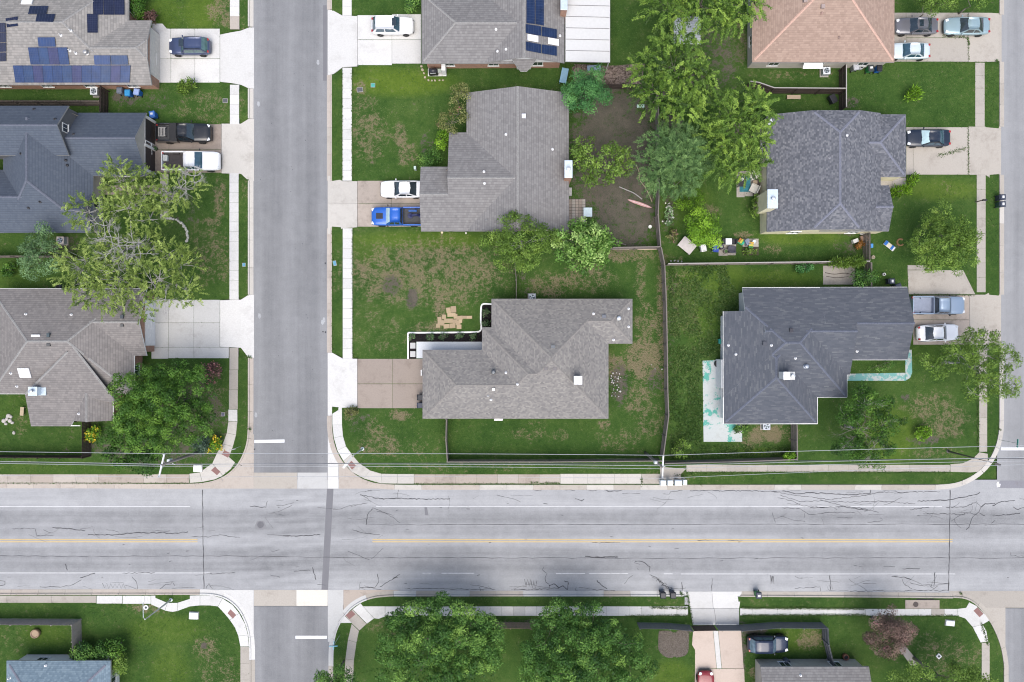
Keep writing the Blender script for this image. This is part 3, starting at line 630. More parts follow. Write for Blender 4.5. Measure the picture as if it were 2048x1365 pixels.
drive('chamfered extra concrete pad beside the silver pickup driveway', [([(1815, 531), (1860, 531), (1862, 540), (1815, 540)], AGED_C), ([(1815, 541), (1926, 541), (1950, 589), (1817, 589)], AGED_C)])
yz = lambda y0, y1: (lambda a, b: (lambda x, y: .022 + (ZS - .022) * min(1, max(0, (a - y) / (a - b)))))(P(0, y0).y, P(0, y1).y)
drive('white driveway crossing the pavement to the dark gate', [([(1366, 1184), (1424, 1184), (1426, 1217), (1380, 1217), (1374, 1193)], WHITE_C, yz(1184, 1205)), ([(1424.6, 1184), (1484, 1184), (1482, 1193), (1478, 1217), (1426.6, 1217)], WHITE_C, yz(1184, 1205)), ([(1380, 1217.6), (1428, 1217.6), (1432, 1250), (1386, 1250)], GREY_C), ([(1428.6, 1217.6), (1478, 1217.6), (1478, 1250), (1432.6, 1250)], GREY_C)])
RIB = m_concrete('broom_finished_concrete', (0.46, 0.385, 0.33), .2)
drive('pink ribbed driveway with a white centre strip behind the gate', [([(1386, 1262), (1426, 1262), (1433, 1337), (1390, 1338), (1390, 1300), (1384, 1290)], RIB), ([(1426.6, 1262), (1436, 1262), (1443, 1337), (1433.6, 1337)], WHITE_C), ([(1436.6, 1262), (1482, 1262), (1487, 1337), (1443.6, 1337)], RIB), ([(1390, 1338.6), (1488, 1337.6), (1492, 1440), (1388, 1440)], RIB)])
# garden paths and slabs
pave('garden_path', 'tan garden path leading to the dark house entrance', [(rr(194, 371.5, 276, 390), BROWN_C), (rr(276.5, 371.5, 320, 390), BROWN_C), (rr(320.5, 348, 337, 440), AGED_C)])
pave('patio', 'pale patio slab with peeling green paint behind the navy roof', [(([(1405, 722), (1449, 720), (1452, 848), (1484, 850), (1484, 884), (1407, 884)]), m_peel('peeling_patio', (0.43, 0.46, 0.45), (0.03, 0.30, 0.23), 0.8, .54))])
pave('garden_path', 'green painted path bending round the navy roofed garage', [([(1694, 748), (1810, 746), (1810, 762), (1694, 762)], m_peel('green_path', (0.36, 0.40, 0.38), (0.10, 0.29, 0.27), 1.0, .46)), ([(1810.4, 762), (1810.4, 720), (1812, 700), (1823, 700), (1824, 745), (1820, 756)], m_peel('green_path', (0.36, 0.40, 0.38), (0.10, 0.29, 0.27), 1.0, .46))])
pave('patio', 'grey slab half overgrown beside the back fence', [(rr(1646, 532, 1710, 569.5), AGED_C)])
pave('porch', 'small concrete porch by the mottled slate roof', [(rr(1752, 356, 1784, 380), TAN_C), (rr(1784.4, 356, 1812, 380), TAN_C)])
pave('garden_path', 'short path running from the pink flowering tree to the house', [([(1796, 1296), (1810, 1292), (1840, 1328), (1822, 1332)], AGED_C)])
e = pave('porch', 'pale blue white porch slab along the front of the taupe house', [([(833, 683.5), (966, 683.5), (966, 712), (846, 712), (846, 717), (833, 717)], m_concrete('porch_white', (0.58, 0.60, 0.615), .04))])
tiles = []
for i in range(5):
    for j in range(9): tiles.append((inset(rr(1137 + i * 6.8, 399 + j * 5.6, 1143.6 + i * 6.8, 404.5 + j * 5.6), .3), (BROWN_C, STAIN_C, AGED_C)[(i * 5 + j * 3) % 3]))
pe = empty('patio'); tag(pe, 'square tiled patio at the side of the double gable house', 'patio', kind='structure')
mb = MB(); mb.prism(W(rr(1136, 398, 1172, 451), .12), .02, .13); mb.build('bed', m_plain('tile_bed', (.07, .065, .055), .9), pe)
for t_, m_ in tiles: slab_obj('tile', t_, m_, pe)
# planting bed with white edging, small plants come later
pe = empty('planting_bed'); tag(pe, 'black mulch bed with white edging round the taupe house front', 'planting bed', kind='structure')
mb = MB(); mb.prism(W([(816, 667), (958, 666), (963, 660), (963, 612), (967, 609), (986, 609), (986, 657), (968, 657), (968, 684), (832, 684), (832, 718), (816, 718)], ZS), .05, ZS + .015)
mb.build('mulch', m_mulch('black_mulch', (0.008, 0.007, 0.008), (0.022, 0.018, 0.019), 14), pe)
edge = [(816, 718), (816, 666)] + corner([(818, 666), (900, 665.5), (950, 664.5), (960, 662), (962.5, 655), (961.5, 640), (962, 618), (964, 610), (970, 608)]) + [(986, 609)]
pts = [P(a, b, .2) for a, b in edge]
mb = MB()
for a, b in zip(pts[:-1], pts[1:]): mb.bar((a.x, a.y, .13), (b.x, b.y, .13), .17, .2)
mb.build('edging', m_plain('white_edging', (.72, .72, .70), .6), pe)
for y0 in (686, 703): slab_obj('stepping_stone', rr(820.5, y0, 831, y0 + 11.5), GREY_C, pe, z1=ZS + .035)
# gravel strip and mulch square
def patch(name, label, poly, m, z=ZL + .03, cat=None, bump_=0.05, kind='structure'):
    w = W(poly, z); bm = bmesh.new(); vs = [bm.verts.new((x, y, z)) for x, y in w]; f = bm.faces.new(vs)
    if f.normal.z < 0 or True: bmesh.ops.recalc_face_normals(bm, faces=[f])
    bmesh.ops.triangulate(bm, faces=bm.faces[:]); bmesh.ops.subdivide_edges(bm, edges=bm.edges[:], cuts=5, use_grid_fill=True)
    for v in bm.verts:
        if not v.is_boundary: v.co.z += rnd.uniform(0, bump_)
        else: v.co.z = ZL - .01
    bm.normal_update()
    for f in bm.faces:
        if f.normal.z < 0: f.normal_flip()
    me = bpy.data.meshes.new(name); bm.to_mesh(me); bm.free(); me.materials.append(m)
    return tag(link(name, me), label, cat or name, kind=kind)
patch('gravel', 'brown gravel strip behind the white metal patio roof', [(1143, 128), (1215, 130), (1290, 127), (1288, 170), (1146, 170)], m_mulch('brown_gravel', (0.055, 0.04, 0.032), (0.24, 0.19, 0.16), 7), kind='stuff')
patch('mulch', 'square patch of dark wood mulch beside the ribbed driveway', corner([(1318, 1262), (1345, 1260), (1374, 1262), (1379, 1280), (1376, 1305), (1362, 1315), (1335, 1316), (1318, 1302), (1316, 1280), (1318, 1262)])[:-1], m_mulch('grey_mulch', (0.075, 0.063, 0.053), (0.15, 0.13, 0.11), 16), bump_=.012, kind='stuff')

# road markings and cracks (children of the roads)
PAINT = m_concrete('road_paint', (0.48, 0.485, 0.49), .9, (0.30, 0.303, 0.306), .2, 1.2)
PAINTB = m_concrete('stop_line_paint', (0.70, 0.71, 0.72), .1, (0.4, 0.4, 0.4), .08, 2.0)
YEL = m_concrete('yellow_paint', (0.48, 0.36, 0.17), .35, (0.30, 0.29, 0.27), .15, 1.5)
TAR = m_plain('crack_sealant', (0.045, 0.045, 0.050), .7, var=.4, scale=3)
def mark(name, parent, poly, m, z):
    o = MB().add([(x, y, z) for x, y in W(poly)], [tuple(range(len(poly)))]).build(name, m, parent)
    me = o.data
    if me.polygons[0].normal.z < 0: me.flip_normals()
    return o
for a, b, y in ((-200, 380, 1013.5), (752, 1884, 1013.2), (-200, 420, 1146.3), (845, 862, 1147), (883, 948, 1147), (1112, 1170, 1147.5), (1178, 1256, 1147.5), (1328, 1345, 1148), (1362, 1910, 1148.3)):
    mark('lane_line', art, rr(a, y - .85, b, y + .85), PAINT, .006)
for a, b in ((-200, 395), (745, 1905)):
    mark('centre_line', art, rr(a, 1078.4, b, 1080.4), YEL, .006); mark('centre_line', art, rr(a, 1083.0, b, 1085.0), YEL, .006)
mark('stop_line', st1, [(509, 880.5), (569, 879.5), (569, 885.5), (509, 886.5)], PAINTB, .009)
mark('stop_line', st1b, rr(591, 1272, 654, 1278), PAINTB, .009)
mark('stop_line', st2, rr(2002, 895.5, 2120, 901), PAINTB, .009)
mark('arrow_mark', st2, [(1994, 975), (1993, 968), (1996, 963), (1998, 968), (2001, 968), (2000, 974)], PAINTB, .012)
mark('patch_strip', art, [(654, 978), (667, 978), (656, 1180), (643, 1180)], m_asphalt('dark_patch', (0.22, 0.22, 0.23), (0.15, 0.15, 0.16), 1, 0.5), .005)
mark('patch_strip', art, [(849, 1015), (854, 1015), (857, 1031), (850, 1031)], m_asphalt('dark_patch', (0.22, 0.22, 0.23), (0.15, 0.15, 0.16), 1, 0.5), .005)
mark('patch_strip', st1, rr(646, 11, 653.5, 162), m_asphalt('dark_patch', (0.22, 0.22, 0.23), (0.15, 0.15, 0.16), 1, 0.5), .008)
for k, (x, y) in enumerate(((636, 125), (517, 208), (519, 632), (648, 640), (645, 645), (512, 830))):
    mark('faded_survey_mark', st1, [(x - 2, y - 5), (x + 2, y - 4), (x + 3, y + 3), (x, y + 6), (x - 3, y + 2)], m_concrete('old_survey_paint', (.32, .33, .34), .5, (.22, .225, .23), .2, 3.0), .0085 + k * .0002)
crk = MB()
def ribbon(pts, w, jit=1.2, z=.0075, step=7.0):
    q = []
    for (a, b) in zip(pts[:-1], pts[1:]):
        d = math.hypot(b[0] - a[0], b[1] - a[1]); n = max(1, int(d / step))
        for i in range(n):
            t = i / n; q.append((a[0] + (b[0] - a[0]) * t + rnd.uniform(-jit, jit) * (i > 0), a[1] + (b[1] - a[1]) * t + rnd.uniform(-jit, jit) * (i > 0)))
    q.append(pts[-1]); w3 = [P(a, b, 0) for a, b in q]; n = len(w3); base = len(crk.v)
    for i, p in enumerate(w3):
        d = (w3[min(i + 1, n - 1)] - w3[max(i - 1, 0)]).normalized(); s_ = Vector((-d.y, d.x, 0)) * w / 2 * rnd.uniform(.6, 1.4)
        crk.v += [(p.x + s_.x, p.y + s_.y, z), (p.x - s_.x, p.y - s_.y, z)]
    for i in range(n - 1): crk.f.append((base + 2 * i, base + 2 * i + 1, base + 2 * i + 3, base + 2 * i + 2))
LONG = [[(-200, 1112), (200, 1113), (420, 1112), (700, 1116), (1000, 1116), (1400, 1117), (1800, 1116), (2200, 1117)], [(735, 1050), (1000, 1049.5), (1300, 1049.5), (1500, 1049), (1900, 1049), (2200, 1049)]]
for l in LONG: ribbon(l, .045, .8, step=16)
ribbon([(405, 980), (406, 1060), (408, 1178)], .075, .5); ribbon([(1900, 980), (1899, 1080), (1897, 1182)], .085, .5)
CR = [  # hand-placed crack sealing, thinner and wandering
 [(1565, 982), (1590, 988), (1620, 986), (1700, 990), (1740, 988), (1742, 978)], [(1560, 986), (1600, 992), (1660, 1000), (1690, 996), (1720, 993), (1760, 985), (1830, 984), (1880, 984)], [(1560, 990), (1600, 1004), (1640, 1002), (1700, 1005), (1760, 1003), (1830, 1008)], [(1555, 996), (1580, 1001), (1605, 1012), (1650, 1016)],
 [(1640, 1000), (1690, 1013), (1730, 1018), (1757, 1025)], [(1835, 1003), (1900, 1000), (1950, 990), (1960, 985)], [(1565, 1016), (1600, 1018), (1620, 1030), (1660, 1025), (1710, 1026)], [(1620, 1016), (1690, 1014), (1735, 1021)], [(1675, 1035), (1705, 1036)], [(1735, 1045), (1760, 1043), (1766, 1040), (1760, 1036)], [(1820, 1020), (1858, 1015)],
 [(1847, 1028), (1900, 1028), (1928, 1030), (1930, 1026)], [(1892, 1015), (1930, 1014), (1953, 1004), (1962, 1014), (1958, 1024), (1945, 1035), (1938, 1055), (1932, 1060)], [(1962, 1015), (1970, 1008), (1990, 1007)], [(1958, 1026), (1970, 1032)], [(1985, 1032), (2015, 1030), (2040, 1027)], [(2005, 1004), (2030, 1001)], [(1985, 1012), (2005, 1003)], [(1983, 1047), (1990, 1041)], [(2026, 1014), (2036, 1020), (2048, 1015)], [(2020, 1105), (2022, 1112), (2048, 1113)],
 [(720, 990), (760, 998), (800, 997), (850, 999), (900, 998)], [(726, 992), (742, 1003)], [(797, 978), (796, 996)], [(1065, 980), (1080, 982), (1090, 978)], [(1100, 979), (1150, 981)], [(1165, 980), (1190, 982), (1205, 978), (1220, 984), (1250, 980)], [(1327, 988), (1338, 989), (1342, 983), (1365, 981)], [(1380, 982), (1420, 981), (1440, 983)], [(1440, 982), (1500, 982), (1560, 984)], [(1150, 998), (1160, 1001), (1168, 999), (1162, 1003)],
 [(25, 1058), (70, 1057), (73, 1071), (107, 1071)], [(105, 1055), (130, 1057), (150, 1060), (170, 1062)], [(176, 1070), (230, 1070), (270, 1066), (325, 1066), (345, 1068), (376, 1064)], [(383, 1074), (420, 1074), (440, 1070), (480, 1076)], [(80, 1174), (125, 1174), (145, 1170), (163, 1160)], [(160, 1156), (190, 1147)], [(130, 1128), (135, 1141)], [(245, 1147), (310, 1146)], [(0, 1162), (10, 1163), (10, 1170), (0, 1172)], [(264, 1154), (273, 1165), (275, 1178)], [(320, 1178), (332, 1169), (340, 1170), (345, 1164), (350, 1172)], [(420, 1148), (470, 1146)], [(412, 1178), (418, 1167), (425, 1178)],
 [(500, 1013), (532, 1015), (535, 1003)], [(566, 1072), (600, 1072), (640, 1070)], [(705, 1060), (725, 1066), (760, 1070)], [(745, 1016), (770, 1026), (790, 1038), (800, 1046)], [(745, 1018), (735, 1030), (732, 1050)], [(720, 1176), (750, 1175), (757, 1165), (755, 1148)], [(760, 1174), (775, 1165), (800, 1149)], [(810, 1178), (870, 1177), (930, 1179), (985, 1179)], [(588, 1143), (620, 1141)], [(540, 1150), (560, 1155)], [(625, 1135), (632, 1160)],
 [(1170, 1113), (1200, 1115), (1235, 1113)], [(1190, 1116), (1236, 1115)], [(1028, 1180), (1050, 1180), (1100, 1178)], [(1088, 1135), (1084, 1140), (1094, 1147), (1090, 1156), (1092, 1165), (1098, 1169), (1100, 1177), (1118, 1177)], [(1098, 1172), (1108, 1168), (1118, 1176), (1126, 1172), (1135, 1180), (1136, 1164), (1128, 1162)], [(1194, 1161), (1202, 1170), (1214, 1178)], [(1270, 1123), (1285, 1124), (1300, 1134), (1300, 1145)], [(1268, 1126), (1280, 1130)], [(1424, 1156), (1423, 1182)], [(1363, 1165), (1364, 1182)], [(1185, 1180), (1230, 1181)], [(1184, 1086), (1240, 1085)], [(1395, 1081), (1425, 1081)], [(1456, 1081), (1485, 1082)],
 [(1590, 1177), (1620, 1176), (1640, 1174), (1641, 1183)], [(1660, 1150), (1661, 1180)], [(1700, 1183), (1760, 1182), (1810, 1183)], [(1783, 1154), (1810, 1155), (1822, 1160)], [(1804, 1158), (1808, 1168), (1824, 1178)], [(1820, 1166), (1840, 1172), (1860, 1172), (1868, 1178), (1876, 1172)], [(1870, 1145), (1868, 1175)], [(1805, 1138), (1840, 1138)], [(1767, 1133), (1790, 1134)], [(1810, 1182), (1830, 1180), (1850, 1182), (1866, 1180), (1878, 1183), (1896, 1181)]]
for c in CR: ribbon(c, rnd.choice((.045, .06, .08)), 1.0, step=4.0)
for cx, cy, n, w_, h_ in ((1063, 1168, 9, 28, 20), (230, 1172, 12, 50, 12), (1545, 1160, 8, 8, 18)):
    p = []
    for i in range(n): p += [(cx - w_ / 2 + w_ * i / n, cy + (h_ / 2 if i % 2 else -h_ / 2) * rnd.uniform(.6, 1))]
    ribbon(p, .045, .6)
for i in range(7): ribbon([(1300 + i * 5 + rnd.uniform(-4, 4), 1150 + i * 4), (1318 + i * 5, 1158 + i * 4 + rnd.uniform(-3, 3)), (1312 + i * 6, 1164 + i * 3)], .05, 1.2, step=3)
for i in range(40):
    x, y = rnd.uniform(-50, 2048), rnd.uniform(1000, 1175); ribbon([(x, y), (x + rnd.uniform(2, 9), y + rnd.uniform(-2, 2))], .05, .4)
for (x0, y0, x1, y1, n_) in ((1540, 982, 2048, 1045, 34), (1560, 1150, 1890, 1182, 16), (700, 1165, 1360, 1182, 16), (0, 1055, 420, 1076, 10), (0, 1150, 420, 1178, 10), (500, 985, 760, 1170, 22), (700, 982, 1540, 1000, 14)):
    for _ in range(n_):
        x, y = rnd.uniform(x0, x1), rnd.uniform(y0, y1); pts = [(x, y)]; a = rnd.choice((0, 0, 0, 1.5, .6, -.6)) + rnd.uniform(-.25, .25)
        for _k in range(rnd.randint(2, 6)): a += rnd.uniform(-.35, .35); x += 9 * math.cos(a); y += 5 * math.sin(a); pts.append((x, min(max(y, 981), 1182)))
        ribbon(pts, rnd.choice((.018, .025, .035)), .8, step=4)
crk.build('crack_seal', TAR, art, kind='stuff')
crk = MB()
for x, y in ((509, 899), (651, 527), (651, 665), (646, 664)): ribbon([(x - 1.5, y), (x + 1.5, y)], .16, 0, z=.0095)
for i in range(26): 
    x, y = rnd.uniform(512, 650), rnd.uniform(0, 930); ribbon([(x, y), (x + rnd.uniform(-1, 1), y + rnd.uniform(.8, 2))], .05, .1, z=.0095)
crk.build('tar_spots', TAR, st1, kind='stuff')


rg_ = [(521 + (11 + 2 * math.sin(a * 3)) * math.cos(a), 1051 + (11 + 2 * math.cos(a * 2)) * math.sin(a)) for a in np.linspace(0, 6.283, 22)[:-1]]
mark('repair_patch', art, rg_, m_asphalt('repair_ring', (0.26, 0.262, 0.268), (0.19, 0.192, 0.197), 0, .7), .0062)
# ------------------------------------------------------------------ houses
def clip_poly(poly, f):
    """keep the part of a convex polygon of (u, v, h) where f(u, v) >= 0"""
    out = []
    for i in range(len(poly)):
        a, b = poly[i], poly[(i + 1) % len(poly)]; fa, fb = f(a[0], a[1]), f(b[0], b[1])
        if fa >= 0: out.append(a)
        if (fa >= 0) != (fb >= 0):
            t = fa / (fa - fb); out.append(tuple(a[j] + (b[j] - a[j]) * t for j in range(3)))
    return out if len(out) > 2 else None
class Roof:
    """one roof volume in eave-level pixel space"""
    def __init__(s, x0, y0, x1, y1, axis, ends, pitch, ez=2.7, off=0.0, keep=None, cut=None, cap=True, jf=0.62):
        k = S * (1 - ez / H); s.k = k; s.ez = ez; s.off = off; s.cap = cap
        a0, a1, b0, b1 = (x0, x1, y0, y1) if axis == 'x' else (y0, y1, x0, x1)
        half = (b1 - b0) / 2; bm_ = (b0 + b1) / 2; hh = half * k * pitch
        run = lambda e: {'h': half, 'g': 0, 'j': half * (1 - jf)}[e]
        r0, r1 = a0 + run(ends[0]), a1 - run(ends[1])
        if r0 > r1: r0 = r1 = (a0 + a1) / 2
        q = lambda a, b, h: (a, b, h) if axis == 'x' else (b, a, h)
        fs = []; lines = [(q(r0, bm_, hh), q(r1, bm_, hh))]
        lo, hi = [q(a0, b0, 0), q(a1, b0, 0)], [q(a0, b1, 0), q(a1, b1, 0)]
        jb, jh = half * jf, hh * jf
        for (bb, sgn) in ((b0, 1), (b1, -1)):
            p = [q(a0, bb, 0), q(a1, bb, 0)]
            if ends[1] == 'j': p.append(q(a1, bb + sgn * jb, jh))
            p.append(q(r1, bm_, hh))
            if abs(r1 - r0) > 1e-6: p.append(q(r0, bm_, hh))
            if ends[0] == 'j': p.append(q(a0, bb + sgn * jb, jh))
            fs.append(p)
        for (aa, r, e) in ((a0, r0, ends[0]), (a1, r1, ends[1])):
            if e == 'h': fs.append([q(aa, b0, 0), q(r, bm_, hh), q(aa, b1, 0)]); lines += [(q(aa, b0, 0), q(r, bm_, hh)), (q(aa, b1, 0), q(r, bm_, hh))]
            if e == 'j': fs.append([q(aa, b0 + jb, jh), q(r, bm_, hh), q(aa, b1 - jb, jh)]); lines += [(q(aa, b0 + jb, jh), q(r, bm_, hh)), (q(aa, b1 - jb, jh), q(r, bm_, hh))]
        if keep: fs = [p for p in (clip_poly(f, keep) for f in fs) if p]
        if cut:                       # corner rectangle removed: (side_u, u, side_v, v)
            su, u0, sv, v0 = cut; new = []
            for f in fs:
                a = clip_poly(f, lambda u, v: -su * (u - u0)); b = clip_poly(f, lambda u, v: su * (u - u0))
                if b: b = clip_poly(b, lambda u, v: -sv * (v - v0))
                new += [p for p in (a, b) if p]
            fs = new
        s.set(fs, lines)
    def set(s, fs, lines):
        w = lambda p: Vector(((p[0] - CX) * s.k, (CY - p[1]) * s.k, s.ez + s.off + p[2]))
        s.faces = []
        for f in fs:
            f = [w(p) for p in f]; n = (f[1] - f[0]).cross(f[2] - f[0])
            for i in range(1, len(f) - 1): n = n if n.length > 1e-5 else (f[i] - f[0]).cross(f[i + 1] - f[0])
            if n.z < 0: f.reverse()
            s.faces.append(f)
        s.lines = [(w(a), w(b)) for a, b in lines]; return s
    def z(s, x, y):
        best = None
        for f in s.faces:
            if all((f[(i + 1) % len(f)].x - f[i].x) * (y - f[i].y) - (f[(i + 1) % len(f)].y - f[i].y) * (x - f[i].x) >= -1e-4 for i in range(len(f))):
                n = (f[1] - f[0]).cross(f[2] - f[0])
                if n.length < 1e-6: n = (f[2] - f[0]).cross(f[3] - f[0])
                if abs(n.z) > 1e-6:
                    zz = f[0].z - (n.x * (x - f[0].x) + n.y * (y - f[0].y)) / n.z
                    best = zz if best is None else max(best, zz)
        return best
def poly_roof(faces, ez=2.7, lines=()):
    """faces: lists of (px, py, height above eave); px are eave-level pixels"""
    r = Roof.__new__(Roof); r.k = S * (1 - ez / H); r.ez = ez; r.off = 0; r.cap = True
    return r.set(faces, list(lines))
def roof_mesh(r, m, parent, drop=0.2, fascia=None):
    key = {}; vs = []; fs = []; uvs = []
    def vid(p):
        q = (round(p.x, 3), round(p.y, 3), round(p.z, 3))
        if q not in key: key[q] = len(vs); vs.append(q)
        return key[q]
    edges = {}; mi = []
    for f in r.faces:
        ids = [vid(p) for p in f]; n = Vector((0, 0, 0))
        for i in range(1, len(f) - 1): n += (f[i] - f[0]).cross(f[i + 1] - f[0])
        n.normalize(); u = Vector((0, 0, 1)).cross(n); u = u.normalized() if u.length > 1e-4 else Vector((1, 0, 0)); v = n.cross(u)
        fs.append(ids); uvs.append([(p.dot(u), p.dot(v)) for p in f]); mi.append(0)
        for i in range(len(ids)): edges.setdefault(tuple(sorted((ids[i], ids[(i + 1) % len(ids)]))), []).append((ids[i], ids[(i + 1) % len(ids)]))
    nb = len(vs); top = list(vs); vs2 = vs + [(x, y, z - drop) for x, y, z in top]
    for f in list(fs): fs.append([i + nb for i in reversed(f)]); uvs.append([(0, 0)] * len(f)); mi.append(1)
    for e, l in edges.items():
        if len(l) == 1: a, b = l[0]; fs.append([b, a, a + nb, b + nb]); uvs.append([(0, 0)] * 4); mi.append(1)
    me = bpy.data.meshes.new('roof'); me.from_pydata(vs2, [], fs); uvl = me.uv_layers.new(name='UVMap')
    me.uv_layers['UVMap'].data.foreach_set('uv', [c for f in uvs for p in f for c in p])
    me.materials.append(m); me.materials.append(fascia or m_plain('fascia_grey', (.30, .29, .28), .6))
    me.polygons.foreach_set('material_index', mi); me.update()
    return link('roof', me, parent)
def caps(lines, m, parent, w=0.12, zf=None):
    mb = MB()
    for a, b in lines:
        L = (b - a).length
        if L < .3: continue
        d = (b - a) / L; sd = d.cross(Vector((0, 0, 1))).normalized(); n = max(1, int(L / .30)); dn = 0.07 if abs(d.z) < .05 else 0.045
        for i in range(n):
            p0 = a + d * (L * i / n); p1 = a + d * (L * (i + 1.12) / n); l0, l1 = .045, .022
            if zf:                      # only where this edge is a real crest of the whole roof
                c = (p0 + p1) / 2; zc = zf(c.x, c.y); q = c + sd * .45; r_ = c - sd * .45; z1, z2 = zf(q.x, q.y), zf(r_.x, r_.y)
                if zc is None or zc > c.z + .035 or z1 is None or z2 is None or z1 + z2 - 2 * zc > -.06: continue
            vs = [p0 + sd * w + Vector((0, 0, l0 - dn)), p0 + Vector((0, 0, l0)), p0 - sd * w + Vector((0, 0, l0 - dn)), p1 + sd * w + Vector((0, 0, l1 - dn)), p1 + Vector((0, 0, l1)), p1 - sd * w + Vector((0, 0, l1 - dn))]
            mb.add(vs, [(0, 3, 4, 1), (1, 4, 5, 2), (0, 1, 2)])
    if mb.v:
        o = mb.build('ridge_cap', m, parent, kind='stuff'); return o
def offset_poly(poly, d):
    n = len(poly); A = sum(poly[i][0] * poly[(i + 1) % n][1] - poly[(i + 1) % n][0] * poly[i][1] for i in range(n)); sg = 1 if A > 0 else -1
    out = []
    for i in range(n):
        p0, p1, p2 = Vector(poly[i - 1]), Vector(poly[i]), Vector(poly[(i + 1) % n])
        e1 = (p1 - p0).normalized(); e2 = (p2 - p1).normalized(); n1 = Vector((-e1.y, e1.x)) * sg; n2 = Vector((-e2.y, e2.x)) * sg
        k = 1 + n1.dot(n2); out.append(tuple(p1 + (n1 + n2) * (d / max(.3, k))))
    return out
WIN_FR = m_plain('window_frame_white', (.65, .65, .63), .5)
PANE = m_glass('window_pane', (.03, .04, .05))
class House:
    def __init__(s, label, roofs, outlines, m_roof, m_wall, m_cap=None, ez=2.7, overhang=.42, gutter=False, windows=True, gdoors=(), doors=(), m_fascia=None, drop=.2, name='house'):
        s.roofs = roofs; s.ez = ez
        c0 = outlines[0][0]; cen = P(sum(p[0] for p in c0) / len(c0), sum(p[1] for p in c0) / len(c0), ez)
        s.e = empty(name, (0, 0, 0)); tag(s.e, label, 'house'); s.e.location = (cen.x, cen.y, 0)
        s.off = Matrix.Translation((-cen.x, -cen.y, 0))
        for r in roofs:
            s.adopt(roof_mesh(r, m_roof, None, drop, m_fascia))
        ln = [l for r in roofs if r.cap for l in r.lines]; 
        o = caps(ln, m_cap or m_roof, None, zf=s.z)
        if o: s.adopt(o)
        s.segs = []
        for outl, zb in outlines:
            w = offset_poly(W(outl, ez), overhang); n = len(w)
            if sum(w[i][0] * w[(i + 1) % n][1] - w[(i + 1) % n][0] * w[i][1] for i in range(n)) < 0: w = w[::-1]
            mb = MB()
            for i in range(n):
                a, b = Vector(w[i]), Vector(w[(i + 1) % n]); L = (b - a).length; m = max(1, int(L / .35)); base = len(mb.v)
                for j in range(m + 1):
                    p = a.lerp(b, j / m); z = s.z(p.x, p.y); z = (ez if z is None else z) - drop - .01 + .06
                    mb.v += [(p.x, p.y, zb), (p.x, p.y, max(z, zb + .2))]
                for j in range(m): mb.f.append((base + 2 * j, base + 2 * j + 2, base + 2 * j + 3, base + 2 * j + 1))
                if zb < .5: s.segs.append((a, b))
            s.adopt(mb.build('wall', m_wall))
        if windows: s.auto_windows()
        for g_ in gdoors: s.garage(*g_)
        if gutter:
            for outl, zb in outlines[:1]:
                w = W(outl, ez)
                for i in range(len(w)):
                    a, b = Vector(w[i]), Vector(w[(i + 1) % len(w)])
                    if s.gable_edge(a, b): continue
                    s.adopt(MB().bar((a.x, a.y, ez - .07), (b.x, b.y, ez - .09), .09, .11).build('gutter', m_plain('gutter_white', (.62, .62, .60), .45)))
    def gable_edge(s, a, b):
        p = a.lerp(b, .5); z = s.z(p.x, p.y) or s.z(p.x + (0.02 if abs(a.x - b.x) < .1 else 0), p.y)
        c = Vector(s.e.location[:2]); q = p + (c - p).normalized() * .15; z = s.z(q.x, q.y)
        return z is None or z > s.ez + .35
    def adopt(s, o):
        o.parent = s.e; o.matrix_parent_inverse = s.off; return o
    def z(s, x, y):
        zs = [z for z in (r.z(x, y) for r in s.roofs) if z is not None]; return max(zs) if zs else None
    def at(s, px, py, up=0.0):
        """world point on the roof seen at pixel"""
        z = s.ez + 1
        for _ in range(8):
            p = P(px, py, z); q = s.z(p.x, p.y)
            if q is None: q = s.ez
            z = q
        p = P(px, py, z); p.z += up; return p
    def window(s, c, d, w, h, zc):
        d = d.normalized(); n = Vector((d.y, -d.x)); o = Vector((c.x + n.x * .03, c.y + n.y * .03, zc)); rz = math.atan2(d.y, d.x)
        fr = MB()
        for (x, z, ww, hh) in ((0, h / 2, w + .12, .07), (0, -h / 2, w + .12, .07), (-w / 2, 0, .07, h), (w / 2, 0, .07, h), (0, 0, .04, h)):
            fr.box((o.x + d.x * x, o.y + d.y * x, zc + z), (ww, .08, hh), rz)
        f = s.adopt(fr.build('window', WIN_FR)); g_ = MB().box((o.x - n.x * .01, o.y - n.y * .01, zc), (w, .03, h), rz).build('pane', PANE)
        g_.parent = f; g_.matrix_parent_inverse = Matrix.Identity(4)
        m = MB().box((o.x + n.x * .03, o.y + n.y * .03, zc - h / 2 - .06), (w + .2, .1, .05), rz).build('sill', WIN_FR); m.parent = f
    def auto_windows(s):
        for a, b in s.segs:
            L = (b - a).length
            if L < 3.2: continue
            n = max(1, int(L / 4.5))
            for i in range(n):
                c = a.lerp(b, (i + .5) / n); zc = 1.55
                s.window(c, b - a, 1.1, 1.2, zc)
    def garage(s, px, py, w, h, axis, m=None):
        """px,py: ground pixel of the door's centre; axis 'x' or 'y' along which it runs"""
        p = P(px, py, 1.0); best = None
        for a, b in s.segs:
            d = b - a
            if (abs(d.x) > abs(d.y)) != (axis == 'x'): continue
            t = max(0, min(1, (Vector(p[:2]) - a).dot(d) / d.length_squared)); c = a + d * t; q = (c - Vector(p[:2])).length
            if best is None or q < best[0]: best = (q, c, d)
        if not best: return
        _, c, d = best; d = d.normalized(); n = Vector((d.y, -d.x)); rz = math.atan2(d.y, d.x); m = m or m_plain('garage_door', (.5, .48, .44), .5)
        mb = MB(); rows = 4
        fr = s.adopt(MB().box((c.x + n.x * .02, c.y + n.y * .02, h / 2 + .1), (w + .16, .06, h + .12), rz).build('garage_door', m_plain('door_trim', (.6, .59, .56), .5)))
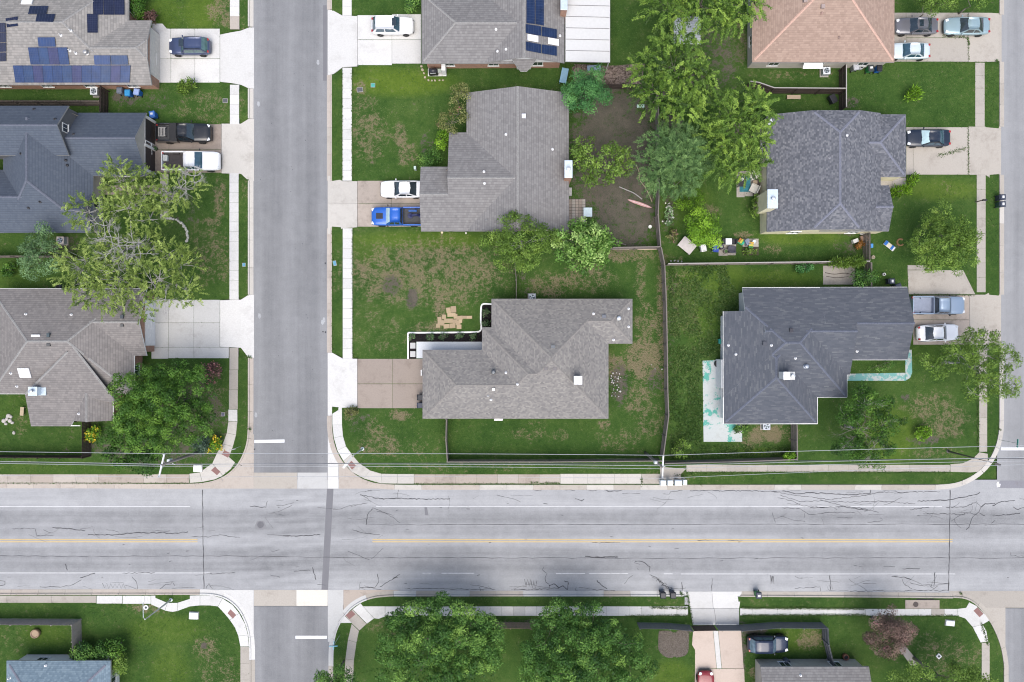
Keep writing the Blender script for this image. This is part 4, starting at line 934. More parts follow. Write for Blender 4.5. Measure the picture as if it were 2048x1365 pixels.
        for i in range(rows):
            o = MB().box((c.x + n.x * .055, c.y + n.y * .055, .12 + h * (i + .5) / rows), (w, .05, h / rows - .02), rz).build('panel', m); o.parent = fr
    # roof fittings -------------------------------------------------
    def pipe(s, px, py, r=.05, h=.35, c=(.62, .62, .62)):
        p = s.at(px, py); mb = MB(); mb.lathe([(.16, -.06), (.15, .03), (r + .03, .08), (r, .1), (r, h)], tuple(p), 10)
        s.adopt(mb.build('vent_pipe', m_plain('pipe_%.2f' % c[0], c, .5)))
    def turbine(s, px, py, c=(.35, .37, .38)):
        p = s.at(px, py); mb = MB(); mb.lathe([(.26, -.1), (.25, .05), (.16, .1), (.15, .22), (.22, .26), (.25, .36), (.20, .46), (.08, .5)], tuple(p), 14)
        s.adopt(mb.build('turbine_vent', m_plain('vent_metal', c, .4, .6), smooth=False))
    def box(s, px, py, w=.42, d=.42, h=.14, c=(.10, .10, .11), name='roof_vent'):
        p = s.at(px, py); o = MB().box((p.x, p.y, p.z + h / 2 - .03), (w, d, h + .1)).build(name, m_plain('ventbox_%.2f_%.2f' % (c[0], c[2]), c, .55), bevel=.02); s.adopt(o); return o
    def skylight(s, px, py, w, d, c=(.8, .8, .8)):
        p = s.at(px, py); z = [s.z(p.x + a * w / 2, p.y + b * d / 2) or p.z for a in (-1, 1) for b in (-1, 1)]
        sx = ((z[2] + z[3]) - (z[0] + z[1])) / 2 / w; sy = ((z[1] + z[3]) - (z[0] + z[2])) / 2 / d
        t = Matrix.Rotation(math.atan(sy), 4, 'X') @ Matrix.Rotation(-math.atan(sx), 4, 'Y')
        o = s.adopt(MB().box((p.x, p.y, p.z + .05), (w, d, .18), 0, t).build('skylight', m_plain('skylight_kerb', (.45, .45, .45), .5), bevel=.02))
        q = MB().box((p.x, p.y, p.z + .15), (w - .1, d - .1, .06), 0, t).build('dome', m_plain('skylight_dome', c, .25, coat=.4), bevel=.025); q.parent = o
    def chimney(s, x0, y0, x1, y1, ztop, m_body, zbase=0.0, m_cap=None, flue=True, name='chimney'):
        """pixel rectangle of the cap at ztop"""
        a, b = P(x0, y1, ztop), P(x1, y0, ztop); c = ((a.x + b.x) / 2, (a.y + b.y) / 2); w, d = b.x - a.x, b.y - a.y
        o = s.adopt(MB().box((c[0], c[1], (zbase + ztop - .1) / 2), (w - .1, d - .1, ztop - .1 - zbase)).build(name, m_body))
        q = MB().box((c[0], c[1], ztop - .05), (w, d, .12)).build('cap', m_cap or m_plain('sheet_metal', (.52, .60, .66), .35, .3), bevel=.02); q.parent = o
        if flue:
            f = MB().lathe([(.2, 0), (.2, .12), (.13, .16), (.13, .3), (.22, .32), (.2, .4), (.05, .42)], (c[0], c[1], ztop - .01), 14).build('flue', m_plain('flue_metal', (.45, .48, .5), .35, .5)); f.parent = o
        return o
def panels(label, house, quads, m, rows=None):
    """solar array: one child per panel; quads are pixel corner lists (tl, tr, br, bl) on the roof"""
    pts = [house.at(x, y) for q in quads for x, y in q]; c = sum(pts, Vector()) / len(pts)
    e = empty('solar_array', c); tag(e, label, 'solar panels', 'solar arrays on the roofs')
    for qi, q in enumerate(quads):
        w = [house.at(x, y) for x, y in q]; n = (w[1] - w[0]).cross(w[3] - w[0]); n.normalize(); n = n if n.z > 0 else -n
        ce = sum(w, Vector()) / 4; w = [ce + (p - ce) * .975 + n * .13 for p in w]; lo = [p - n * .05 for p in w]
        me = bpy.data.meshes.new('solar_panel'); vs = [tuple(p) for p in w + lo]
        if (w[1] - w[0]).cross(w[3] - w[0]).dot(n) > 0: fs = [(0, 1, 2, 3), (7, 6, 5, 4)] + [(i, i + 4, (i + 1) % 4 + 4, (i + 1) % 4) for i in range(4)]
        else: fs = [(3, 2, 1, 0), (4, 5, 6, 7)] + [((i + 1) % 4, (i + 1) % 4 + 4, i + 4, i) for i in range(4)]
        me.from_pydata(vs, [], fs); ul = me.uv_layers.new(name='UVMap'); U = {0: (0, 1), 1: (1, 1), 2: (1, 0), 3: (0, 0)}
        for l in me.loops: ul.data[l.index].uv = U[l.vertex_index % 4]
        me.materials.append(m[qi % len(m)] if isinstance(m, list) else m); me.update()
        o = link('solar_panel', me, e); o.matrix_parent_inverse = Matrix.Translation(-c)
def grid_q(x0, y0, x1, y1, nx, ny=1, shear=0.0):
    o = []
    for j in range(ny):
        for i in range(nx):
            a, b = x0 + (x1 - x0) * i / nx, x0 + (x1 - x0) * (i + 1) / nx; c, d = y0 + (y1 - y0) * j / ny, y0 + (y1 - y0) * (j + 1) / ny
            sh = lambda y: shear * (y - y0) / (y1 - y0)
            o.append([(a + sh(c), c), (b + sh(c), c), (b + sh(d), d), (a + sh(d), d)])
    return o

SH_TAUPE = m_shingle('taupe_shingles', ((0.138, 0.131, 0.128), (0.174, 0.167, 0.161), (0.210, 0.200, 0.187), (0.264, 0.251, 0.231)), .22, .15, .10, .75)
SH_SLATE = m_shingle('slate_shingles', ((0.076, 0.082, 0.095), (0.099, 0.104, 0.119), (0.128, 0.132, 0.148), (0.179, 0.183, 0.194)), .22, .17, .12, .95)
SH_NAVY = m_shingle('navy_shingles', ((0.068, 0.075, 0.090), (0.079, 0.087, 0.103), (0.091, 0.098, 0.114), (0.145, 0.152, 0.158)), .55, .15, .10, .7)
SH_NAVY2 = m_shingle('blue_grey_shingles', ((0.063, 0.077, 0.103), (0.079, 0.095, 0.122), (0.096, 0.113, 0.138)), .26, .26, .40, .45)
SH_GREY = m_shingle('grey_shingles', ((0.139, 0.133, 0.133), (0.187, 0.181, 0.178), (0.240, 0.234, 0.228)), .28, .27, .45, .5)
SH_GREY2 = m_shingle('brown_grey_shingles', ((0.138, 0.129, 0.126), (0.187, 0.175, 0.168), (0.242, 0.224, 0.212)), .28, .25, .45, .5)
SH_SAND = m_shingle('sand_grey_shingles', ((0.166, 0.160, 0.152), (0.232, 0.222, 0.209), (0.298, 0.280, 0.261)), .28, .27, .42, .6)
SH_PINK = m_shingle('salmon_shingles', ((0.235, 0.168, 0.135), (0.295, 0.214, 0.172), (0.350, 0.260, 0.210)), .3, .22, .25, .6)
SH_BLUE = m_shingle('steel_blue_shingles', ((0.110, 0.153, 0.189), (0.145, 0.198, 0.240), (0.196, 0.255, 0.291)), .24, .2, .2, .7)
CAP_L = m_plain('ridge_light', (.225, .22, .213), .9, var=.25, scale=6)
CAP_D = m_plain('ridge_navy', (0.098, 0.109, 0.140), .9, var=.25, scale=6)
CAP_P = m_plain('ridge_salmon', (0.456, 0.300, 0.240), .9, var=.2, scale=6)
CAP_T = m_plain('ridge_taupe', (.195, .184, .172), .9, var=.2, scale=6)
CAP_S = m_plain('ridge_slate', (0.150, 0.158, 0.195), .9, var=.2, scale=6)
BRICK_O = m_brick('orange_brick', (.33, .16, .095)); BRICK_T = m_brick('tan_brick', (.34, .27, .21))
SID_CREAM = m_siding('cream_siding', (.70, .65, .45)); SID_WHITE = m_siding('white_siding', (.66, .66, .64)); SID_GREY = m_siding('grey_siding', (.13, .13, .13)); SID_BEIGE = m_siding('beige_siding', (.44, .41, .36))
METAL = m_plain('sheet_metal', (.52, .60, .66), .35, .3)

# taupe house in the middle
h6 = House('large taupe hip-roofed house in the middle, skylight box near its ridge', [
    Roof(983, 598, 1217, 838, 'y', 'hh', .42), Roof(964, 655, 1217, 838, 'x', 'hh', .42, off=-.012), Roof(845, 700, 1100, 838, 'x', 'hg', .42, off=-.024), Roof(1100, 598, 1265, 688, 'x', 'gh', .42, off=-.02)],
    [([(845, 700), (964, 700), (964, 655), (983, 655), (983, 598), (1265, 598), (1265, 688), (1217, 688), (1217, 838), (845, 838)], .1)], SH_TAUPE, BRICK_T, CAP_T, gdoors=((850, 768, 4.9, 2.1, 'y'),))
h6.turbine(987, 744, (.12, .13, .14)); h6.pipe(1012, 746); h6.pipe(1035, 769); h6.box(987, 779, .3, .3, .2, (.6, .6, .6)); h6.pipe(982, 800); h6.pipe(976, 792, .04, .2, (.3, .3, .3)); h6.pipe(1187, 628); h6.box(1208, 633, .45, .35, .12, (.11, .12, .14)); h6.turbine(1237, 637, (.5, .53, .55)); h6.pipe(1257, 618); h6.pipe(1257, 654); h6.pipe(1227, 680); h6.box(1106, 694, .45, .35, .12, (.11, .12, .13)); h6.box(1092, 738, .4, .35, .12, (.14, .13, .13)); h6.box(1110, 738, .4, .35, .12, (.14, .13, .13))
h6.chimney(1148, 752.5, 1164.5, 769.5, 5.6, m_plain('white_chase', (.6, .6, .58), .5), 3.6, m_plain('white_cap', (.72, .72, .72), .4), flue=False)
# double gable house above it
k5 = .36
h5 = House('grey double gable house with a metal capped chimney on its side', [
    Roof(933, 186, 1138, 463, 'y', 'gg', k5), Roof(898, 265, 1035, 463, 'x', 'gg', k5, off=-.012),
    poly_roof([[(842, 463, 0), (905, 463, 0), (905, 394, 69 * S * .966 * k5), (842, 394, 69 * S * .966 * k5)], [(842, 335, .25), (898, 335, .25), (898, 394, 69 * S * .966 * k5), (842, 394, 69 * S * .966 * k5)]], lines=[((842, 394, 69 * S * .966 * k5), (898, 394, 69 * S * .966 * k5))])],
    [([(842, 335), (898, 335), (898, 265), (933, 265), (933, 186), (1138, 186), (1138, 463), (842, 463)], .1)], SH_GREY, BRICK_T, CAP_L, gdoors=((846, 405, 4.8, 2.1, 'y'),))
h5.box(1047.5, 233, .42, .42, .22, (.62, .63, .70)); h5.pipe(1012, 269); h5.pipe(968, 344, .07); h5.pipe(969, 367); h5.pipe(973, 441, .05, .25, (.2, .2, .2)); h5.pipe(1105, 299, .04, .2)
h5.chimney(1129, 321, 1145, 356, 4.6, BRICK_O)
# solar house
h4a = Roof(-150, -45, 257, 170, 'x', 'hh', .38); h4b = Roof(100, 41, 303, 170, 'x', 'gj', .38, off=-.015, jf=.7)
h1 = House('sand grey house carrying many blue solar panels, hatchback at its door', [h4a, h4b], [([(-150, -45), (257, -45), (257, 41), (303, 41), (303, 170), (-150, 170)], .1)], SH_SAND, BRICK_O, CAP_L, gdoors=((300, 110, 4.9, 2.1, 'y'),))
SOL = [m_solar('solar_blue', (.009, .032, .105)), m_solar('solar_blue_b', (.012, .036, .10)), m_solar('solar_violet', (.022, .028, .09)), m_solar('solar_blue_c', (.009, .032, .105))]
SOLD = m_solar('solar_dark', (.008, .012, .035))
panels('long row of twelve blue panels along the lower roof edge', h1, [[(27 + i * 19.6, 131), (46.6 + i * 19.6, 131), (51 + i * 19, 166), (32 + i * 19, 166)] for i in range(12)], SOL)
panels('block of four blue panels with a single one above the long row', h1, [[(57 + i * 19.6, 95), (76.6 + i * 19.6, 95), (82 + i * 19.4, 130), (62.5 + i * 19.4, 130)] for i in range(4)] + [[(76, 75), (111, 75), (113, 94), (78, 94)]], SOL)
panels('pair of blue panels laid sideways above the end of the long row', h1, [[(188 + i * 34, 111), (222 + i * 34, 111), (223 + i * 35, 130), (190 + i * 34, 130)] for i in range(2)], SOL)
panels('three dark panels at the roof corner above one upright panel', h1, [[(186 + i * 21, -2), (207 + i * 21, -2), (207.5 + i * 21, 31), (187 + i * 21, 31)] for i in range(3)] + [[(174, 29), (196, 29), (196, 67), (175, 67)]], SOLD)
panels('two dark tilted panels near the skylight', h1, [[(61, 14), (98, 14), (94, 30), (57, 30)], [(75, 30), (112, 30), (108, 46), (72, 45)]], SOLD)
panels('dark panels stepping down the edge of the solar house roof', h1, [[(12, 38), (37, 34), (37, 53), (15, 56)], [(-12, 46), (12, 46), (13, 66), (-10, 66)], [(-11, 67), (13, 66), (13.5, 85), (-10, 86)], [(-10, 87), (13.5, 86), (13.5, 104), (-10, 105)], [(-9, 106), (13.5, 105), (13.5, 123), (-8, 124)]], SOLD)
h1.skylight(56, 3, 1.2, .9); h1.turbine(174, 107, (.4, .39, .38)); h1.pipe(142, 62); h1.pipe(122, 71); h1.pipe(140, 102); h1.pipe(152, 107)
# two-level blue grey house
up = Roof(-150, 212, 137, 311, 'x', 'gg', .75, ez=4.7)
u_g = Roof(90, 226, 293, 352, 'x', 'gg', .72)
u_c = Roof(6, 255, 186, 466, 'y', 'gh', .72, off=-.01); u_d = Roof(97, 385, 185, 466, 'x', 'gg', .72, off=-.02); u_e = Roof(-160, 340, 90, 466, 'x', 'hg', .72, off=-.03)
h2 = House('steep blue grey house with a raised gable, pickups parked before it', [up, u_g, u_c, u_d, u_e], [([(-160, 226), (293, 226), (293, 352), (186, 352), (186, 466), (-160, 466)], .1)], SH_NAVY2, SID_BEIGE, CAP_D, gdoors=((297, 262, 2.6, 2.1, 'y', m_plain('dark_door', (.035, .03, .03), .5)), (297, 318, 2.6, 2.1, 'y', m_plain('dark_door', (.035, .03, .03), .5))))
wv = [P(-150, 215, 4.7), P(134, 215, 4.7), P(134, 308, 4.7), P(-150, 308, 4.7)]
zr = up.z((wv[1].x), (wv[1].y + wv[2].y) / 2) - .2; ym = (wv[1].y + wv[2].y) / 2
mb = MB(); mb.add([(wv[1].x, wv[1].y, 2.4), (wv[2].x, wv[2].y, 2.4), (wv[2].x, wv[2].y, 4.7), (wv[1].x, ym, zr), (wv[1].x, wv[1].y, 4.7), (wv[0].x, wv[0].y, 2.4), (wv[3].x, wv[3].y, 2.4), (wv[3].x, wv[3].y, 4.7), (wv[0].x, ym, zr), (wv[0].x, wv[0].y, 4.7)],
    [(0, 4, 3, 2, 1), (0, 5, 9, 4), (1, 2, 7, 6), (5, 6, 7, 8, 9)])
h2.adopt(mb.build('upper_wall', SID_GREY))
h2.window(Vector((wv[1].x, ym + .15)), Vector((0, 1)), .85, .9, 5.05)
for y_ in (240, 296, 345): p = P(300, y_, 1.2); h2.adopt(MB().box((p.x - .1, p.y, 1.25), (.5, .28, 2.3)).build('garage_post', m_plain('post_white', (.62, .61, .57), .6)))
for x_, y_ in ((68, 219), (110, 239), (147, 269), (134, 331), (131, 321), (80, 404), (57, 416), (42, 308), (282, 284)): h2.pipe(x_, y_, .06, .2, (.03, .03, .035))
# brown grey house below
s3 = lambda y, p: (853 - y) * S * .966 * p
h3 = House('brown grey house with a square skylight and a metal chimney flashing', [
    Roof(-19, 578, 268, 788, 'x', 'hh', .45), Roof(150, 578, 293, 712, 'x', 'gg', .45, off=-.012), Roof(141, 740, 226, 842, 'y', 'gg', .45, off=-.02),
    poly_roof([[(62, 853, 0), (141, 853, 0), (180, 792, s3(792, .27)), (172, 693, s3(693, .27)), (62, 788, s3(788, .27))], [(180, 792, s3(792, .27)), (226, 804, s3(804, .27)), (240, 804, s3(804, .27)), (172, 693, s3(693, .27))]], lines=[((62, 788, s3(788, .27)), (172, 693, s3(693, .27))), ((172, 693, s3(693, .27)), (240, 804, s3(804, .27)))])],
    [([(-19, 578), (293, 578), (293, 712), (268, 712), (268, 788), (226, 788), (226, 842), (160, 842), (160, 852), (62, 852), (62, 788), (-19, 788)], .1)], SH_GREY2, BRICK_O, CAP_L, gutter=True, gdoors=((300, 646, 4.9, 2.1, 'y', m_plain('white_door', (.66, .66, .66), .45)),), m_fascia=m_plain('fascia_white', (.66, .66, .65), .5))
h3.skylight(50, 746, 1.25, 1.15); h3.chimney(56, 774, 74, 792, 4.6, METAL); h3.adopt(MB().box(tuple(h3.at(84, 783, .05)), (.95, .85, .12)).build('flashing', METAL))
for x_, y_ in ((52, 629), (143, 630), (22, 747), (34, 773), (158, 828)): h3.pipe(x_, y_, .07, .22)
h3.box(72, 672, .9, .25, .1, (.6, .6, .6)); h3.box(98, 671, .3, .4, .18, (.05, .07, .08)); h3.box(98, 690, .35, .3, .15, (.08, .08, .08)); h3.box(245, 634, .35, .4, .18, (.05, .06, .07)); h3.box(245, 651, .3, .3, .15, (.08, .08, .08))
# house with the white patio roof
h4 = House('grey house with dark solar panels and a white metal patio roof', [Roof(968, -220, 1129, 126, 'y', 'gg', .38), Roof(843, -13, 1045, 127, 'x', 'hg', .38, off=-.012)],
    [([(843, -13), (968, -13), (968, -220), (1129, -220), (1129, 126), (843, 127)], .1)], SH_GREY, BRICK_O, CAP_L, gdoors=((845, 57, 4.8, 2.1, 'y'),))
a, b = P(979, 127, 2.6), P(1119, 127, 2.6)
o = MB().add([(a.x, a.y + .17, 2.45), (b.x, b.y + .17, 2.45), (b.x, b.y + .17, 2.75), ((a.x + b.x) / 2, a.y + .17, 4.1), (a.x, a.y + .17, 2.75), (a.x, a.y + .5, 2.45), (b.x, b.y + .5, 2.45)], [(0, 1, 2, 3, 4), (0, 5, 6, 1)]).build('gable_wall', SID_WHITE); h4.adopt(o)
bayz = 2.7; bay = poly_roof([[(1022, 122, .75), (1048, 117, .95), (1074, 122, .75), (1063, 133, .1), (1054, 142, -.1), (1041, 142, -.1), (1033, 133, .1)]], ez=2.7, lines=[])
h4.adopt(roof_mesh(bay, SH_GREY, None, .16, m_plain('fascia_white', (.66, .66, .65), .5)))
p = P(1048, 130, 1.2); h4.adopt(MB().prism([(p.x - 1.3, p.y + .9), (p.x + 1.3, p.y + .9), (p.x + .75, p.y - .1), (p.x - .75, p.y - .1)], .1, 2.62).build('bay_wall', SID_WHITE))
panels('tall dark panels beside two white reflecting ones near the gable', h4, [[(1052, -60), (1069, -60), (1069, -6), (1052, -6)], [(1070, -60), (1087, -60), (1087, -6), (1070, -6)], [(1052, -4), (1069, -4), (1069, 50), (1052, 48)], [(1070, -4), (1087, -4), (1087, 53), (1070, 50)], [(1050.5, 49), (1081.5, 54), (1081.5, 73), (1050.5, 67)], [(1082.5, 54.5), (1113, 60), (1113, 78), (1082.5, 73.5)], [(1050.5, 84), (1081.5, 90), (1081.5, 108), (1051, 102)], [(1082.5, 90), (1113, 94), (1113, 113), (1082.5, 108)]], m_solar('solar_navy', (.008, .02, .06)))
panels('two white reflecting panels between the dark ones near the gable', h4, [[(1054, 69), (1076, 73), (1076, 86), (1054, 82)], [(1095, 76), (1117, 80), (1117, 93), (1095, 89)]], m_plain('solar_white', (.72, .72, .74), .3))
h4.chimney(1121, -30, 1135, 20, 4.5, BRICK_O)
for x_, y_ in ((992, 59), (995, 103), (1012, 99), (1120, 72)): h4.pipe(x_, y_, .08, .2)
# white metal patio cover, one child per roof panel
pe = empty('patio_cover', P(1174, 58, 0)); tag(pe, 'white metal patio roof of wide ribbed panels against the grey house', 'patio roof')
inv = Matrix.Translation(-pe.location); MW = m_plain('white_sheet', (.50, .50, .49), .4, var=.05)
for i in range(9):
    y0, y1 = 125 - i * 22.7, 125 - (i + 1) * 22.7; a, b = P(1131, y0 - .6, 2.75), P(1220, y1 + .6, 2.6)
    o = MB().add([(a.x, a.y, 2.78), (b.x, a.y, 2.55), (b.x, b.y, 2.55), (a.x, b.y, 2.78), (a.x, a.y, 2.72), (b.x, a.y, 2.49), (b.x, b.y, 2.49), (a.x, b.y, 2.72)], [(0, 1, 2, 3), (7, 6, 5, 4), (0, 4, 5, 1), (1, 5, 6, 2), (2, 6, 7, 3), (3, 7, 4, 0)]).build('roof_panel', MW); o.parent = pe; o.matrix_parent_inverse = inv
    o2 = MB().bar((a.x + .05, a.y, 2.795), (b.x - .05, a.y, 2.565), .05, .03).build('seam', m_plain('seam_grey', (.16, .16, .16), .6)); o2.parent = pe; o2.matrix_parent_inverse = inv
a, b = P(1219, 125, 2.5), P(1219, -80, 2.5); o = MB().bar((a.x, a.y, 2.44), (b.x, b.y, 2.44), .12, .16).build('beam', MW); o.parent = pe; o.matrix_parent_inverse = inv
for y_ in (123, 60, -5): q = P(1218, y_, 2.3); o = MB().box((q.x, q.y, 1.22), (.1, .1, 2.3)).build('post', MW); o.parent = pe; o.matrix_parent_inverse = inv
# slate house on the right
h7 = House('mottled slate roofed house with cream walls and a tall cream chimney', [
    Roof(1534, 230, 1786, 464, 'y', 'jj', .36, keep=lambda u, v: 1756 - u), Roof(1640, 229, 1812, 354, 'x', 'gh', .36, off=-.012), Roof(1640, 318, 1757, 392, 'x', 'gh', .36, off=.01), Roof(1640, 371, 1778, 463, 'x', 'gg', .36, off=-.02)],
    [([(1534, 230), (1812, 229), (1812, 354), (1757, 354), (1757, 371), (1778, 371), (1778, 463), (1534, 464)], .1)], SH_SLATE, SID_CREAM, CAP_S, overhang=.12, gdoors=((1808, 300, 4.8, 2.1, 'y'),))
h7.chimney(1535, 379, 1556, 417, 5.0, SID_CREAM, 1.5)
p = h7.at(1536, 247, .5); dsh = h7.adopt(MB().lathe([(.42, .12), (.3, .03), (.05, 0)], tuple(p), 14, .6, 1).build('satellite_dish', m_plain('dish_grey', (.55, .58, .6), .4))); q = MB().tube([p - Vector((0, 0, .7)), p, p + Vector((.55, 0, .1))], .025).build('dish_arm', m_plain('dish_grey', (.55, .58, .6), .4)); q.parent = dsh
h7.pipe(1694, 271, .05, .2); h7.pipe(1659, 316, .04, .15, (.2, .2, .22))
# navy house, right
h8 = House('navy shingled house with white gutters and a white chimney', [
    Roof(1447, 576, 1694, 795, 'x', 'hh', .36, cut=(-1, 1485, -1, 623)), Roof(1520, 576, 1700, 750, 'x', 'gg', .36, off=-.012), Roof(1640, 575, 1815, 720, 'x', 'gg', .36, off=-.02), Roof(1447, 623, 1635, 848, 'y', 'hh', .36, off=-.03)],
    [([(1447, 623), (1485, 623), (1485, 576), (1815, 575), (1815, 720), (1700, 720), (1700, 750), (1694, 750), (1694, 795), (1635, 795), (1635, 848), (1447, 848)], .1)], SH_NAVY, SID_WHITE, CAP_D, gutter=True, gdoors=((1820, 612, 2.6, 2.1, 'y'), (1820, 665, 2.6, 2.1, 'y')), m_fascia=m_plain('fascia_white', (.66, .66, .65), .5))
h8.chimney(1567, 744, 1580, 760, 5.9, m_plain('white_chase', (.6, .6, .58), .5), 3.2, m_plain('white_cap', (.72, .72, .72), .4), flue=False); h8.chimney(1578, 744, 1590, 760, 5.5, m_brick('red_brick', (.22, .09, .07)), 3.2, m_plain('pale_cap', (.5, .5, .48), .5))
for x_, y_ in ((1543, 691), (1472, 709), (1457, 691), (1591, 717), (1714, 703)): h8.pipe(x_, y_, .06, .25)
h8.box(1529, 687, .4, .4, .14, (.05, .055, .07)); h8.box(1582, 661, .35, .4, .16, (.03, .03, .04)); h8.turbine(1611, 733, (.3, .33, .38))
# salmon house
h9 = House('salmon shingled hip-roofed house behind the three sedans', [Roof(1504, -172, 1789, 125, 'y', 'hh', .42)], [([(1504, -172), (1789, -172), (1789, 125), (1504, 125)], .1)], SH_PINK, SID_BEIGE, CAP_P, overhang=.35, gdoors=((1788, 70, 4.8, 2.1, 'y'),))
h9.box(1645, 14, .4, .4, .2, (.3, .24, .22)); h9.box(1610, 2, .4, .4, .2, (.3, .24, .22)); h9.pipe(1643, 27, .08, .2, (.3, .2, .17)); h9.pipe(1678, 75, .05, .15, (.2, .14, .12))
a, b = P(1608, 127, 2.3), P(1645, 127, 2.3)
o = MB().add([(a.x, a.y + .1, 2.45), (b.x, b.y + .1, 2.45), (b.x + .1, b.y - .55, 2.2), (a.x - .1, a.y - .55, 2.2)], [(0, 3, 2, 1)]).build('awning', m_plain('awning_white', (.6, .6, .58), .5)); h9.adopt(o)
# two houses cut by the lower frame edge
h10 = House('steel blue hip-roofed house at the lower frame edge beside a hedge', [Roof(13, 1322, 221, 1520, 'y', 'hh', .42)], [([(13, 1322), (221, 1322), (221, 1520), (13, 1520)], .1)], SH_BLUE, SID_WHITE, CAP_S, overhang=.45)
h10.pipe(92, 1331, .1, .2); h10.pipe(20, 1356, .07)
h11 = House('grey roofed house at the lower frame edge with two windows below the fence', [Roof(1521, 1334, 1738, 1500, 'x', 'gg', .38)], [([(1521, 1334), (1738, 1334), (1738, 1500), (1521, 1500)], .1)], SH_GREY, SID_BEIGE, CAP_L, overhang=.3)
h11.pipe(1601, 1351, .09, .2)
# ------------------------------------------------------------------ vehicles (local: +x forward, z up)
TYRE = m_plain('tyre_rubber', (.018, .018, .018), .8); RIM = m_plain('alloy_rim', (.42, .43, .45), .35, .6)
CGLASS = m_glass('car_glass', (.018, .028, .036)); CGLASS_B = m_glass('car_glass_blue', (.03, .07, .10)); TRIM = m_plain('black_trim', (.015, .015, .016), .5)
LAMP = m_plain('lamp_lens', (.62, .64, .66), .15, coat=.6); TAIL = m_plain('tail_lens', (.30, .02, .02), .2, coat=.6); SHADE = m_plain('sun_shade', (.50, .66, .66), .3, .3)
def interp(x, xs, ys): return float(np.interp(x, xs, ys))
def loft(stations, m, parent, name, n_top=7, smooth=True):
    """stations: (x, half_width, z_bottom, z_belt, z_top)"""
    mb = MB(); ring = None; K = 0
    for (x, hw, zb, zs, zt) in stations:
        prof = [(-hw * .86, zb), (-hw * .97, zb + (zs - zb) * .25), (-hw, zb + (zs - zb) * .6), (-hw * .975, zs), (-hw * .90, zs + (zt - zs) * .55), (-hw * .62, zs + (zt - zs) * .88), (-hw * .3, zt - .004), (0, zt)]
        prof = prof + [(-y, z) for y, z in reversed(prof[:-1])]; K = len(prof)
        mb.v += [(x, y, z) for y, z in prof]
    for i in range(len(stations) - 1):
        for k in range(K - 1): mb.f.append((i * K + k, i * K + k + 1, (i + 1) * K + k + 1, (i + 1) * K + k))
        mb.f.append((i * K + K - 1, i * K, (i + 1) * K, (i + 1) * K + K - 1))
    mb.f.append(tuple(range(K - 1, -1, -1))); mb.f.append(tuple((len(stations) - 1) * K + k for k in range(K)))
    o = mb.build(name, m, parent, smooth=smooth)
    return o
def quadpatch(p00, p10, p11, p01, bulge, n=(0, 0, 1), seg=5):
    """curved patch between four corners; bulge along n"""
    mb = MB(); P4 = [Vector(q) for q in (p00, p10, p11, p01)]; n = Vector(n).normalized()
    for j in range(seg + 1):
        for i in range(seg + 1):
            u, v = i / seg, j / seg; p = P4[0].lerp(P4[1], u).lerp(P4[3].lerp(P4[2], u), v)
            mb.v.append(tuple(p + n * bulge * (1 - (2 * u - 1) ** 2) * (1 - .6 * (2 * v - 1) ** 2)))
    s_ = seg + 1
    for j in range(seg):
        for i in range(seg): mb.f.append((j * s_ + i, j * s_ + i + 1, (j + 1) * s_ + i + 1, (j + 1) * s_ + i))
    return mb
_wheel = {}
def wheels(e, xf, xr, hw, r=.33, w=.22):
    key = (round(r, 2), round(w, 2))
    if key not in _wheel:
        t = MB().lathe([(r * .62, -w / 2), (r * .93, -w / 2), (r, -w * .36), (r, w * .36), (r * .93, w / 2), (r * .62, w / 2)], (0, 0, 0), 20).mesh('tyre', TYRE, True)
        rm = MB().lathe([(r * .1, w * .5), (r * .16, w * .49), (r * .5, w * .40), (r * .64, w * .47), (r * .64, w * .1)], (0, 0, 0), 14).mesh('rim', RIM)
        _wheel[key] = (t, rm)
    for x in (xf, xr):
        for sy in (-1, 1):
            t = child('wheel', _wheel[key][0], e, (x, sy * (hw - w / 2 + .015), r), (-sy * math.pi / 2, 0, 0)); child('rim', _wheel[key][1], t)
def place(name, label, cat, px, py, deg, zref=1.0, group='cars parked on driveways'):
    p = P(px, py, zref); e = empty(name, (p.x, p.y, ZS), R(deg)); return tag(e, label, cat, group)
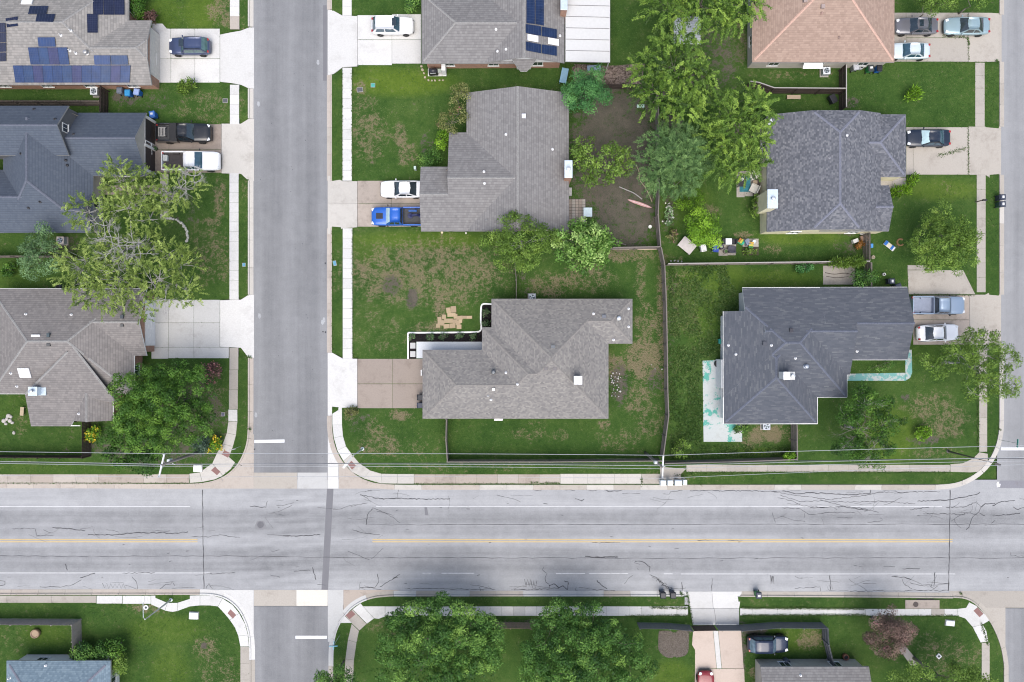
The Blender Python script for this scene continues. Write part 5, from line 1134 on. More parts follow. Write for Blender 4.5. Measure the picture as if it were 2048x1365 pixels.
def greenhouse(e, paint, xb_f, xr_f, xr_r, xb_r, wb, wr, zb, zr, glass=CGLASS, shade=None, sunroof=None, rails=False, mid=None):
    """frustum cabin: painted shell + separate glass"""
    shell = MB(); c = .07
    a = [(xb_r, wb, zb), (xr_r, wr, zr), ((xr_r * 2 + xr_f) / 3, wr + .01, zr + .03), ((xr_r + 2 * xr_f) / 3, wr + .01, zr + .035), (xr_f, wr, zr + .005), (xb_f, wb, zb)]
    for x, w, z in a: shell.v += [(x, -w, z), (x, -w * .5, z + .035), (x, 0, z + .05), (x, w * .5, z + .035), (x, w, z)]
    for i in range(len(a) - 1):
        for k in range(4): shell.f.append((i * 5 + k, (i + 1) * 5 + k, (i + 1) * 5 + k + 1, i * 5 + k + 1))
    for i in range(len(a) - 1): pass
    for sgn, k in ((-1, 0), (1, 4)):
        ids = [i * 5 + k for i in range(len(a))]
        shell.f.append(tuple(ids if sgn < 0 else ids[::-1]))
    me = shell.mesh('cabin', paint, True); o = link('cabin', me, e)
    for p_ in me.polygons:
        if len(p_.vertices) == 6: p_.use_smooth = False
    up = .012
    def lerp3(p, q, t): return tuple(p[j] + (q[j] - p[j]) * t for j in range(3))
    # windshield
    nf = Vector((zr - zb, 0, xb_f - xr_f)).normalized(); nr = Vector((-(zr - zb), 0, xr_r - xb_r)).normalized()
    ins = .08
    def gl(name, b0, r0, n, m, wbx, wrx):
        A = (b0[0], -wbx, b0[1]); B = (b0[0], wbx, b0[1]); C = (r0[0], wrx, r0[1]); D = (r0[0], -wrx, r0[1])
        q = [lerp3(A, D, .04), lerp3(B, C, .04), lerp3(B, C, .93), lerp3(A, D, .93)]
        q = [(p[0] + n.x * up, p[1] * .93, p[2] + n.z * up) for p in q]
        mb = quadpatch(*q, .052, n); o = mb.build(name, m, e, smooth=True)
        o.data.update()
        if o.data.polygons[0].normal.dot(n) < 0: o.data.flip_normals()
        return o
    gl('windshield', (xb_f, zb), (xr_f, zr), nf, shade or glass, wb, wr); gl('rear_window', (xb_r, zb), (xr_r, zr), nr, glass, wb, wr)
    for sy in (-1, 1):
        ns = Vector((0, sy * (zr - zb), wb - wr)).normalized()
        xm = mid if mid is not None else (xb_f + xb_r) / 2 - .1
        for nm, (x0b, x1b, x0r, x1r) in (('side_window', (xb_r + .30, xm - .05, xr_r + .12, xm - .05)), ('side_window', (xm + .05, xb_f - .34, xm + .05, xr_f - .08))):
            q = [(x0b, sy * wb, zb), (x1b, sy * wb, zb), (x1r, sy * wr, zr), (x0r, sy * wr, zr)]
            lo = [lerp3(q[0], q[3], .1), lerp3(q[1], q[2], .1), lerp3(q[1], q[2], .86), lerp3(q[0], q[3], .86)]
            lo = [tuple(Vector(p) + ns * .012) for p in lo]
            o = MB().add(lo, [(0, 1, 2, 3)]).build(nm, glass, e)
            if o.data.polygons[0].normal.dot(ns) < 0: o.data.flip_normals()
    if sunroof:
        x0, x1 = sunroof; MB().box(((x0 + x1) / 2, 0, zr + .075), (x1 - x0, wr * 1.15, .02)).build('sunroof', CGLASS, e, bevel=.008)
    if rails:
        for sy in (-1, 1): MB().tube([(xr_r + .1, sy * (wr - .06), zr + .03), (xr_r + .2, sy * (wr - .06), zr + .09), (xr_f - .2, sy * (wr - .06), zr + .09), (xr_f - .1, sy * (wr - .06), zr + .03)], .022).build('roof_rail', TRIM, e)
def lights(e, xf, xr, wf, wrr, zf, zr_):
    for sy in (-1, 1):
        MB().box((xf, sy * wf, zf), (.34, .28, .13), sy * -.35).build('headlight', LAMP, e, bevel=.03)
        MB().box((xr, sy * wrr, zr_), (.22, .24, .2), sy * .2).build('tail_light', TAIL, e, bevel=.03)
def mirrors(e, x, hw, z, m):
    for sy in (-1, 1):
        MB().box((x, sy * (hw + .12), z), (.11, .2, .14)).build('mirror', m, e, bevel=.03)
def common(e, L, hw, m, xf, zf):
    MB().box((L / 2 - .06, 0, .42), (.14, hw * 1.5, .22)).build('bumper', TRIM, e, bevel=.04)
    MB().box((-L / 2 + .06, 0, .45), (.12, hw * 1.5, .2)).build('bumper', TRIM, e, bevel=.04)
def sedan(label, px, py, deg, L, W_, Ht, paint, cat='car', name='sedan', hatch=False, suv=False, sunroof=None, shade=None, glass=CGLASS, rails=False):
    e = place(name, label, cat, px, py, deg); hw = W_ / 2; l = L / 2
    zb = .98 if suv else .88; hood = .95 if suv else .82; deck = 1.0 if hatch else .93
    if suv: deck = 1.05
    X = [-l, -l + .1, -l + .35, -l * .55, -l * .1, l * .25, l * .5, l * .78, l - .2, l - .06, l]
    Wd = [hw * .70, hw * .84, hw * .94, hw, hw, hw, hw * .99, hw * .96, hw * .86, hw * .74, hw * .55]
    ZT = [deck - .25, deck - .08, deck, deck + .02, zb, zb, hood + .05, hood - .02, hood - .12, hood - .2, hood - .3]
    st = [(x, w, .24 if abs(x) < l - .2 else .32, max(.4, min(zb - .05, z - .09)), z) for x, w, z in zip(X, Wd, ZT)]
    loft(st, paint, e, 'body')
    if suv: g_ = (l * .36, l * .10, -l * .72, -l * .93)
    elif hatch: g_ = (l * .40, l * .12, -l * .58, -l * .90)
    else: g_ = (l * .36, l * .06, -l * .34, -l * .70)
    greenhouse(e, paint, *g_, hw * .90, hw * .70 if not suv else hw * .76, zb - .04, Ht - .06, glass, shade, sunroof, rails)
    wheels(e, l * .62, -l * .60, hw, .36 if suv else .33); lights(e, l - .28, -l + .16, hw * .66, hw * .70, hood - .13, deck - .13); mirrors(e, l * .27, hw * .93, zb + .06, paint); common(e, L, hw, paint, l, hood)
    return e
def pickup(label, px, py, deg, L, W_, Ht, paint, bedc=None, glass=CGLASS, shade=None, scoop=None, cover=0.0):
    e = place('pickup_truck', label, 'pickup truck', px, py, deg, 1.1, 'pickup trucks parked on driveways'); hw = W_ / 2; l = L / 2; zb, hood = 1.18, 1.12
    xc = -l * .18                                   # rear of the cab
    X = [xc, l * .1, l * .40, l * .52, l * .80, l - .2, l - .05, l]; Wd = [hw * .97, hw, hw, hw * .98, hw * .97, hw * .92, hw * .84, hw * .72]; ZT = [zb, zb, zb, hood + .06, hood + .02, hood - .08, hood - .18, hood - .3]
    loft([(x, w, .42, max(.6, min(zb - .06, z - .1)), z) for x, w, z in zip(X, Wd, ZT)], paint, e, 'body')
    # cargo bed: floor, side walls, tailgate
    b0, b1 = -l + .04, xc - .03; bl = b1 - b0; bc = (b0 + b1) / 2; inner = bedc or m_plain('bed_liner', (.05, .052, .056), .7)
    bd = MB().box((bc, 0, .66), (bl, hw * 1.7, .1)).build('bed_floor', inner, e)
    for sy in (-1, 1):
        MB().box((bc, sy * hw * .93, .80), (bl, hw * .13, .68)).build('bed_side', paint, e, bevel=.03)
        MB().box((bc + bl * .08, sy * hw * .78, .78), (bl * .3, hw * .16, .2)).build('wheel_arch', inner, e, bevel=.03)
    MB().box((b0 + .02, 0, .86), (.07, hw * 1.84, .56)).build('tailgate', paint, e, bevel=.02); MB().box((b1 - .03, 0, .84), (.06, hw * 1.74, .6)).build('bulkhead', inner, e)
    for i in range(5): MB().box((bc, (i - 2) * hw * .28, .715), (bl * .94, .04, .02)).build('bed_rib', inner, e)
    greenhouse(e, paint, l * .44, l * .24, xc + .18, xc + .03, hw * .93, hw * .76, zb - .04, Ht - .06, glass, shade)
    if cover: MB().box((b1 - bl * cover / 2, 0, 1.17), (bl * cover, hw * 1.9, .07)).build('tonneau_cover', TRIM, e, bevel=.02)
    wheels(e, l * .63, -l * .58, hw, .40, .26); lights(e, l - .22, -l + .1, hw * .72, hw * .86, hood - .16, .95); mirrors(e, l * .36, hw * .98, zb + .1, TRIM); common(e, L, hw, paint, l, hood)
    for i in range(4): MB().bar((xc + .4, (i - 1.5) * hw * .33, Ht - .0), (l * .2, (i - 1.5) * hw * .33, Ht - .0), .05, .03).build('roof_rib', paint, e)
    if scoop: MB().box((l * .68, 0, hood + .045), (.75, hw * .62, .05)).build('hood_decal', scoop, e, bevel=.02)
    return e
PT = lambda n, c, metal=.0: m_paint('paint_' + n, c, metal)
c1 = sedan('dark slate blue crossover on the white driveway of the solar house', 377.5, 92, 180, 4.55, 1.86, 1.66, PT('slate', (.050, .068, .135), .3), suv=True, name='car', sunroof=(.25, .75), rails=True, glass=m_glass('car_glass_teal', (.06, .12, .12)))
c2 = pickup('black pickup with a slatted rack over its bed', 366, 265.5, 0, 6.0, 2.05, 1.92, PT('black', (.010, .011, .013)), cover=.36)
c3 = pickup('white pickup with an open dark bed beside the black one', 381, 322, 0, 6.35, 2.1, 1.95, PT('white', (.70, .70, .70)), glass=CGLASS_B, bedc=m_plain('dark_bed', (.04, .035, .035), .7))
c4 = sedan('white crossover with a glass sunroof on the white driveway', 784.5, 50.5, 0, 4.65, 1.88, 1.68, PT('white', (.70, .70, .70)), suv=True, name='car', sunroof=(.1, .55), rails=False, glass=CGLASS_B)
c5 = sedan('white coupe nosing out from under the double gable roof', 804, 378, 180, 4.85, 1.9, 1.42, PT('white', (.70, .70, .70)))
c6 = pickup('bright blue pickup with a black hood stripe and sun shade', 796, 433, 180, 5.9, 2.05, 1.95, PT('blue', (.015, .10, .42), .1), shade=SHADE, scoop=m_plain('matte_stripe', (.02, .02, .025), .6))
c7 = sedan('grey sedan against the salmon house wall', 1835, 51, 180, 4.7, 1.82, 1.45, PT('grey', (.14, .14, .155), .3), sunroof=(-.35, .1))
c8 = sedan('pale blue sedan nearest the street on the three-car driveway', 1936, 51, 180, 5.0, 1.9, 1.46, PT('iceblue', (.27, .37, .40), .3), glass=m_glass('car_glass_g', (.03, .04, .045)))
c9 = sedan('silver white sedan tucked partly under the salmon roof', 1820, 101, 180, 4.6, 1.76, 1.45, PT('silver', (.55, .62, .65), .2), glass=CGLASS_B)
c10 = sedan('black sedan with a turquoise sun shade in its windshield', 1858.5, 275.5, 180, 4.85, 1.9, 1.42, PT('inkblue', (.010, .016, .030), .1), shade=SHADE, glass=CGLASS_B)
c11 = pickup('silver blue pickup with an empty bed by the navy roof', 1877, 611, 0, 5.85, 2.0, 1.85, PT('silverblue', (.24, .31, .40), .3), bedc=m_plain('grey_bed', (.22, .25, .32), .6))
c12 = sedan('white sedan half hidden under the spreading street-side tree', 1878, 666, 2, 4.65, 1.85, 1.45, PT('brightwhite', (.80, .80, .80)), name='sedan')
c13 = sedan('dark blue hatchback parked on grass behind the grey fence', 1537, 1289.5, 0, 4.5, 1.85, 1.64, PT('ink', (.012, .020, .045), .1), suv=True, name='car', glass=m_glass('car_glass_p', (.10, .15, .19)))
c14 = sedan('red car parked on the pink ribbed driveway', 1412.5, 1386, 90, 4.6, 1.85, 1.5, PT('red', (.20, .012, .018)), hatch=True, name='car')
# loose loads in the beds
def load(e, name, label, cat, loc, mb, m, bevel=.02, smooth=False):
    o = mb.build(name, m, bevel=bevel, smooth=smooth); o.matrix_world = e.matrix_basis @ Matrix.Translation(loc); return tag(o, label, cat)
rk = MB()
for i in range(5): rk.box((-.32 + i * .16, 0, 0), (.07, .95, .04))
for sy in (-1, 1): rk.box((0, sy * .46, -.02), (.8, .06, .04))
load(c2, 'cargo_rack', 'grey slatted rack lying over the black pickup bed', 'rack', (-2.2, 0, 1.24), rk, m_plain('rack_grey', (.3, .29, .27), .6), 0)
for sy in (-1, 1):
    q = MB()
    for x in (-2.55, -1.85): q.box((x, sy * .46, 1.0), (.04, .04, .46))
    q.build('rack_leg', TRIM, c2)
load(c3, 'storage_crate', 'pale grey crate in the corner of the white pickup bed', 'crate', (-2.75, .3, .9), MB().box((0, 0, 0), (.5, .65, .35)), m_plain('crate_grey', (.4, .42, .4), .6), .04)
load(c6, 'dirt_bike', 'small blue and black motorbike in the blue pickup bed', 'motorbike', (-1.9, -.1, .95), MB().tube([(-.6, 0, 0), (-.2, 0, .3), (.3, .05, .4), (.55, .1, .25)], [.1, .13, .12, .06]).lathe([(.05, -.06), (.3, -.05), (.3, .05), (.05, .06)], (.55, .05, -.02), 12).lathe([(.05, -.06), (.28, -.05), (.28, .05), (.05, .06)], (-.6, 0, -.02), 12).tube([(.4, -.3, .45), (.42, .3, .45)], .03), m_plain('bike_dark', (.02, .025, .08), .4), 0)
load(c6, 'tool_box', 'blue plastic box beside the motorbike in the pickup bed', 'box', (-1.6, -.62, .84), MB().box((0, 0, 0), (.9, .22, .22)), m_plain('box_blue', (.02, .09, .3), .5), .03)
# ------------------------------------------------------------------ trees and shrubs
def leaf_mesh(name, pos, dirs, nrm, ln, wd, tint, m):
    """many rhombic leaves as one mesh: pos (base), dirs (unit), nrm (unit), ln, wd arrays"""
    n = len(pos); sd = np.cross(dirs, nrm); sd /= (np.linalg.norm(sd, axis=1, keepdims=True) + 1e-9)
    tip = pos + dirs * ln[:, None]; midp = pos + dirs * (ln * .45)[:, None] + np.cross(sd, dirs) * (ln * .06)[:, None]
    co = np.empty((n, 4, 3)); co[:, 0] = pos; co[:, 1] = midp + sd * (wd / 2)[:, None]; co[:, 2] = tip; co[:, 3] = midp - sd * (wd / 2)[:, None]
    me = bpy.data.meshes.new(name); me.vertices.add(4 * n); me.vertices.foreach_set('co', co.ravel().astype(np.float32))
    me.loops.add(4 * n); me.loops.foreach_set('vertex_index', np.arange(4 * n, dtype=np.int32))
    me.polygons.add(n); me.polygons.foreach_set('loop_start', np.arange(0, 4 * n, 4, dtype=np.int32)); me.polygons.foreach_set('loop_total', np.full(n, 4, np.int32))
    a = me.color_attributes.new('tint', 'FLOAT_COLOR', 'POINT'); c = np.ones((4 * n, 4), np.float32); c[:, 0] = np.repeat(np.clip(tint, 0, 1), 4); a.data.foreach_set('color', c.ravel())
    me.materials.append(m); me.update(); me.validate(); return me
def unit(v): return v / (np.linalg.norm(v, axis=1, keepdims=True) + 1e-9)
def lobe_shell(rng, lobes, per_m2, lo=.62, up=-.35):
    """points on the lobes' outer shells (pos, outward, lobe index), thinned where buried in another lobe"""
    P_, O_, I_ = [], [], []
    for li, (c, r) in enumerate(lobes):
        c = np.array(c); r = np.array(r); area = 4 * math.pi * ((r[0] * r[1]) ** 1.6 / 3 + 2 * ((r[0] * r[2]) ** 1.6) / 3) ** (1 / 1.6)
        n = max(4, int(area * per_m2 + rng.random())); d = unit(rng.normal(size=(n, 3))); d[:, 2] = np.where(d[:, 2] < up, -d[:, 2], d[:, 2])
        rad = rng.uniform(lo, 1.04, n); P_.append(c + d * r * rad[:, None]); O_.append(unit(d / r)); I_.append(np.full(n, li))
    P_, O_, I_ = np.concatenate(P_), np.concatenate(O_), np.concatenate(I_)
    keep = np.ones(len(P_), bool)
    for li, (c, r) in enumerate(lobes):
        q = (((P_ - np.array(c)) / (np.array(r) * .6)) ** 2).sum(1) < 1; keep &= ~(q & (rng.random(len(P_)) < .85))
    return P_[keep], O_[keep], I_[keep]
# clump styles: clumps per m2, clump radius, leaves per clump, leaf length, leaf width
CLUMP = {'broad': (.95, .36, 46, .21, .13), 'dense': (1.2, .33, 44, .19, .115), 'big': (.95, .34, 26, .32, .18), 'airy': (1.15, .32, 30, .21, .10), 'tiny': (5.5, .17, 16, .13, .08), 'spike': (3.6, .22, 14, .30, .06)}
# string styles: strings per m2, string length, leaves per string, leaf length, leaf width, droop
STRING = {'feather': (3.4, .8, 32, .16, .065, .15), 'frond': (1.7, 1.25, 34, .24, .10, .50), 'fine': (3.2, .75, 24, .22, .05, .30)}
# lobed styles: sub-crowns per m2, their radii, leaves per m2 of radius squared, leaf length, leaf width
LOBED = {'broad': (.38, .42, .90, 430, .20, .135), 'dense': (.50, .36, .70, 470, .18, .12), 'big': (.46, .36, .68, 210, .32, .18), 'airy': (.62, .28, .55, 360, .20, .10)}
def foliage(rng, lobes, style, density, size, tintbias):
    lob_t = rng.normal(0, .07, len(lobes))
    if style in LOBED:
        per, r0, r1, cov, ll, lw = LOBED[style]; A, O, LI = lobe_shell(rng, lobes, per * density, .55, -.1); n = len(A); R_ = rng.uniform(r0, r1, n)
        A = A + np.stack([np.zeros(n), np.zeros(n), rng.normal(0, .22, n)], -1); t0 = rng.normal(.47 + tintbias, .19, n) + lob_t[LI]
        cnt = np.maximum(8, (R_ ** 2 * cov).astype(int)); ix = np.repeat(np.arange(n), cnt); m = len(ix)
        d = rng.normal(size=(m, 3)) + O[ix] * .25 + np.array([0, 0, .45]); d[:, 2] = np.where(d[:, 2] < -.25, -d[:, 2], d[:, 2]); d = unit(d); bum = 1 + .16 * np.sin(d[:, 0] * 9 + ix) * np.sin(d[:, 1] * 9 + ix * 1.7)
        pos = A[ix] + d * (R_[ix] * rng.uniform(.72, 1.05, m) * bum)[:, None] * np.array([1, 1, .8]); nr = unit(d * 1.25 + rng.normal(size=(m, 3)) * .42); dr = unit(np.cross(nr, rng.normal(size=(m, 3))) + d * .35 + np.array([0, 0, -.12])); tint = t0[ix] + rng.normal(0, .12, m) ; tips = A
    elif style in CLUMP:
        per, rc, nl, ll, lw = CLUMP[style]; A, O, LI = lobe_shell(rng, lobes, per * density, .60); n = len(A)
        R_ = rc * rng.uniform(.6, 1.35, n) * (size if style in ('tiny', 'spike') else 1) ** .5; t0 = rng.normal(.46 + tintbias, .24, n) + lob_t[LI] + .10 * O[:, 2] * 0
        d = unit(rng.normal(size=(n * nl, 3)) + np.repeat(O, nl, 0) * .55 + np.array([0, 0, .25])); C = np.repeat(A, nl, 0); Rr = np.repeat(R_, nl)
        pos = C + d * (Rr * rng.uniform(.55, 1.05, n * nl))[:, None] * np.array([1, 1, .8]); dr = unit(d * .6 + rng.normal(size=(n * nl, 3)) * .8 + (np.array([0, 0, .9]) if style == 'spike' else np.array([0, 0, -.15])))
        nr = unit(d * .9 + np.array([0, 0, .55]) + rng.normal(size=(n * nl, 3)) * .45); m = n * nl
        tint = np.repeat(t0, nl) + rng.normal(0, .10, m); tips = A + O * R_[:, None] * .5
    else:
        per, tl, nl, ll, lw, droop = STRING[style]; A, O, LI = lobe_shell(rng, lobes, per * density, .55); n = len(A)
        flatO = unit(O * np.array([1, 1, .25]) + rng.normal(size=(n, 3)) * .45); t0 = rng.normal(.5 + tintbias, .26, n) + lob_t[LI]
        f = np.linspace(.05, 1, nl)[None, :].repeat(n, 0); L = tl * rng.uniform(.6, 1.3, n)
        pos = A[:, None, :] + flatO[:, None, :] * (f * L[:, None])[:, :, None] + np.array([0, 0, -1.0]) * (f ** 2 * L[:, None] * droop)[:, :, None] + np.array([0, 0, .25])
        side = unit(np.cross(flatO, np.array([0, 0, 1.0]))); alt = np.where(np.arange(nl) % 2 == 0, 1, -1)[None, :, None] * rng.uniform(.5, 1.1, (n, nl, 1))
        dr = unit((flatO[:, None, :] * .9 + side[:, None, :] * alt + rng.normal(size=(n, nl, 3)) * .25 + np.array([0, 0, -droop * .3])).reshape(-1, 3)); pos = (pos + rng.normal(size=pos.shape) * .03).reshape(-1, 3)
        nr = unit(rng.normal(size=(n * nl, 3)) * .35 + np.array([0, 0, 1.0])); m = n * nl; tint = np.repeat(t0, nl) + rng.normal(0, .08, m); tips = A
    ln = ll * size * rng.uniform(.65, 1.25, m); wd = lw * size * rng.uniform(.7, 1.2, m)
    if style in ('broad', 'dense', 'big', 'airy', 'frond', 'fine', 'feather'):       # leaves deeper inside the crown, tinted darker to paint in the gaps' shade
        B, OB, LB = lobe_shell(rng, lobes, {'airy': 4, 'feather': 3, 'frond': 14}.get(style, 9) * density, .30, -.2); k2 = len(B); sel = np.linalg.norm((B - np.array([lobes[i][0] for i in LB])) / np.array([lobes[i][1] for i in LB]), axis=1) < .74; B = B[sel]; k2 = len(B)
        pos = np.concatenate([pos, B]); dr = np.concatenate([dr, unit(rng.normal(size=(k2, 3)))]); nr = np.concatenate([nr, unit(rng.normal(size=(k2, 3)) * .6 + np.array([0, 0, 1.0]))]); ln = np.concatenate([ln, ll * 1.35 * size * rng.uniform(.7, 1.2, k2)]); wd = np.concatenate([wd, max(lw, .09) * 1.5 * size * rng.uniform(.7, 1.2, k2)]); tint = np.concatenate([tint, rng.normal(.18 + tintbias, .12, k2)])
    return pos, dr, nr, ln, wd, tint, A, O, LI, tips
BARK = m_wood('grey_bark', (.16, .14, .12), .3); BARK_L = m_wood('pale_bark', (.30, .29, .27), .25); BARK_D = m_wood('dark_bark', (.075, .06, .05), .3)
def tree(label, px, py, lobes_px, style, cols, seed, name='tree', cat='tree', zc=4.5, bark=BARK, trunk_r=.16, density=1.0, branches=True, group=None, twig_show=0.0, flowers=None, base=None, size=1.0, tintbias=0.0):
    """px, py: apparent centre at height zc. lobes_px: (dx, dy, dz, rx, ry, rz): pixels, pixels, metres, pixels, pixels, metres"""
    rng = np.random.default_rng(seed); cen = P(px, py, zc); k = S * (1 - zc / H)
    bp = Vector((cen.x, cen.y, ZL)) if base is None else P(base[0], base[1], ZL)
    e = empty(name, bp); tag(e, label, cat, group)
    lobes = [((cen.x + dx * k - bp.x, cen.y - dy * k - bp.y, zc + dz - ZL), (rx * k, ry * k, rz)) for dx, dy, dz, rx, ry, rz in lobes_px]
    pos, dr, nr, ln, wd, tint, A, O, LI, tips = foliage(rng, lobes, style, density, size, tintbias); n = len(A)
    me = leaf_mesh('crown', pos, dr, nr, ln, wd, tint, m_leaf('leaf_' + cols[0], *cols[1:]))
    link('crown', me, e, 'stuff')
    if flowers:
        m_, frac, zmin, where = flowers; sel = rng.random(n) < frac
        if where: sel &= (((A[:, 0] - where[0] * k) / (where[2] * k)) ** 2 + ((A[:, 1] + where[1] * k) / (where[2] * k)) ** 2 < 1) | (rng.random(n) < .35)
        fp = np.repeat(A[sel] + O[sel] * .25, 7, 0); q = len(fp)
        if q:
            fp = fp + rng.normal(size=fp.shape) * .13; me = leaf_mesh('blossom', fp, unit(rng.normal(size=(q, 3))), unit(rng.normal(size=(q, 3)) + np.array([0, 0, 1.2])), np.full(q, .2), np.full(q, .17), rng.random(q), m_); link('blossom', me, e, 'stuff')
    if branches:
        tb = MB(); top = max(l[0][2] for l in lobes); fork = Vector((0, 0, max(.5, (zc - ZL) * .38)))
        tb.tube([(0, 0, -.15), (trunk_r * .3, 0, fork.z * .5), tuple(fork)], [trunk_r * 1.35, trunk_r * 1.05, trunk_r * .85], 9); tb.build('trunk', bark, e, smooth=True)
        lb = MB(); nodes = [(fork, trunk_r * .62)]; src = {}
        for li in sorted(range(len(lobes)), key=lambda i: (Vector(lobes[i][0]) - fork).length):
            c = Vector(lobes[li][0]); c.z -= lobes[li][1][2] * .25
            o_, r_ = min(nodes, key=lambda q: (q[0] - c).length + .25 * (q[0] - fork).length)
            m1 = o_.lerp(c, .35) + Vector((rng.uniform(-.3, .3), rng.uniform(-.3, .3), .15)); m2 = o_.lerp(c, .7) + Vector((rng.uniform(-.25, .25), rng.uniform(-.25, .25), .18)); re_ = max(.03, r_ * .5)
            lb.tube([tuple(o_), tuple(m1), tuple(m2), tuple(c)], [r_ * .8, r_ * .7, r_ * .6, re_], 6, cap=False); nodes += [(m1, r_ * .72), (m2, r_ * .62), (c, re_)]; src[li] = (m1, m2, c)
        idx = rng.choice(n, min(n, 26 + int(140 * twig_show)), replace=False)
        for i in idx:
            a = Vector(A[i]); s_ = min(src[int(LI[i])], key=lambda q: (q - a).length + rng.uniform(0, .8)); q = s_.lerp(a, .55) + Vector(rng.normal(size=3) * .12); tp = Vector(tips[i])
            lb.tube([tuple(s_), tuple(q), tuple(tp)], [trunk_r * .16 + .012, .022, .008], 4, cap=False)
        lb.build('branches', bark, e, smooth=True)['kind'] = 'stuff'
    return e
def bare_fan(e, px, py, z, reach, n, m, seed, r0=.06):
    '''leafless limbs of a crown: recursive forks spreading outward'''
    rg = random.Random(seed); mb = MB(); c = P(px, py, z); o = Vector((c.x, c.y, z)) - e.location
    def grow(p, d, L, r, lev):
        q = p + d * L * .5 + Vector((rg.uniform(-.1, .1), rg.uniform(-.1, .1), rg.uniform(0, .08))) * L; w = p + d * L
        mb.tube([tuple(p), tuple(q), tuple(w)], [r, r * .8, r * .6], 5, cap=False)
        if lev:
            for _ in range(3 if lev > 1 else 2):
                a = rg.uniform(-.75, .75); d2 = Vector((d.x * math.cos(a) - d.y * math.sin(a), d.x * math.sin(a) + d.y * math.cos(a), d.z + rg.uniform(-.15, .2))).normalized(); grow(p.lerp(w, rg.uniform(.45, 1)), d2, L * rg.uniform(.5, .75), r * .55, lev - 1)
    for i in range(n):
        a = 2 * math.pi * i / n + rg.uniform(-.3, .3); grow(o, Vector((math.cos(a), math.sin(a), .12)).normalized(), reach * rg.uniform(.5, 1.2), r0, 4)
    mb.build('bare_limbs', m, e, kind='stuff')
# leaf colours: dark, mid, light
G_DARK = ('deep_green', (.016, .058, .008), (.052, .135, .016), (.13, .24, .034))
G_YEL = ('yellow_green', (.030, .070, .010), (.085, .165, .020), (.19, .29, .045))
G_MID = ('mid_green', (.016, .062, .012), (.062, .155, .026), (.19, .32, .062))
G_EM = ('emerald', (.024, .090, .028), (.052, .165, .045), (.11, .26, .075))
G_SAGE = ('sage', (0.066, 0.132, 0.053), (0.124, 0.223, 0.091), (0.206, 0.330, 0.148))
G_ASH = ('ash', (.044, .085, .014), (.135, .205, .034), (.27, .345, .09))
G_WIL = ('willow', (.036, .090, .026), (.085, .170, .050), (.16, .27, .085))
G_LIME = ('lime', (0.071, 0.167, 0.010), (0.129, 0.270, 0.016), (0.219, 0.373, 0.032))
G_OLIVE = ('olive', (0.083, 0.099, 0.030), (0.140, 0.157, 0.046), (0.206, 0.214, 0.083))
G_BLUE = ('blue_green', (0.066, 0.124, 0.086), (0.124, 0.198, 0.140), (0.214, 0.297, 0.214))
G_LIGHT = ('light_leaf', (0.049, 0.124, 0.020), (0.107, 0.223, 0.036), (0.314, 0.446, 0.140))
G_WARM = ('warm_green', (0.063, 0.124, 0.017), (0.116, 0.206, 0.030), (0.206, 0.305, 0.058))
G_MYR = ('myrtle', (.060, .040, .030), (.15, .095, .080), (.25, .17, .14)); G_RED = ('plum', (0.049, 0.030, 0.025), (0.107, 0.058, 0.049), (0.198, 0.116, 0.099))
PINKF = m_leaf('pink_blossom', (.22, .03, .09), (.30, .06, .13), (.33, .11, .16), .1); DUSTF = m_leaf('dusty_blossom', (.17, .09, .07), (.24, .14, .11), (.30, .19, .15), .1); YELF = m_leaf('yellow_blossom', (.42, .30, .01), (.5, .36, .02), (.55, .4, .04), .1); REDF = m_leaf('plum_blossom', (.20, .07, .08), (.26, .11, .11), (.32, .16, .15), .1)
WHF = m_leaf('white_blossom', (.5, .5, .45), (.55, .55, .5), (.6, .6, .55), .1)
def scat(n, rx, ry, lr, rz=1.2, dz=0.6, seed=0, ring=.62):
    """lobes spread over an elliptical crown: centre, ring and top"""
    rg = random.Random(seed); o = [(0, 0, dz * .7, rx * .62, ry * .62, rz * 1.25)]
    for i in range(n):
        a = 2 * math.pi * i / n + rg.uniform(-.25, .25); q = rg.uniform(ring * .85, ring * 1.12)
        o.append((rx * q * math.cos(a), ry * q * math.sin(a), rg.uniform(-dz, dz * .5), lr * rg.uniform(.8, 1.2), lr * rg.uniform(.8, 1.2), rz * rg.uniform(.7, 1.05)))
    for i in range(n // 2):
        a = rg.uniform(0, 6.28); q = rg.uniform(.1, .4); o.append((rx * q * math.cos(a), ry * q * math.sin(a), dz + rg.uniform(0, .5), lr * .8, lr * .8, rz * .7))
    return o
ash = tree('large sparse ash tree with bare grey limbs showing at its heart', 262, 480, [(-10, -115, .2, 50, 34, .9), (-22, -95, -.3, 40, 26, .8), (100, -100, .2, 52, 38, .9), (70, -85, -.4, 34, 24, .8), (-85, -55, .1, 44, 34, .9), (30, -75, .6, 46, 34, .9), (0, -60, .9, 54, 30, .9), (40, -40, .5, 44, 26, .8), (-98, 60, .2, 48, 52, 1.0), (-80, 98, -.2, 44, 42, .9), (-25, 80, .5, 60, 48, 1.1), (-40, 112, .1, 52, 34, .9), (20, 108, .2, 50, 36, .9), (60, 80, .6, 54, 44, 1.0), (100, 50, .1, 46, 34, .9), (105, 100, -.2, 40, 32, .8), (75, 30, .3, 44, 28, .8), (-65, 5, -.3, 30, 24, .7), (-25, 25, -.4, 50, 34, .8), (20, 10, -.5, 44, 30, .8), (-30, -140, -.2, 26, 20, .6), (30, 140, -.2, 26, 20, .6)], 'feather', G_ASH, 11, zc=6.5, bark=BARK_L, trunk_r=.26, density=.82, twig_show=2.2, base=(300, 495))
MDB = m_wood('dead_branch', (.32, .31, .30), .2)
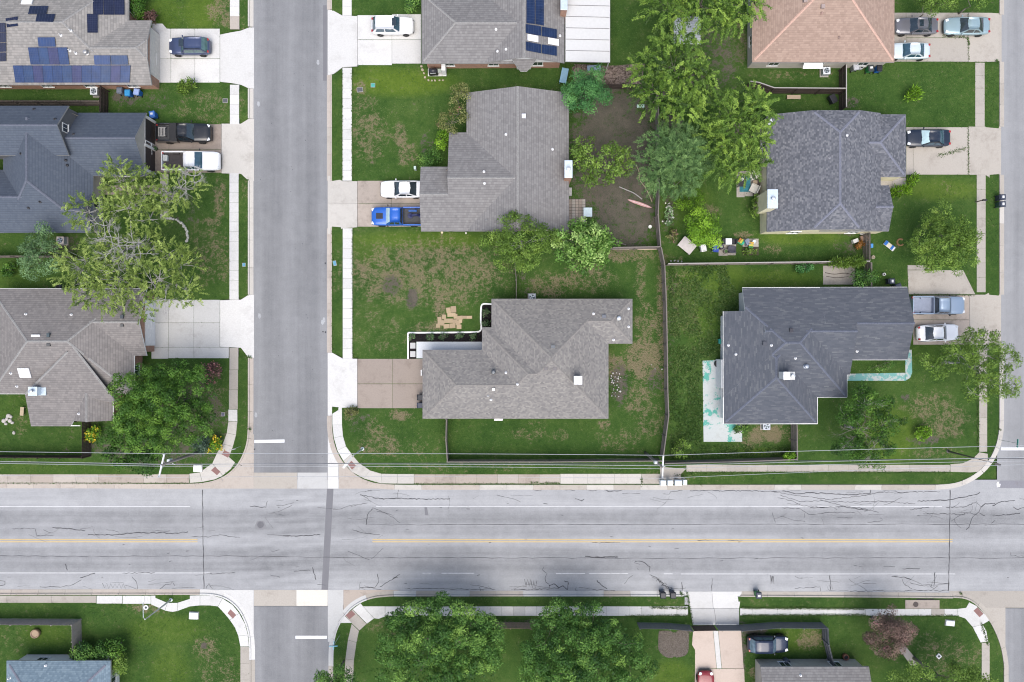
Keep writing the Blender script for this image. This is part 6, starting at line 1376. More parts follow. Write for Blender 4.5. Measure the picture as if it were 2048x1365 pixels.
for i_, (x_, y_, r_, n_) in enumerate(((238, 492, 1.5, 5), (222, 474, 1.1, 4), (252, 512, 1.2, 5), (282, 508, 1.2, 4), (268, 486, .9, 4), (208, 452, 1.0, 4), (372, 365, 1.0, 5), (390, 352, .8, 4), (330, 600, .9, 4))): bare_fan(ash, x_, y_, 7.5, r_, n_, MDB, 30 + i_, .032)
tree('small grey green tree reaching over the blue grey roof edge', 84, 500, [(0, 0, .6, 24, 30, 1.2), (-8, 28, 0, 28, 24, 1.0), (16, -34, .2, 14, 24, .8), (-22, 6, -.2, 20, 20, .9), (20, 14, -.3, 24, 24, .9)], 'broad', G_SAGE, 12, zc=4.0, density=.8, size=.8, trunk_r=.1, tintbias=-.15)
tree('big round dense dark green tree on the corner lot', 325, 812, scat(9, 100, 94, 44, 1.5, .9, 3), 'dense', G_DARK, 13, zc=5.5, trunk_r=.22, density=1.15)
tree('smaller dark tree beneath the dense round one, crossed by wires', 262, 888, [(-5, -20, .2, 44, 36, 1.2), (-20, 20, 0, 34, 34, 1.1), (15, 42, -.3, 36, 26, .9), (38, 25, -.3, 28, 24, .9), (-32, -14, -.4, 20, 26, .8)], 'broad', G_DARK, 14, zc=3.6, trunk_r=.13, density=.8, tintbias=-.12)
tree('young plum coloured crepe myrtle beside the pavement', 426, 744, [(0, 0, .2, 19, 20, .9), (6, -6, .3, 12, 12, .6), (-6, 7, 0, 12, 12, .6)], 'tiny', G_RED, 15, zc=2.4, trunk_r=.05, density=.9, flowers=(REDF, .35, 0, None), size=1.3)
tree('olive crepe myrtle with pink tips at the gable corner', 914, 192, [(0, 0, .2, 20, 24, .9), (10, -6, .2, 14, 14, .7), (-6, 14, 0, 14, 12, .7)], 'airy', G_OLIVE, 16, zc=3.0, trunk_r=.06, density=1.1, flowers=(REDF, .1, 0, None))
tree('olive crepe myrtle in the roof notch of the double gable house', 903, 245, [(0, 0, .2, 26, 24, 1.0), (14, -16, .2, 18, 16, .8), (-10, 10, 0, 18, 14, .7)], 'airy', G_OLIVE, 17, zc=3.0, trunk_r=.06, density=1.2, flowers=(DUSTF, .12, 0, None))
tree('round emerald tree beside the double gable house', 1171, 187, scat(7, 38, 38, 20, 1.3, .7, 5), 'broad', G_EM, 18, zc=4.0, trunk_r=.12, density=1.0, size=.9)
tree('drooping yellow green elm behind the white patio roof', 1345, 160, [(0, -20, .8, 50, 44, 1.4), (-50, -20, 0, 30, 36, 1.1), (40, 5, .3, 40, 36, 1.2), (-30, 36, .1, 40, 34, 1.1), (20, 52, -.2, 38, 30, 1.0), (60, -20, -.1, 22, 30, .9), (5, -60, .2, 46, 26, 1.0), (-55, 20, -.4, 24, 26, .8), (55, 30, -.4, 24, 26, .8)], 'frond', G_YEL, 19, zc=6.0, trunk_r=.2, density=1.05, tintbias=-.05)
tree('drooping elm crowding the upper frame edge by the salmon roof', 1400, 8, [(-60, 10, .2, 56, 36, 1.2), (0, 5, .6, 60, 44, 1.3), (65, 5, .2, 50, 44, 1.2), (-20, -40, .2, 80, 40, 1.2), (100, -15, -.2, 30, 34, .9), (40, 30, -.2, 40, 26, .9)], 'frond', G_YEL, 20, zc=6.0, trunk_r=.2, density=1.0)
tree('drooping lime elm beside the slate roof', 1470, 268, [(0, -10, .8, 44, 50, 1.4), (35, -40, .2, 34, 36, 1.1), (-30, -40, .2, 30, 34, 1.0), (40, 10, .2, 32, 40, 1.1), (25, 55, -.1, 34, 34, 1.0), (-35, 20, .1, 30, 40, 1.0), (-10, 65, -.3, 32, 28, .9), (20, -70, -.3, 30, 22, .8)], 'frond', G_YEL, 21, zc=6.0, trunk_r=.2, density=1.1)
tree('fine leaved willow green tree between the two elms', 1347, 322, scat(8, 64, 68, 34, 1.4, .8, 8), 'fine', G_WIL, 22, zc=5.0, trunk_r=.16, density=1.25, tintbias=0)
tree('round leaved yellow green tree over the bare back yard', 1210, 330, [(0, 0, .6, 38, 34, 1.2), (-30, -10, 0, 30, 28, 1.0), (28, 8, .1, 30, 26, 1.0), (-10, 26, -.1, 34, 22, .9), (-42, -32, -.4, 26, 20, .8), (20, -22, .1, 24, 18, .8)], 'big', G_WARM, 23, zc=4.0, trunk_r=.13, density=.95, size=.85)
tree('mid green tree leaning over the double gable roof corner', 1043, 484, [(0, 0, .5, 48, 36, 1.2), (-50, 0, -.1, 34, 26, .9), (40, -6, .1, 40, 28, 1.0), (-5, -36, -.1, 36, 20, .8), (10, 32, -.2, 40, 24, .9), (-20, 40, -.5, 30, 24, .8)], 'airy', G_WARM, 24, zc=4.6, bark=BARK_L, trunk_r=.14, density=1.7, tintbias=-.1)
tree('broad leaved tree with pale shining leaves beside the tiled patio', 1173, 490, scat(7, 56, 58, 28, 1.3, .7, 9), 'big', G_LIGHT, 25, zc=4.6, trunk_r=.15, density=1.05)
tree('small bright bush under the willow green tree', 1378, 402, [(0, 0, .1, 22, 17, .7), (12, -8, .1, 14, 12, .5), (-12, 6, 0, 14, 12, .5)], 'broad', G_LIME, 26, name='shrub', cat='shrub', zc=1.4, trunk_r=.04, density=1.2, size=.7, tintbias=-.15)
tree('small lime green tree beside the tilted grey board', 1406, 458, [(0, 0, .3, 24, 26, .9), (-18, -14, 0, 18, 16, .7), (16, 14, .1, 18, 18, .7), (10, -20, 0, 16, 14, .6), (-6, 24, -.1, 18, 14, .6)], 'broad', G_LIME, 27, zc=3.0, trunk_r=.07, density=.95, size=.9, tintbias=-.08)
tree('yellow green tree between the driveway pads and the pavement', 1888, 484, scat(7, 60, 66, 28, 1.2, .7, 12, .66) + [(0, -58, -.3, 18, 22, .7), (-55, 10, -.4, 18, 14, .6)], 'airy', G_WARM, 28, zc=4.2, trunk_r=.12, density=1.5)
tree('spreading tree over the white sedan and the pavement', 1940, 728, [(-30, -20, .4, 36, 30, 1.1), (20, -25, .6, 44, 40, 1.2), (60, -10, .2, 30, 34, .9), (0, 10, .5, 44, 30, 1.0), (-60, 8, -.2, 28, 24, .8), (40, 35, 0, 34, 32, .9), (80, 42, -.2, 20, 24, .7), (10, 58, -.2, 24, 26, .8), (-88, -8, -.3, 18, 14, .6), (5, -56, 0, 28, 16, .7)], 'airy', G_WARM, 29, zc=5.0, bark=BARK_L, trunk_r=.16, density=1.55, twig_show=.5)
dk = tree('dark open tree with visible limbs on the corner lawn', 1730, 862, [(0, -50, .3, 40, 32, 1.0), (-35, -25, .2, 36, 30, .9), (40, -20, .2, 34, 28, .9), (25, 20, .5, 34, 34, 1.1), (-35, 30, 0, 36, 28, .9), (10, 55, 0, 34, 26, .9), (-10, -78, -.3, 24, 18, .6), (-5, 0, .2, 26, 22, .8), (30, -58, .1, 26, 22, .7)], 'airy', G_DARK, 30, zc=4.6, bark=BARK_L, trunk_r=.15, density=1.5, twig_show=1.0, tintbias=-.12)
bare_fan(dk, 1722, 856, 5.0, 1.3, 6, BARK, 9, .045)
tree('big clumpy green tree beside the street stub, nearer the blue sign', 882, 1300, [(-45, -80, -0.2, 40, 26, 1.0), (18, -75, 0.2, 45, 34, 1.2), (68, -60, 0, 36, 32, 1.1), (-72, -40, 0, 40, 40, 1.2), (-18, -25, 0.9, 52, 44, 1.5), (50, -15, 0.7, 49, 42, 1.4), (94, -20, -0.1, 31, 38, 1.1), (-90, 20, -0.2, 40, 46, 1.2), (-40, 40, 0.6, 50, 44, 1.4), (22, 45, 0.9, 50, 46, 1.5), (81, 40, 0.2, 41, 46, 1.2), (0, 90, 0.3, 81, 44, 1.3)], 'broad', G_MID, 31, zc=4.3, trunk_r=.26, density=1.05)
tree('big clumpy green tree beside the mulch square', 1168, 1302, [(-28, -72, -0.1, 41, 30, 1.1), (19, -66, 0.1, 41, 34, 1.1), (-65, -45, 0, 41, 38, 1.2), (56, -30, 0.1, 43, 40, 1.2), (-14, -25, 0.9, 56, 44, 1.5), (-79, 0, 0.1, 45, 44, 1.2), (93, 0, -0.2, 33, 38, 1.0), (-37, 40, 0.7, 54, 46, 1.4), (28, 40, 0.8, 54, 46, 1.4), (93, 45, 0.1, 46, 46, 1.2), (-93, 45, 0, 37, 44, 1.1), (19, 90, 0.3, 93, 44, 1.2)], 'broad', G_MID, 32, zc=4.3, trunk_r=.26, density=1.05)
tree('round pink flowering crepe myrtle at the pavement edge', 1776, 1260, scat(7, 44, 44, 22, 1.2, .6, 21), 'broad', G_MYR, 33, zc=3.6, trunk_r=.12, density=1.2, size=.72, flowers=(PINKF, .38, 0, (20, 5, 26)))
bpy.context.view_layer.update()
tree('light green tree cut by the lower frame edge near the corner path', 1880, 1358, [(-40, 0, .2, 50, 34, 1.1), (10, -6, .5, 54, 40, 1.2), (55, 8, .1, 42, 34, 1.0), (-75, 16, -.2, 30, 26, .8), (0, 36, .3, 80, 36, 1.1)], 'broad', G_WARM, 34, zc=5.0, trunk_r=.16, density=1.1, size=.85)
tree('small tree overhanging the worn pavement at the frame bottom', 672, 1352, [(0, 0, .2, 26, 24, .9), (-22, 10, 0, 22, 16, .7), (18, -16, .2, 20, 20, .8), (20, 20, 0, 24, 20, .8), (0, 30, 0, 34, 24, .8)], 'broad', G_MID, 35, zc=3.6, trunk_r=.09, density=.9, size=.9)
tree('small leafy tree above the parked grey sedan', 1868, 12, [(0, 0, .3, 26, 20, .9), (-18, -10, 0, 20, 16, .7), (20, -6, .1, 22, 18, .7), (4, -24, .1, 30, 18, .7)], 'broad', G_WARM, 36, zc=3.4, trunk_r=.08, density=1.0, size=.8)
tree('leafy tree at the top frame edge above the pale blue sedan', 1955, 0, [(0, 0, .2, 24, 16, .8), (-14, -8, 0, 18, 14, .7), (12, -14, .2, 26, 18, .8)], 'broad', G_WARM, 37, zc=3.4, trunk_r=.08, density=1.0, size=.8)
# shrubs
def shrub(label, px, py, r, cols, seed, style='tiny', zc=.7, size=1.6, flowers=None, density=1.0, ry=None, group=None, rz=None, name='shrub'):
    ry = ry or r; k = .5
    return tree(label, px, py, [(0, 0, .1, r * .8, ry * .8, rz or zc * .7), (r * .35, -ry * .25, 0, r * .6, ry * .6, (rz or zc * .7) * .8), (-r * .35, ry * .3, 0, r * .6, ry * .6, (rz or zc * .7) * .8)], style, cols, seed, name=name, cat='shrub', zc=zc, trunk_r=.035, density=density, size=size, flowers=flowers, group=group)
shrub('spiky green shrub on the lawn below the white driveway', 375, 175, 15, G_WARM, 50, 'spike', .8)
shrub('lone yellow green spiky plant in the smooth lawn', 1825, 190, 13, G_LIME, 51, 'spike', .7)
shrub('bright lime bush in a bare ring on the corner lawn', 1846, 866, 16, G_LIME, 52, 'tiny', .8)
shrub('glossy green bush beside the overgrown slab', 1721, 556, 24, G_MID, 53, 'broad', 1.2, .8)
shrub('pale low shrub against the long back fence', 1608, 536, 18, G_EM, 54, 'tiny', .6, ry=9)
shrub('blue grey round shrub beside the yellow flowers', 408, 890, 17, G_BLUE, 55, 'spike', .9)
shrub('yellow flowering shrub beside the curved pavement', 430, 888, 12, G_LIME, 56, 'tiny', .8, flowers=(YELF, .3, 0, None), ry=16)
shrub('yellow flowering shrub behind the fence of the brown grey house', 187, 866, 12, G_LIME, 57, 'tiny', .9, flowers=(YELF, .25, 0, None), ry=15)
shrub('pale weedy sapling by the leaning wire pole', 1360, 897, 18, G_WARM, 58, 'airy', .9, 1.0)
shrub('rounded bush by the white driveway at the frame top', 824, 10, 15, G_MID, 59, 'broad', 1.1, .7)
shrub('green bush filling the roof notch below the olive myrtles', 886, 282, 17, G_LIME, 60, 'tiny', 1.0, 1.5, ry=22)
shrub('low green bush against the porch roof of the double gable house', 862, 318, 24, G_MID, 61, 'broad', .9, .7, ry=14)
shrub('leafy lily clump beside the small concrete porch', 1822, 362, 9, G_LIME, 62, 'spike', .6, ry=17)
shrub('lily clump along the front of the porch slab', 1798, 384, 22, G_LIME, 63, 'spike', .6, ry=8)
shrub('climbing bush at the foot of the cream chimney', 1511, 412, 8, G_WARM, 64, 'tiny', 1.2, ry=22)
shrub('leafy shrub in the planted strip beneath the navy garage eave', 1762, 731, 26, G_MID, 65, 'airy', .8, .8, ry=9)
shrub('dark hedge bush nearest the picket fence corner', 168, 1304, 18, G_MID, 66, 'broad', 1.3, .8, ry=16, group='hedge bushes by the steel blue house')
shrub('mid hedge bush between its two neighbours', 196, 1302, 17, G_MID, 67, 'broad', 1.3, .8, ry=16, group='hedge bushes by the steel blue house')
shrub('glossy hedge bush at the outer end of the row', 230, 1296, 20, G_DARK, 68, 'big', 1.5, .8, ry=18, group='hedge bushes by the steel blue house')
shrub('reddish green hedge bush turning the house corner', 242, 1324, 17, G_WARM, 69, 'broad', 1.2, .8, ry=18, group='hedge bushes by the steel blue house')
shrub('dark bushes in the shade of the solar house wall', 272, 10, 14, G_DARK, 70, 'broad', 1.0, .8, ry=30)
shrub('dark red shrub at the corner of the solar house', 303, 35, 11, G_RED, 71, 'tiny', .9)
shrub('green hedge strip by the garden path under the sparse tree', 285, 356, 30, G_WARM, 72, 'airy', .9, .8, ry=9)
shrub('dark green clump under the small grey green tree', 20, 540, 14, G_DARK, 73, 'tiny', .6)
shrub('low green growth along the rear wall of the navy house', 1480, 858, 14, G_MID, 74, 'tiny', .5, ry=7)
shrub('vine hanging over the back fence beside the glossy bush', 1690, 526, 38, G_WARM, 75, 'spike', 1.4, ry=6)
shrub('green bush overhanging the fence end by the wire line', 1578, 912, 11, G_LIME, 76, 'tiny', 1.2, ry=7)
shrub('white flowering plant along the inner side of the plank fence', 1337, 432, 7, G_SAGE, 77, 'tiny', .5, ry=24, flowers=(WHF, .25, 0, None))
shrub('pinkish garden flowers by the inner fence below the white ones', 1343, 472, 8, G_OLIVE, 78, 'tiny', .5, ry=10, flowers=(DUSTF, .3, 0, None))
shrub('dark shrub at the corner of the back-fenced lawn by the white apron', 703, 824, 12, G_OLIVE, 79, 'tiny', .5, ry=9)
BEDP = [(824, 674), (860, 674), (887, 673), (919, 672), (947, 673), (972, 625), (971, 648)]
BEDL = ['small green plant at the outer corner of the mulch bed', 'second small plant along the mulch bed from its outer corner', 'third small plant in the middle of the mulch bed row', 'fourth small plant along the mulch bed toward the house', 'small plant at the inner end of the mulch bed row', 'upper small plant in the narrow end of the mulch bed', 'lower small plant in the narrow end of the mulch bed']
for i, ((x, y), l) in enumerate(zip(BEDP, BEDL)): shrub(l, x, y, 5.5, G_SAGE, 90 + i, 'spike', .35, .9, group='young plants in the mulch bed', name='garden_plant', density=.8)

# grass blades: one mass over the lawns, thin near bare soil, longer along edges
def fbm(X, Y, scale, seed, octv=4):
    rng = np.random.default_rng(seed); out = np.zeros_like(X, float); amp = 1.0; tot = 0
    for o in range(octv):
        g = rng.random((64, 64)); x = X / scale * 2 ** o; y = Y / scale * 2 ** o; xi = np.floor(x).astype(int); yi = np.floor(y).astype(int); fx = x - xi; fy = y - yi; fx = fx * fx * (3 - 2 * fx); fy = fy * fy * (3 - 2 * fy)
        v = (g[yi % 64, xi % 64] * (1 - fx) + g[yi % 64, (xi + 1) % 64] * fx) * (1 - fy) + (g[(yi + 1) % 64, xi % 64] * (1 - fx) + g[(yi + 1) % 64, (xi + 1) % 64] * fx) * fy
        out += amp * v; tot += amp; amp *= .55
    return out / tot
def grass(n=420000, seed=5):
    rng = np.random.default_rng(seed)
    X = rng.uniform(-30, 2078, n); Y = rng.uniform(-30, 1395, n); ok = np.zeros(n, bool)
    for b in (BA, BB, BC, BD): ok |= in_poly(X, Y, b)
    for o in bpy.data.objects:                  # keep clear of paving and houses
        if o.name.startswith(('slab', 'tile', 'mulch', 'stepping_stone')) or (o.name.startswith('wall') and o.parent and o.parent.name.startswith('house')):
            vs = [o.matrix_world @ v.co for v in o.data.vertices] if not o.name.startswith('wall') else None
            if vs is None: continue
            k = S * (1 - ZL / H); pts = [(v.x / k + CX, CY - v.y / k) for v in vs]
            h_ = len(pts) // 2 if o.name.startswith(('slab', 'tile', 'stepping')) else len(pts)
            pl = pts[:h_]
            x0, x1 = min(p[0] for p in pl), max(p[0] for p in pl); y0, y1 = min(p[1] for p in pl), max(p[1] for p in pl)
            m = (X > x0) & (X < x1) & (Y > y0) & (Y < y1) & ok
            if m.any():
                i = np.where(m)[0]; jx, jy = rng.uniform(-1.2, 1.2, len(i)), rng.uniform(-1.2, 1.2, len(i)); ok[i[in_poly(X[i] + jx, Y[i] + jy, pl)]] = False
    for ap in APRONS: ok &= ~in_poly(X, Y, ap)
    bare = np.zeros(n)
    for (px, py, rx, ry, ch, am) in BLOBS:
        if ch < 2: d = np.sqrt(((X - px) / rx) ** 2 + ((Y - py) / ry) ** 2); bare = np.maximum(bare, am * np.clip(1.25 - d, 0, .6) / .6)
    dryn = np.clip((fbm(X, Y, 55, 3) - .5) * 3.2, -1, 1); thin = fbm(X, Y, 14, 8); ok &= rng.random(n) > np.clip(bare * 1.25 + np.clip(dryn, 0, 1) * .18 + np.clip(thin - .55, 0, 1) * .8, 0, .97)
    ex = rng.uniform(1338, 1590, 60000), rng.uniform(530, 915, 60000); wp = [(1338, 530), (1450, 530), (1480, 575), (1484, 622), (1446, 624), (1446, 718), (1404, 722), (1404, 886), (1590, 890), (1590, 915), (1340, 915)]; mk = in_poly(ex[0], ex[1], wp) & (fbm(ex[0], ex[1], 22, 12) > .44)
    X = np.concatenate([X, ex[0][mk]]); Y = np.concatenate([Y, ex[1][mk]]); ok = np.concatenate([ok, np.ones(mk.sum(), bool)]); bare = np.concatenate([bare, np.zeros(mk.sum())]); dryn = np.concatenate([dryn, rng.uniform(-.2, 1.0, mk.sum())])
    X, Y, bare, dryn = X[ok], Y[ok], bare[ok], dryn[ok]; n = len(X); k = S * (1 - ZL / H)
    weedy = in_poly(X, Y, [(1338, 530), (1450, 530), (1480, 620), (1445, 700), (1405, 720), (1405, 890), (1590, 895), (1590, 915), (1340, 915)])
    pos = np.stack([(X - CX) * k, (CY - Y) * k, np.full(n, ZL - .01)], -1)
    d = unit(rng.normal(size=(n, 3)) * np.array([1, 1, .3]) + np.array([0, 0, .55])); nr = unit(rng.normal(size=(n, 3)) + np.array([0, 0, 1.5]))
    ln = rng.uniform(.07, .15, n) * np.where(weedy, 1.9, 1.0); wd = ln * rng.uniform(.30, .55, n)
    big = .5 + .22 * np.sin(X * .021 + 1) * np.sin(Y * .017) + .12 * np.sin(X * .11) * np.sin(Y * .09 + 2)
    tint = np.clip(rng.normal(0, .16, n) + .38 + dryn * .20 + (big - .5) * .5 + bare * .35, 0, 1)
    me = leaf_mesh('grass', pos, d, nr, ln, wd, tint, m_leaf('grass_blade', (.020, .060, .012), (.055, .115, .022), (.150, .175, .066), .12))
    tag(link('grass', me), 'short grass blades covering all the lawns', 'grass', kind='stuff')
bpy.context.view_layer.update()
grass()
def weeds():
    rng = np.random.default_rng(3); pts = []
    for (x0, y0, x1, y1, w, n) in ((1936, 256, 1937, 350, 1.0, 300), (1875, 312, 1932, 298, 4, 380), (1936, 30, 1937, 122, .8, 160), (1885, 72, 1936, 76, 2.5, 260), (1935, 78, 1938, 90, 2, 120), (1060, 965, 1120, 967, 1.2, 200), (1283, 955, 1284, 972, 1.2, 60), (1400, 968, 1404, 972, 1.2, 30), (496, 857, 502, 860, 2, 50), (498, 712, 502, 716, 2, 40), (1361, 1184, 1365, 1191, 2, 60), (1992, 120, 1996, 125, 2, 50), (1997, 857, 2000, 861, 2, 50), (1920, 1186, 1925, 1191, 2, 40), (1814, 590, 1950, 591, 1, 300), (1350, 951, 1500, 948, 2, 400), (1485, 1216, 1730, 1218, 2.2, 2200), (1485, 1231, 1730, 1230, 2.2, 2200), (1300, 1215, 1376, 1217, 2.2, 700), (1250, 1233, 1380, 1231, 2.2, 1100), (1730, 1232, 1915, 1232, 1.8, 900), (1955, 720, 1956, 900, 1.8, 900), (1372, 945, 1900, 945, 1.6, 1800), (1962, 1245, 1976, 1290, 2, 300), (665, 460, 665, 700, 1, 500), (705, 460, 706, 715, 1, 700), (704, 140, 705, 360, 1, 600), (684, 140, 684, 360, 1, 600), (0, 967, 375, 967, 1.2, 500), (830, 968, 1120, 968, 1.2, 500), (1374, 1184, 1386, 1250, 2, 260)):
        t = rng.random(n); pts.append(np.stack([x0 + (x1 - x0) * t + rng.normal(0, w * .5, n), y0 + (y1 - y0) * t + rng.normal(0, w * .5, n)], -1))
    q = np.concatenate(pts); n = len(q); k = S * (1 - ZS / H); pos = np.stack([(q[:, 0] - CX) * k, (CY - q[:, 1]) * k, np.full(n, ZS - .02)], -1)
    d = unit(rng.normal(size=(n, 3)) * np.array([1, 1, .3]) + np.array([0, 0, .5])); nr = unit(rng.normal(size=(n, 3)) + np.array([0, 0, 1.5])); ln = rng.uniform(.08, .2, n)
    me = leaf_mesh('weeds', pos, d, nr, ln, ln * .4, np.clip(rng.normal(.45, .2, n), 0, 1), m_leaf('grass_blade', (.020, .060, .012), (.055, .115, .022), (.150, .175, .066), .12)); tag(link('weeds', me), 'ragged weeds along pavement edges and in concrete joints', 'weeds', kind='stuff')
weeds()
# ------------------------------------------------------------------ fences
FW = m_wood('weathered_fence', (.135, .115, .10), .4); FG = m_wood('grey_fence', (.17, .15, .135), .35); FD = m_wood('dark_stain_fence', (.055, .042, .037), .35); FS = m_wood('slate_painted_fence', (.125, .13, .14), .2)
def fence(label, pts, m, h=1.8, cap=None, lean=0.0, boards=True):
    w = [P(a, b, h) for a, b in pts]; e = empty('fence', (w[0].x, w[0].y, ZL)); tag(e, label, 'fence'); inv = Matrix.Translation(-e.location)
    pk = MB(); rng = random.Random(len(label))
    def put(o): o.parent = e; o.matrix_parent_inverse = inv; return o
    for a, b in zip(w[:-1], w[1:]):
        a = Vector((a.x, a.y)); b = Vector((b.x, b.y)); L = (b - a).length; d = (b - a) / L; n = Vector((-d.y, d.x)); k = max(1, round(L / 2.4))
        for i in range(k + 1):
            if i == k and (b - Vector(w[-1][:2])).length > .01: continue
            p = a + d * (L * i / k); put(MB().box((p.x - n.x * .06, p.y - n.y * .06, ZL + h / 2), (.09, .09, h + .04), math.atan2(d.y, d.x)).build('post', m))
        for z in (.35, h * .52, h - .2):
            q0, q1 = a - n * .035, b - n * .035; put(MB().bar((q0.x, q0.y, ZL + z), (q1.x, q1.y, ZL + z), .04, .09).build('rail', m))
        if cap:
            q0, q1 = a, b; put(MB().bar((q0.x, q0.y, ZL + h + .045), (q1.x, q1.y, ZL + h + .045), .10, .03).build('cap_rail', cap))
        x = 0.0
        while x < L - .02:
            bw = min(.14, L - x); p = a + d * (x + bw / 2) + n * rng.uniform(-.012, .012); hh = h + rng.uniform(-.025, .025); pk.box((p.x, p.y, ZL + hh / 2 + .02), (bw - .012, .02, hh - .04), math.atan2(d.y, d.x) + rng.uniform(-.03, .03)); x += .15
    o = pk.build('pickets', m, kind='stuff'); put(o); return e
fence('dark board fence between the solar house and the blue grey house', [(-60, 202), (199, 202)], FW)
fence('short dark fence return beside the blue bins', [(199.5, 224), (200, 173)], FD)
fence('board fence behind the small grey green tree', [(-60, 512), (140, 512)], FW)
fence('dark side fence beside the brown grey house yard', [(165, 843), (165, 914)], FD)
fence('dark fence along the green yard under the wires', [(-60, 915), (164, 916)], FD)
fence('thin grey fence rising from the taupe house to the leaning tree', [(1030, 520), (1033, 560), (1033, 597)], FG)
fence('grey fence from the taupe house down to the wires', [(893, 839), (892, 880), (895, 924)], FG, cap=FG)
fence('long grey fence along the shaded south side of the taupe house yard', [(896, 924), (1100, 924), (1323, 922)], FG, cap=FG)
fence('wavy plank fence between the taupe and the navy house yards', [(1322, 495), (1329, 530), (1332, 600), (1334, 690), (1335, 780), (1337, 832), (1326, 915)], FG, cap=FG)
fence('grey back fence above the taupe house yard', [(1222, 496), (1321, 494)], FG, cap=FG)
fence('plank fence along the bare back yard of the double gable house', [(1316, 190), (1317, 250), (1318, 380), (1316, 430), (1321, 493)], FG, cap=FG)
fence('long thin fence between the slate and the navy house yards', [(1336, 528), (1500, 526), (1738, 523)], FG, cap=m_wood('pale_cap', (.33, .31, .29), .2))
fence('capped fence bending behind the salmon house', [(1500, 164), (1516, 166), (1548, 177), (1690, 178)], FD, cap=m_wood('pale_cap', (.33, .31, .29), .2))
fence('capped fence from the salmon wall down to the slate roof', [(1691.5, 131), (1691.5, 215)], FD, cap=m_wood('pale_cap', (.33, .31, .29), .2))
fence('short fence with leaning clutter beside the slate house', [(1740, 466), (1740, 522)], FG)
fence('short fence piece above the navy roof', [(1742, 526), (1742, 573)], FG, cap=FG)
fence('fence piece from the navy house down to the wires', [(1593, 850), (1594, 917)], FG, cap=FG)
fence('fence along the south end of the weedy yard', [(1330, 927), (1460, 924), (1594, 919)], FG, cap=FG)
fence('picket fence along the lower yard beside the round stump table', [(-60, 1249), (144, 1250)], m_wood('pale_fence', (.27, .24, .225), .4))
fence('picket fence return toward the steel blue house', [(144.5, 1250), (146, 1318)], m_wood('pale_fence', (.27, .24, .225), .4))
fence('old brown fence behind the big clumpy trees', [(940, 1256), (1062, 1257)], m_wood('brown_fence', (.22, .16, .125), .35))
fence('slate grey fence beside the mulch square', [(1280, 1257), (1340, 1258), (1386, 1262)], FS)
fence('slate grey fence behind the dark blue hatchback', [(1484, 1262), (1560, 1256), (1655, 1257)], FS)
fence('slate grey fence return with leaning braces', [(1656, 1257), (1658, 1290), (1668, 1330)], FS)
fence('dark wooden strip fence below the gravel', [(1146, 168), (1265, 170)], FD, h=1.5)
def gate(label, a, b, m, h=1.6):
    w0, w1 = P(*a, h), P(*b, h); e = empty('gate', (w0.x, w0.y, ZL)); tag(e, label, 'gate', 'driveway gate leaves'); inv = Matrix.Translation(-e.location)
    def put(o): o.parent = e; o.matrix_parent_inverse = inv
    for z in (.25, h - .1): put(MB().bar((w0.x, w0.y, ZL + z), (w1.x, w1.y, ZL + z), .06, .08).build('rail', m))
    n = 14; d = (w1 - w0) / n
    for i in range(n): p = w0 + d * (i + .5); put(MB().box((p.x, p.y + .02, ZL + h / 2 + .05), (d.length * .9, .025, h - .1), math.atan2(d.y, d.x)).build('board', m))
gate('dark gate leaf across the driveway next to the mulch square', (1388, 1262), (1434, 1261), FD)
gate('dark gate leaf across the driveway next to the dark hatchback', (1437, 1261), (1482, 1261), FS)

# ------------------------------------------------------------------ poles, wires, lamps, signs
POLE = m_wood('pole_wood', (.20, .185, .165), .25); GALV = m_plain('galvanised', (.46, .49, .50), .4, .5); WHT = m_plain('weathered_white', (.62, .63, .63), .5); WIRE = m_plain('aluminium_wire', (.42, .43, .44), .5, .3)
def wood_pole(label, top, arm, z=9.3):
    t = P(*top, z); e = empty('utility_pole', (t.x, t.y, ZL)); tag(e, label, 'utility pole')
    MB().tube([(0, 0, -.1), (0, 0, z * .5), (0, 0, z - ZL)], [.17, .145, .115], 12).build('pole', POLE, e, smooth=True)
    a, b = P(*arm[0], z), P(*arm[1], z); inv = Matrix.Translation(-e.location)
    def put(o): o.parent = e; o.matrix_parent_inverse = inv
    put(MB().bar((a.x, a.y, z - .1), (b.x, b.y, z - .1), .13, .13).build('crossarm', WHT))
    for f in (.03, .5, .97): p = a.lerp(b, f); put(MB().lathe([(.05, 0), (.07, .06), (.04, .1), (.07, .14), (.03, .2)], (p.x, p.y, z - .03), 10).build('insulator', WHT))
    for f in (.3, .7): p = a.lerp(b, f); put(MB().bar((p.x, p.y, z - .17), (t.x, t.y, z - .8), .03, .03).build('brace', GALV))
    put(MB().box((t.x - .25, t.y + .12, z - 2.2), (.3, .3, .6)).build('service_box', WHT, bevel=.03)); put(MB().tube([(t.x + .3, t.y - .1, z - 1.6), (t.x + .6, t.y - .18, z - 1.5)], .04).build('bracket', WHT))
wood_pole('wooden utility pole leaning into view by the dense corner tree', (323, 931), ((328, 908), (317, 955)))
wood_pole('wooden utility pole standing above the row of mailboxes', (1325, 935), ((1327, 911), (1325, 957)))
def wire(label, pts, z, r=.02, sag=.7, m=WIRE):
    path = []
    for (a, b) in zip(pts[:-1], pts[1:]):
        p, q = P(*a, z), P(*b, z); n = 14; L = (q - p).length
        for i in range(n): t = i / n; v = p.lerp(q, t); v.z -= sag * 4 * t * (1 - t) * min(1, (L / 55) ** 2); path.append(v)
    path.append(P(*pts[-1], z)); o = MB().tube(path, r, 5).build('overhead_wire', m); tag(o, label, 'wire', 'overhead wires along the wide road')
wire('uppermost overhead wire crossing the whole block', [(-80, 903), (328, 908), (1327, 911), (2130, 890)], 9.45, .024)
wire('lowest overhead wire nearest the kerb', [(-80, 951), (317, 955), (1325, 957), (2130, 927)], 9.45, .02)
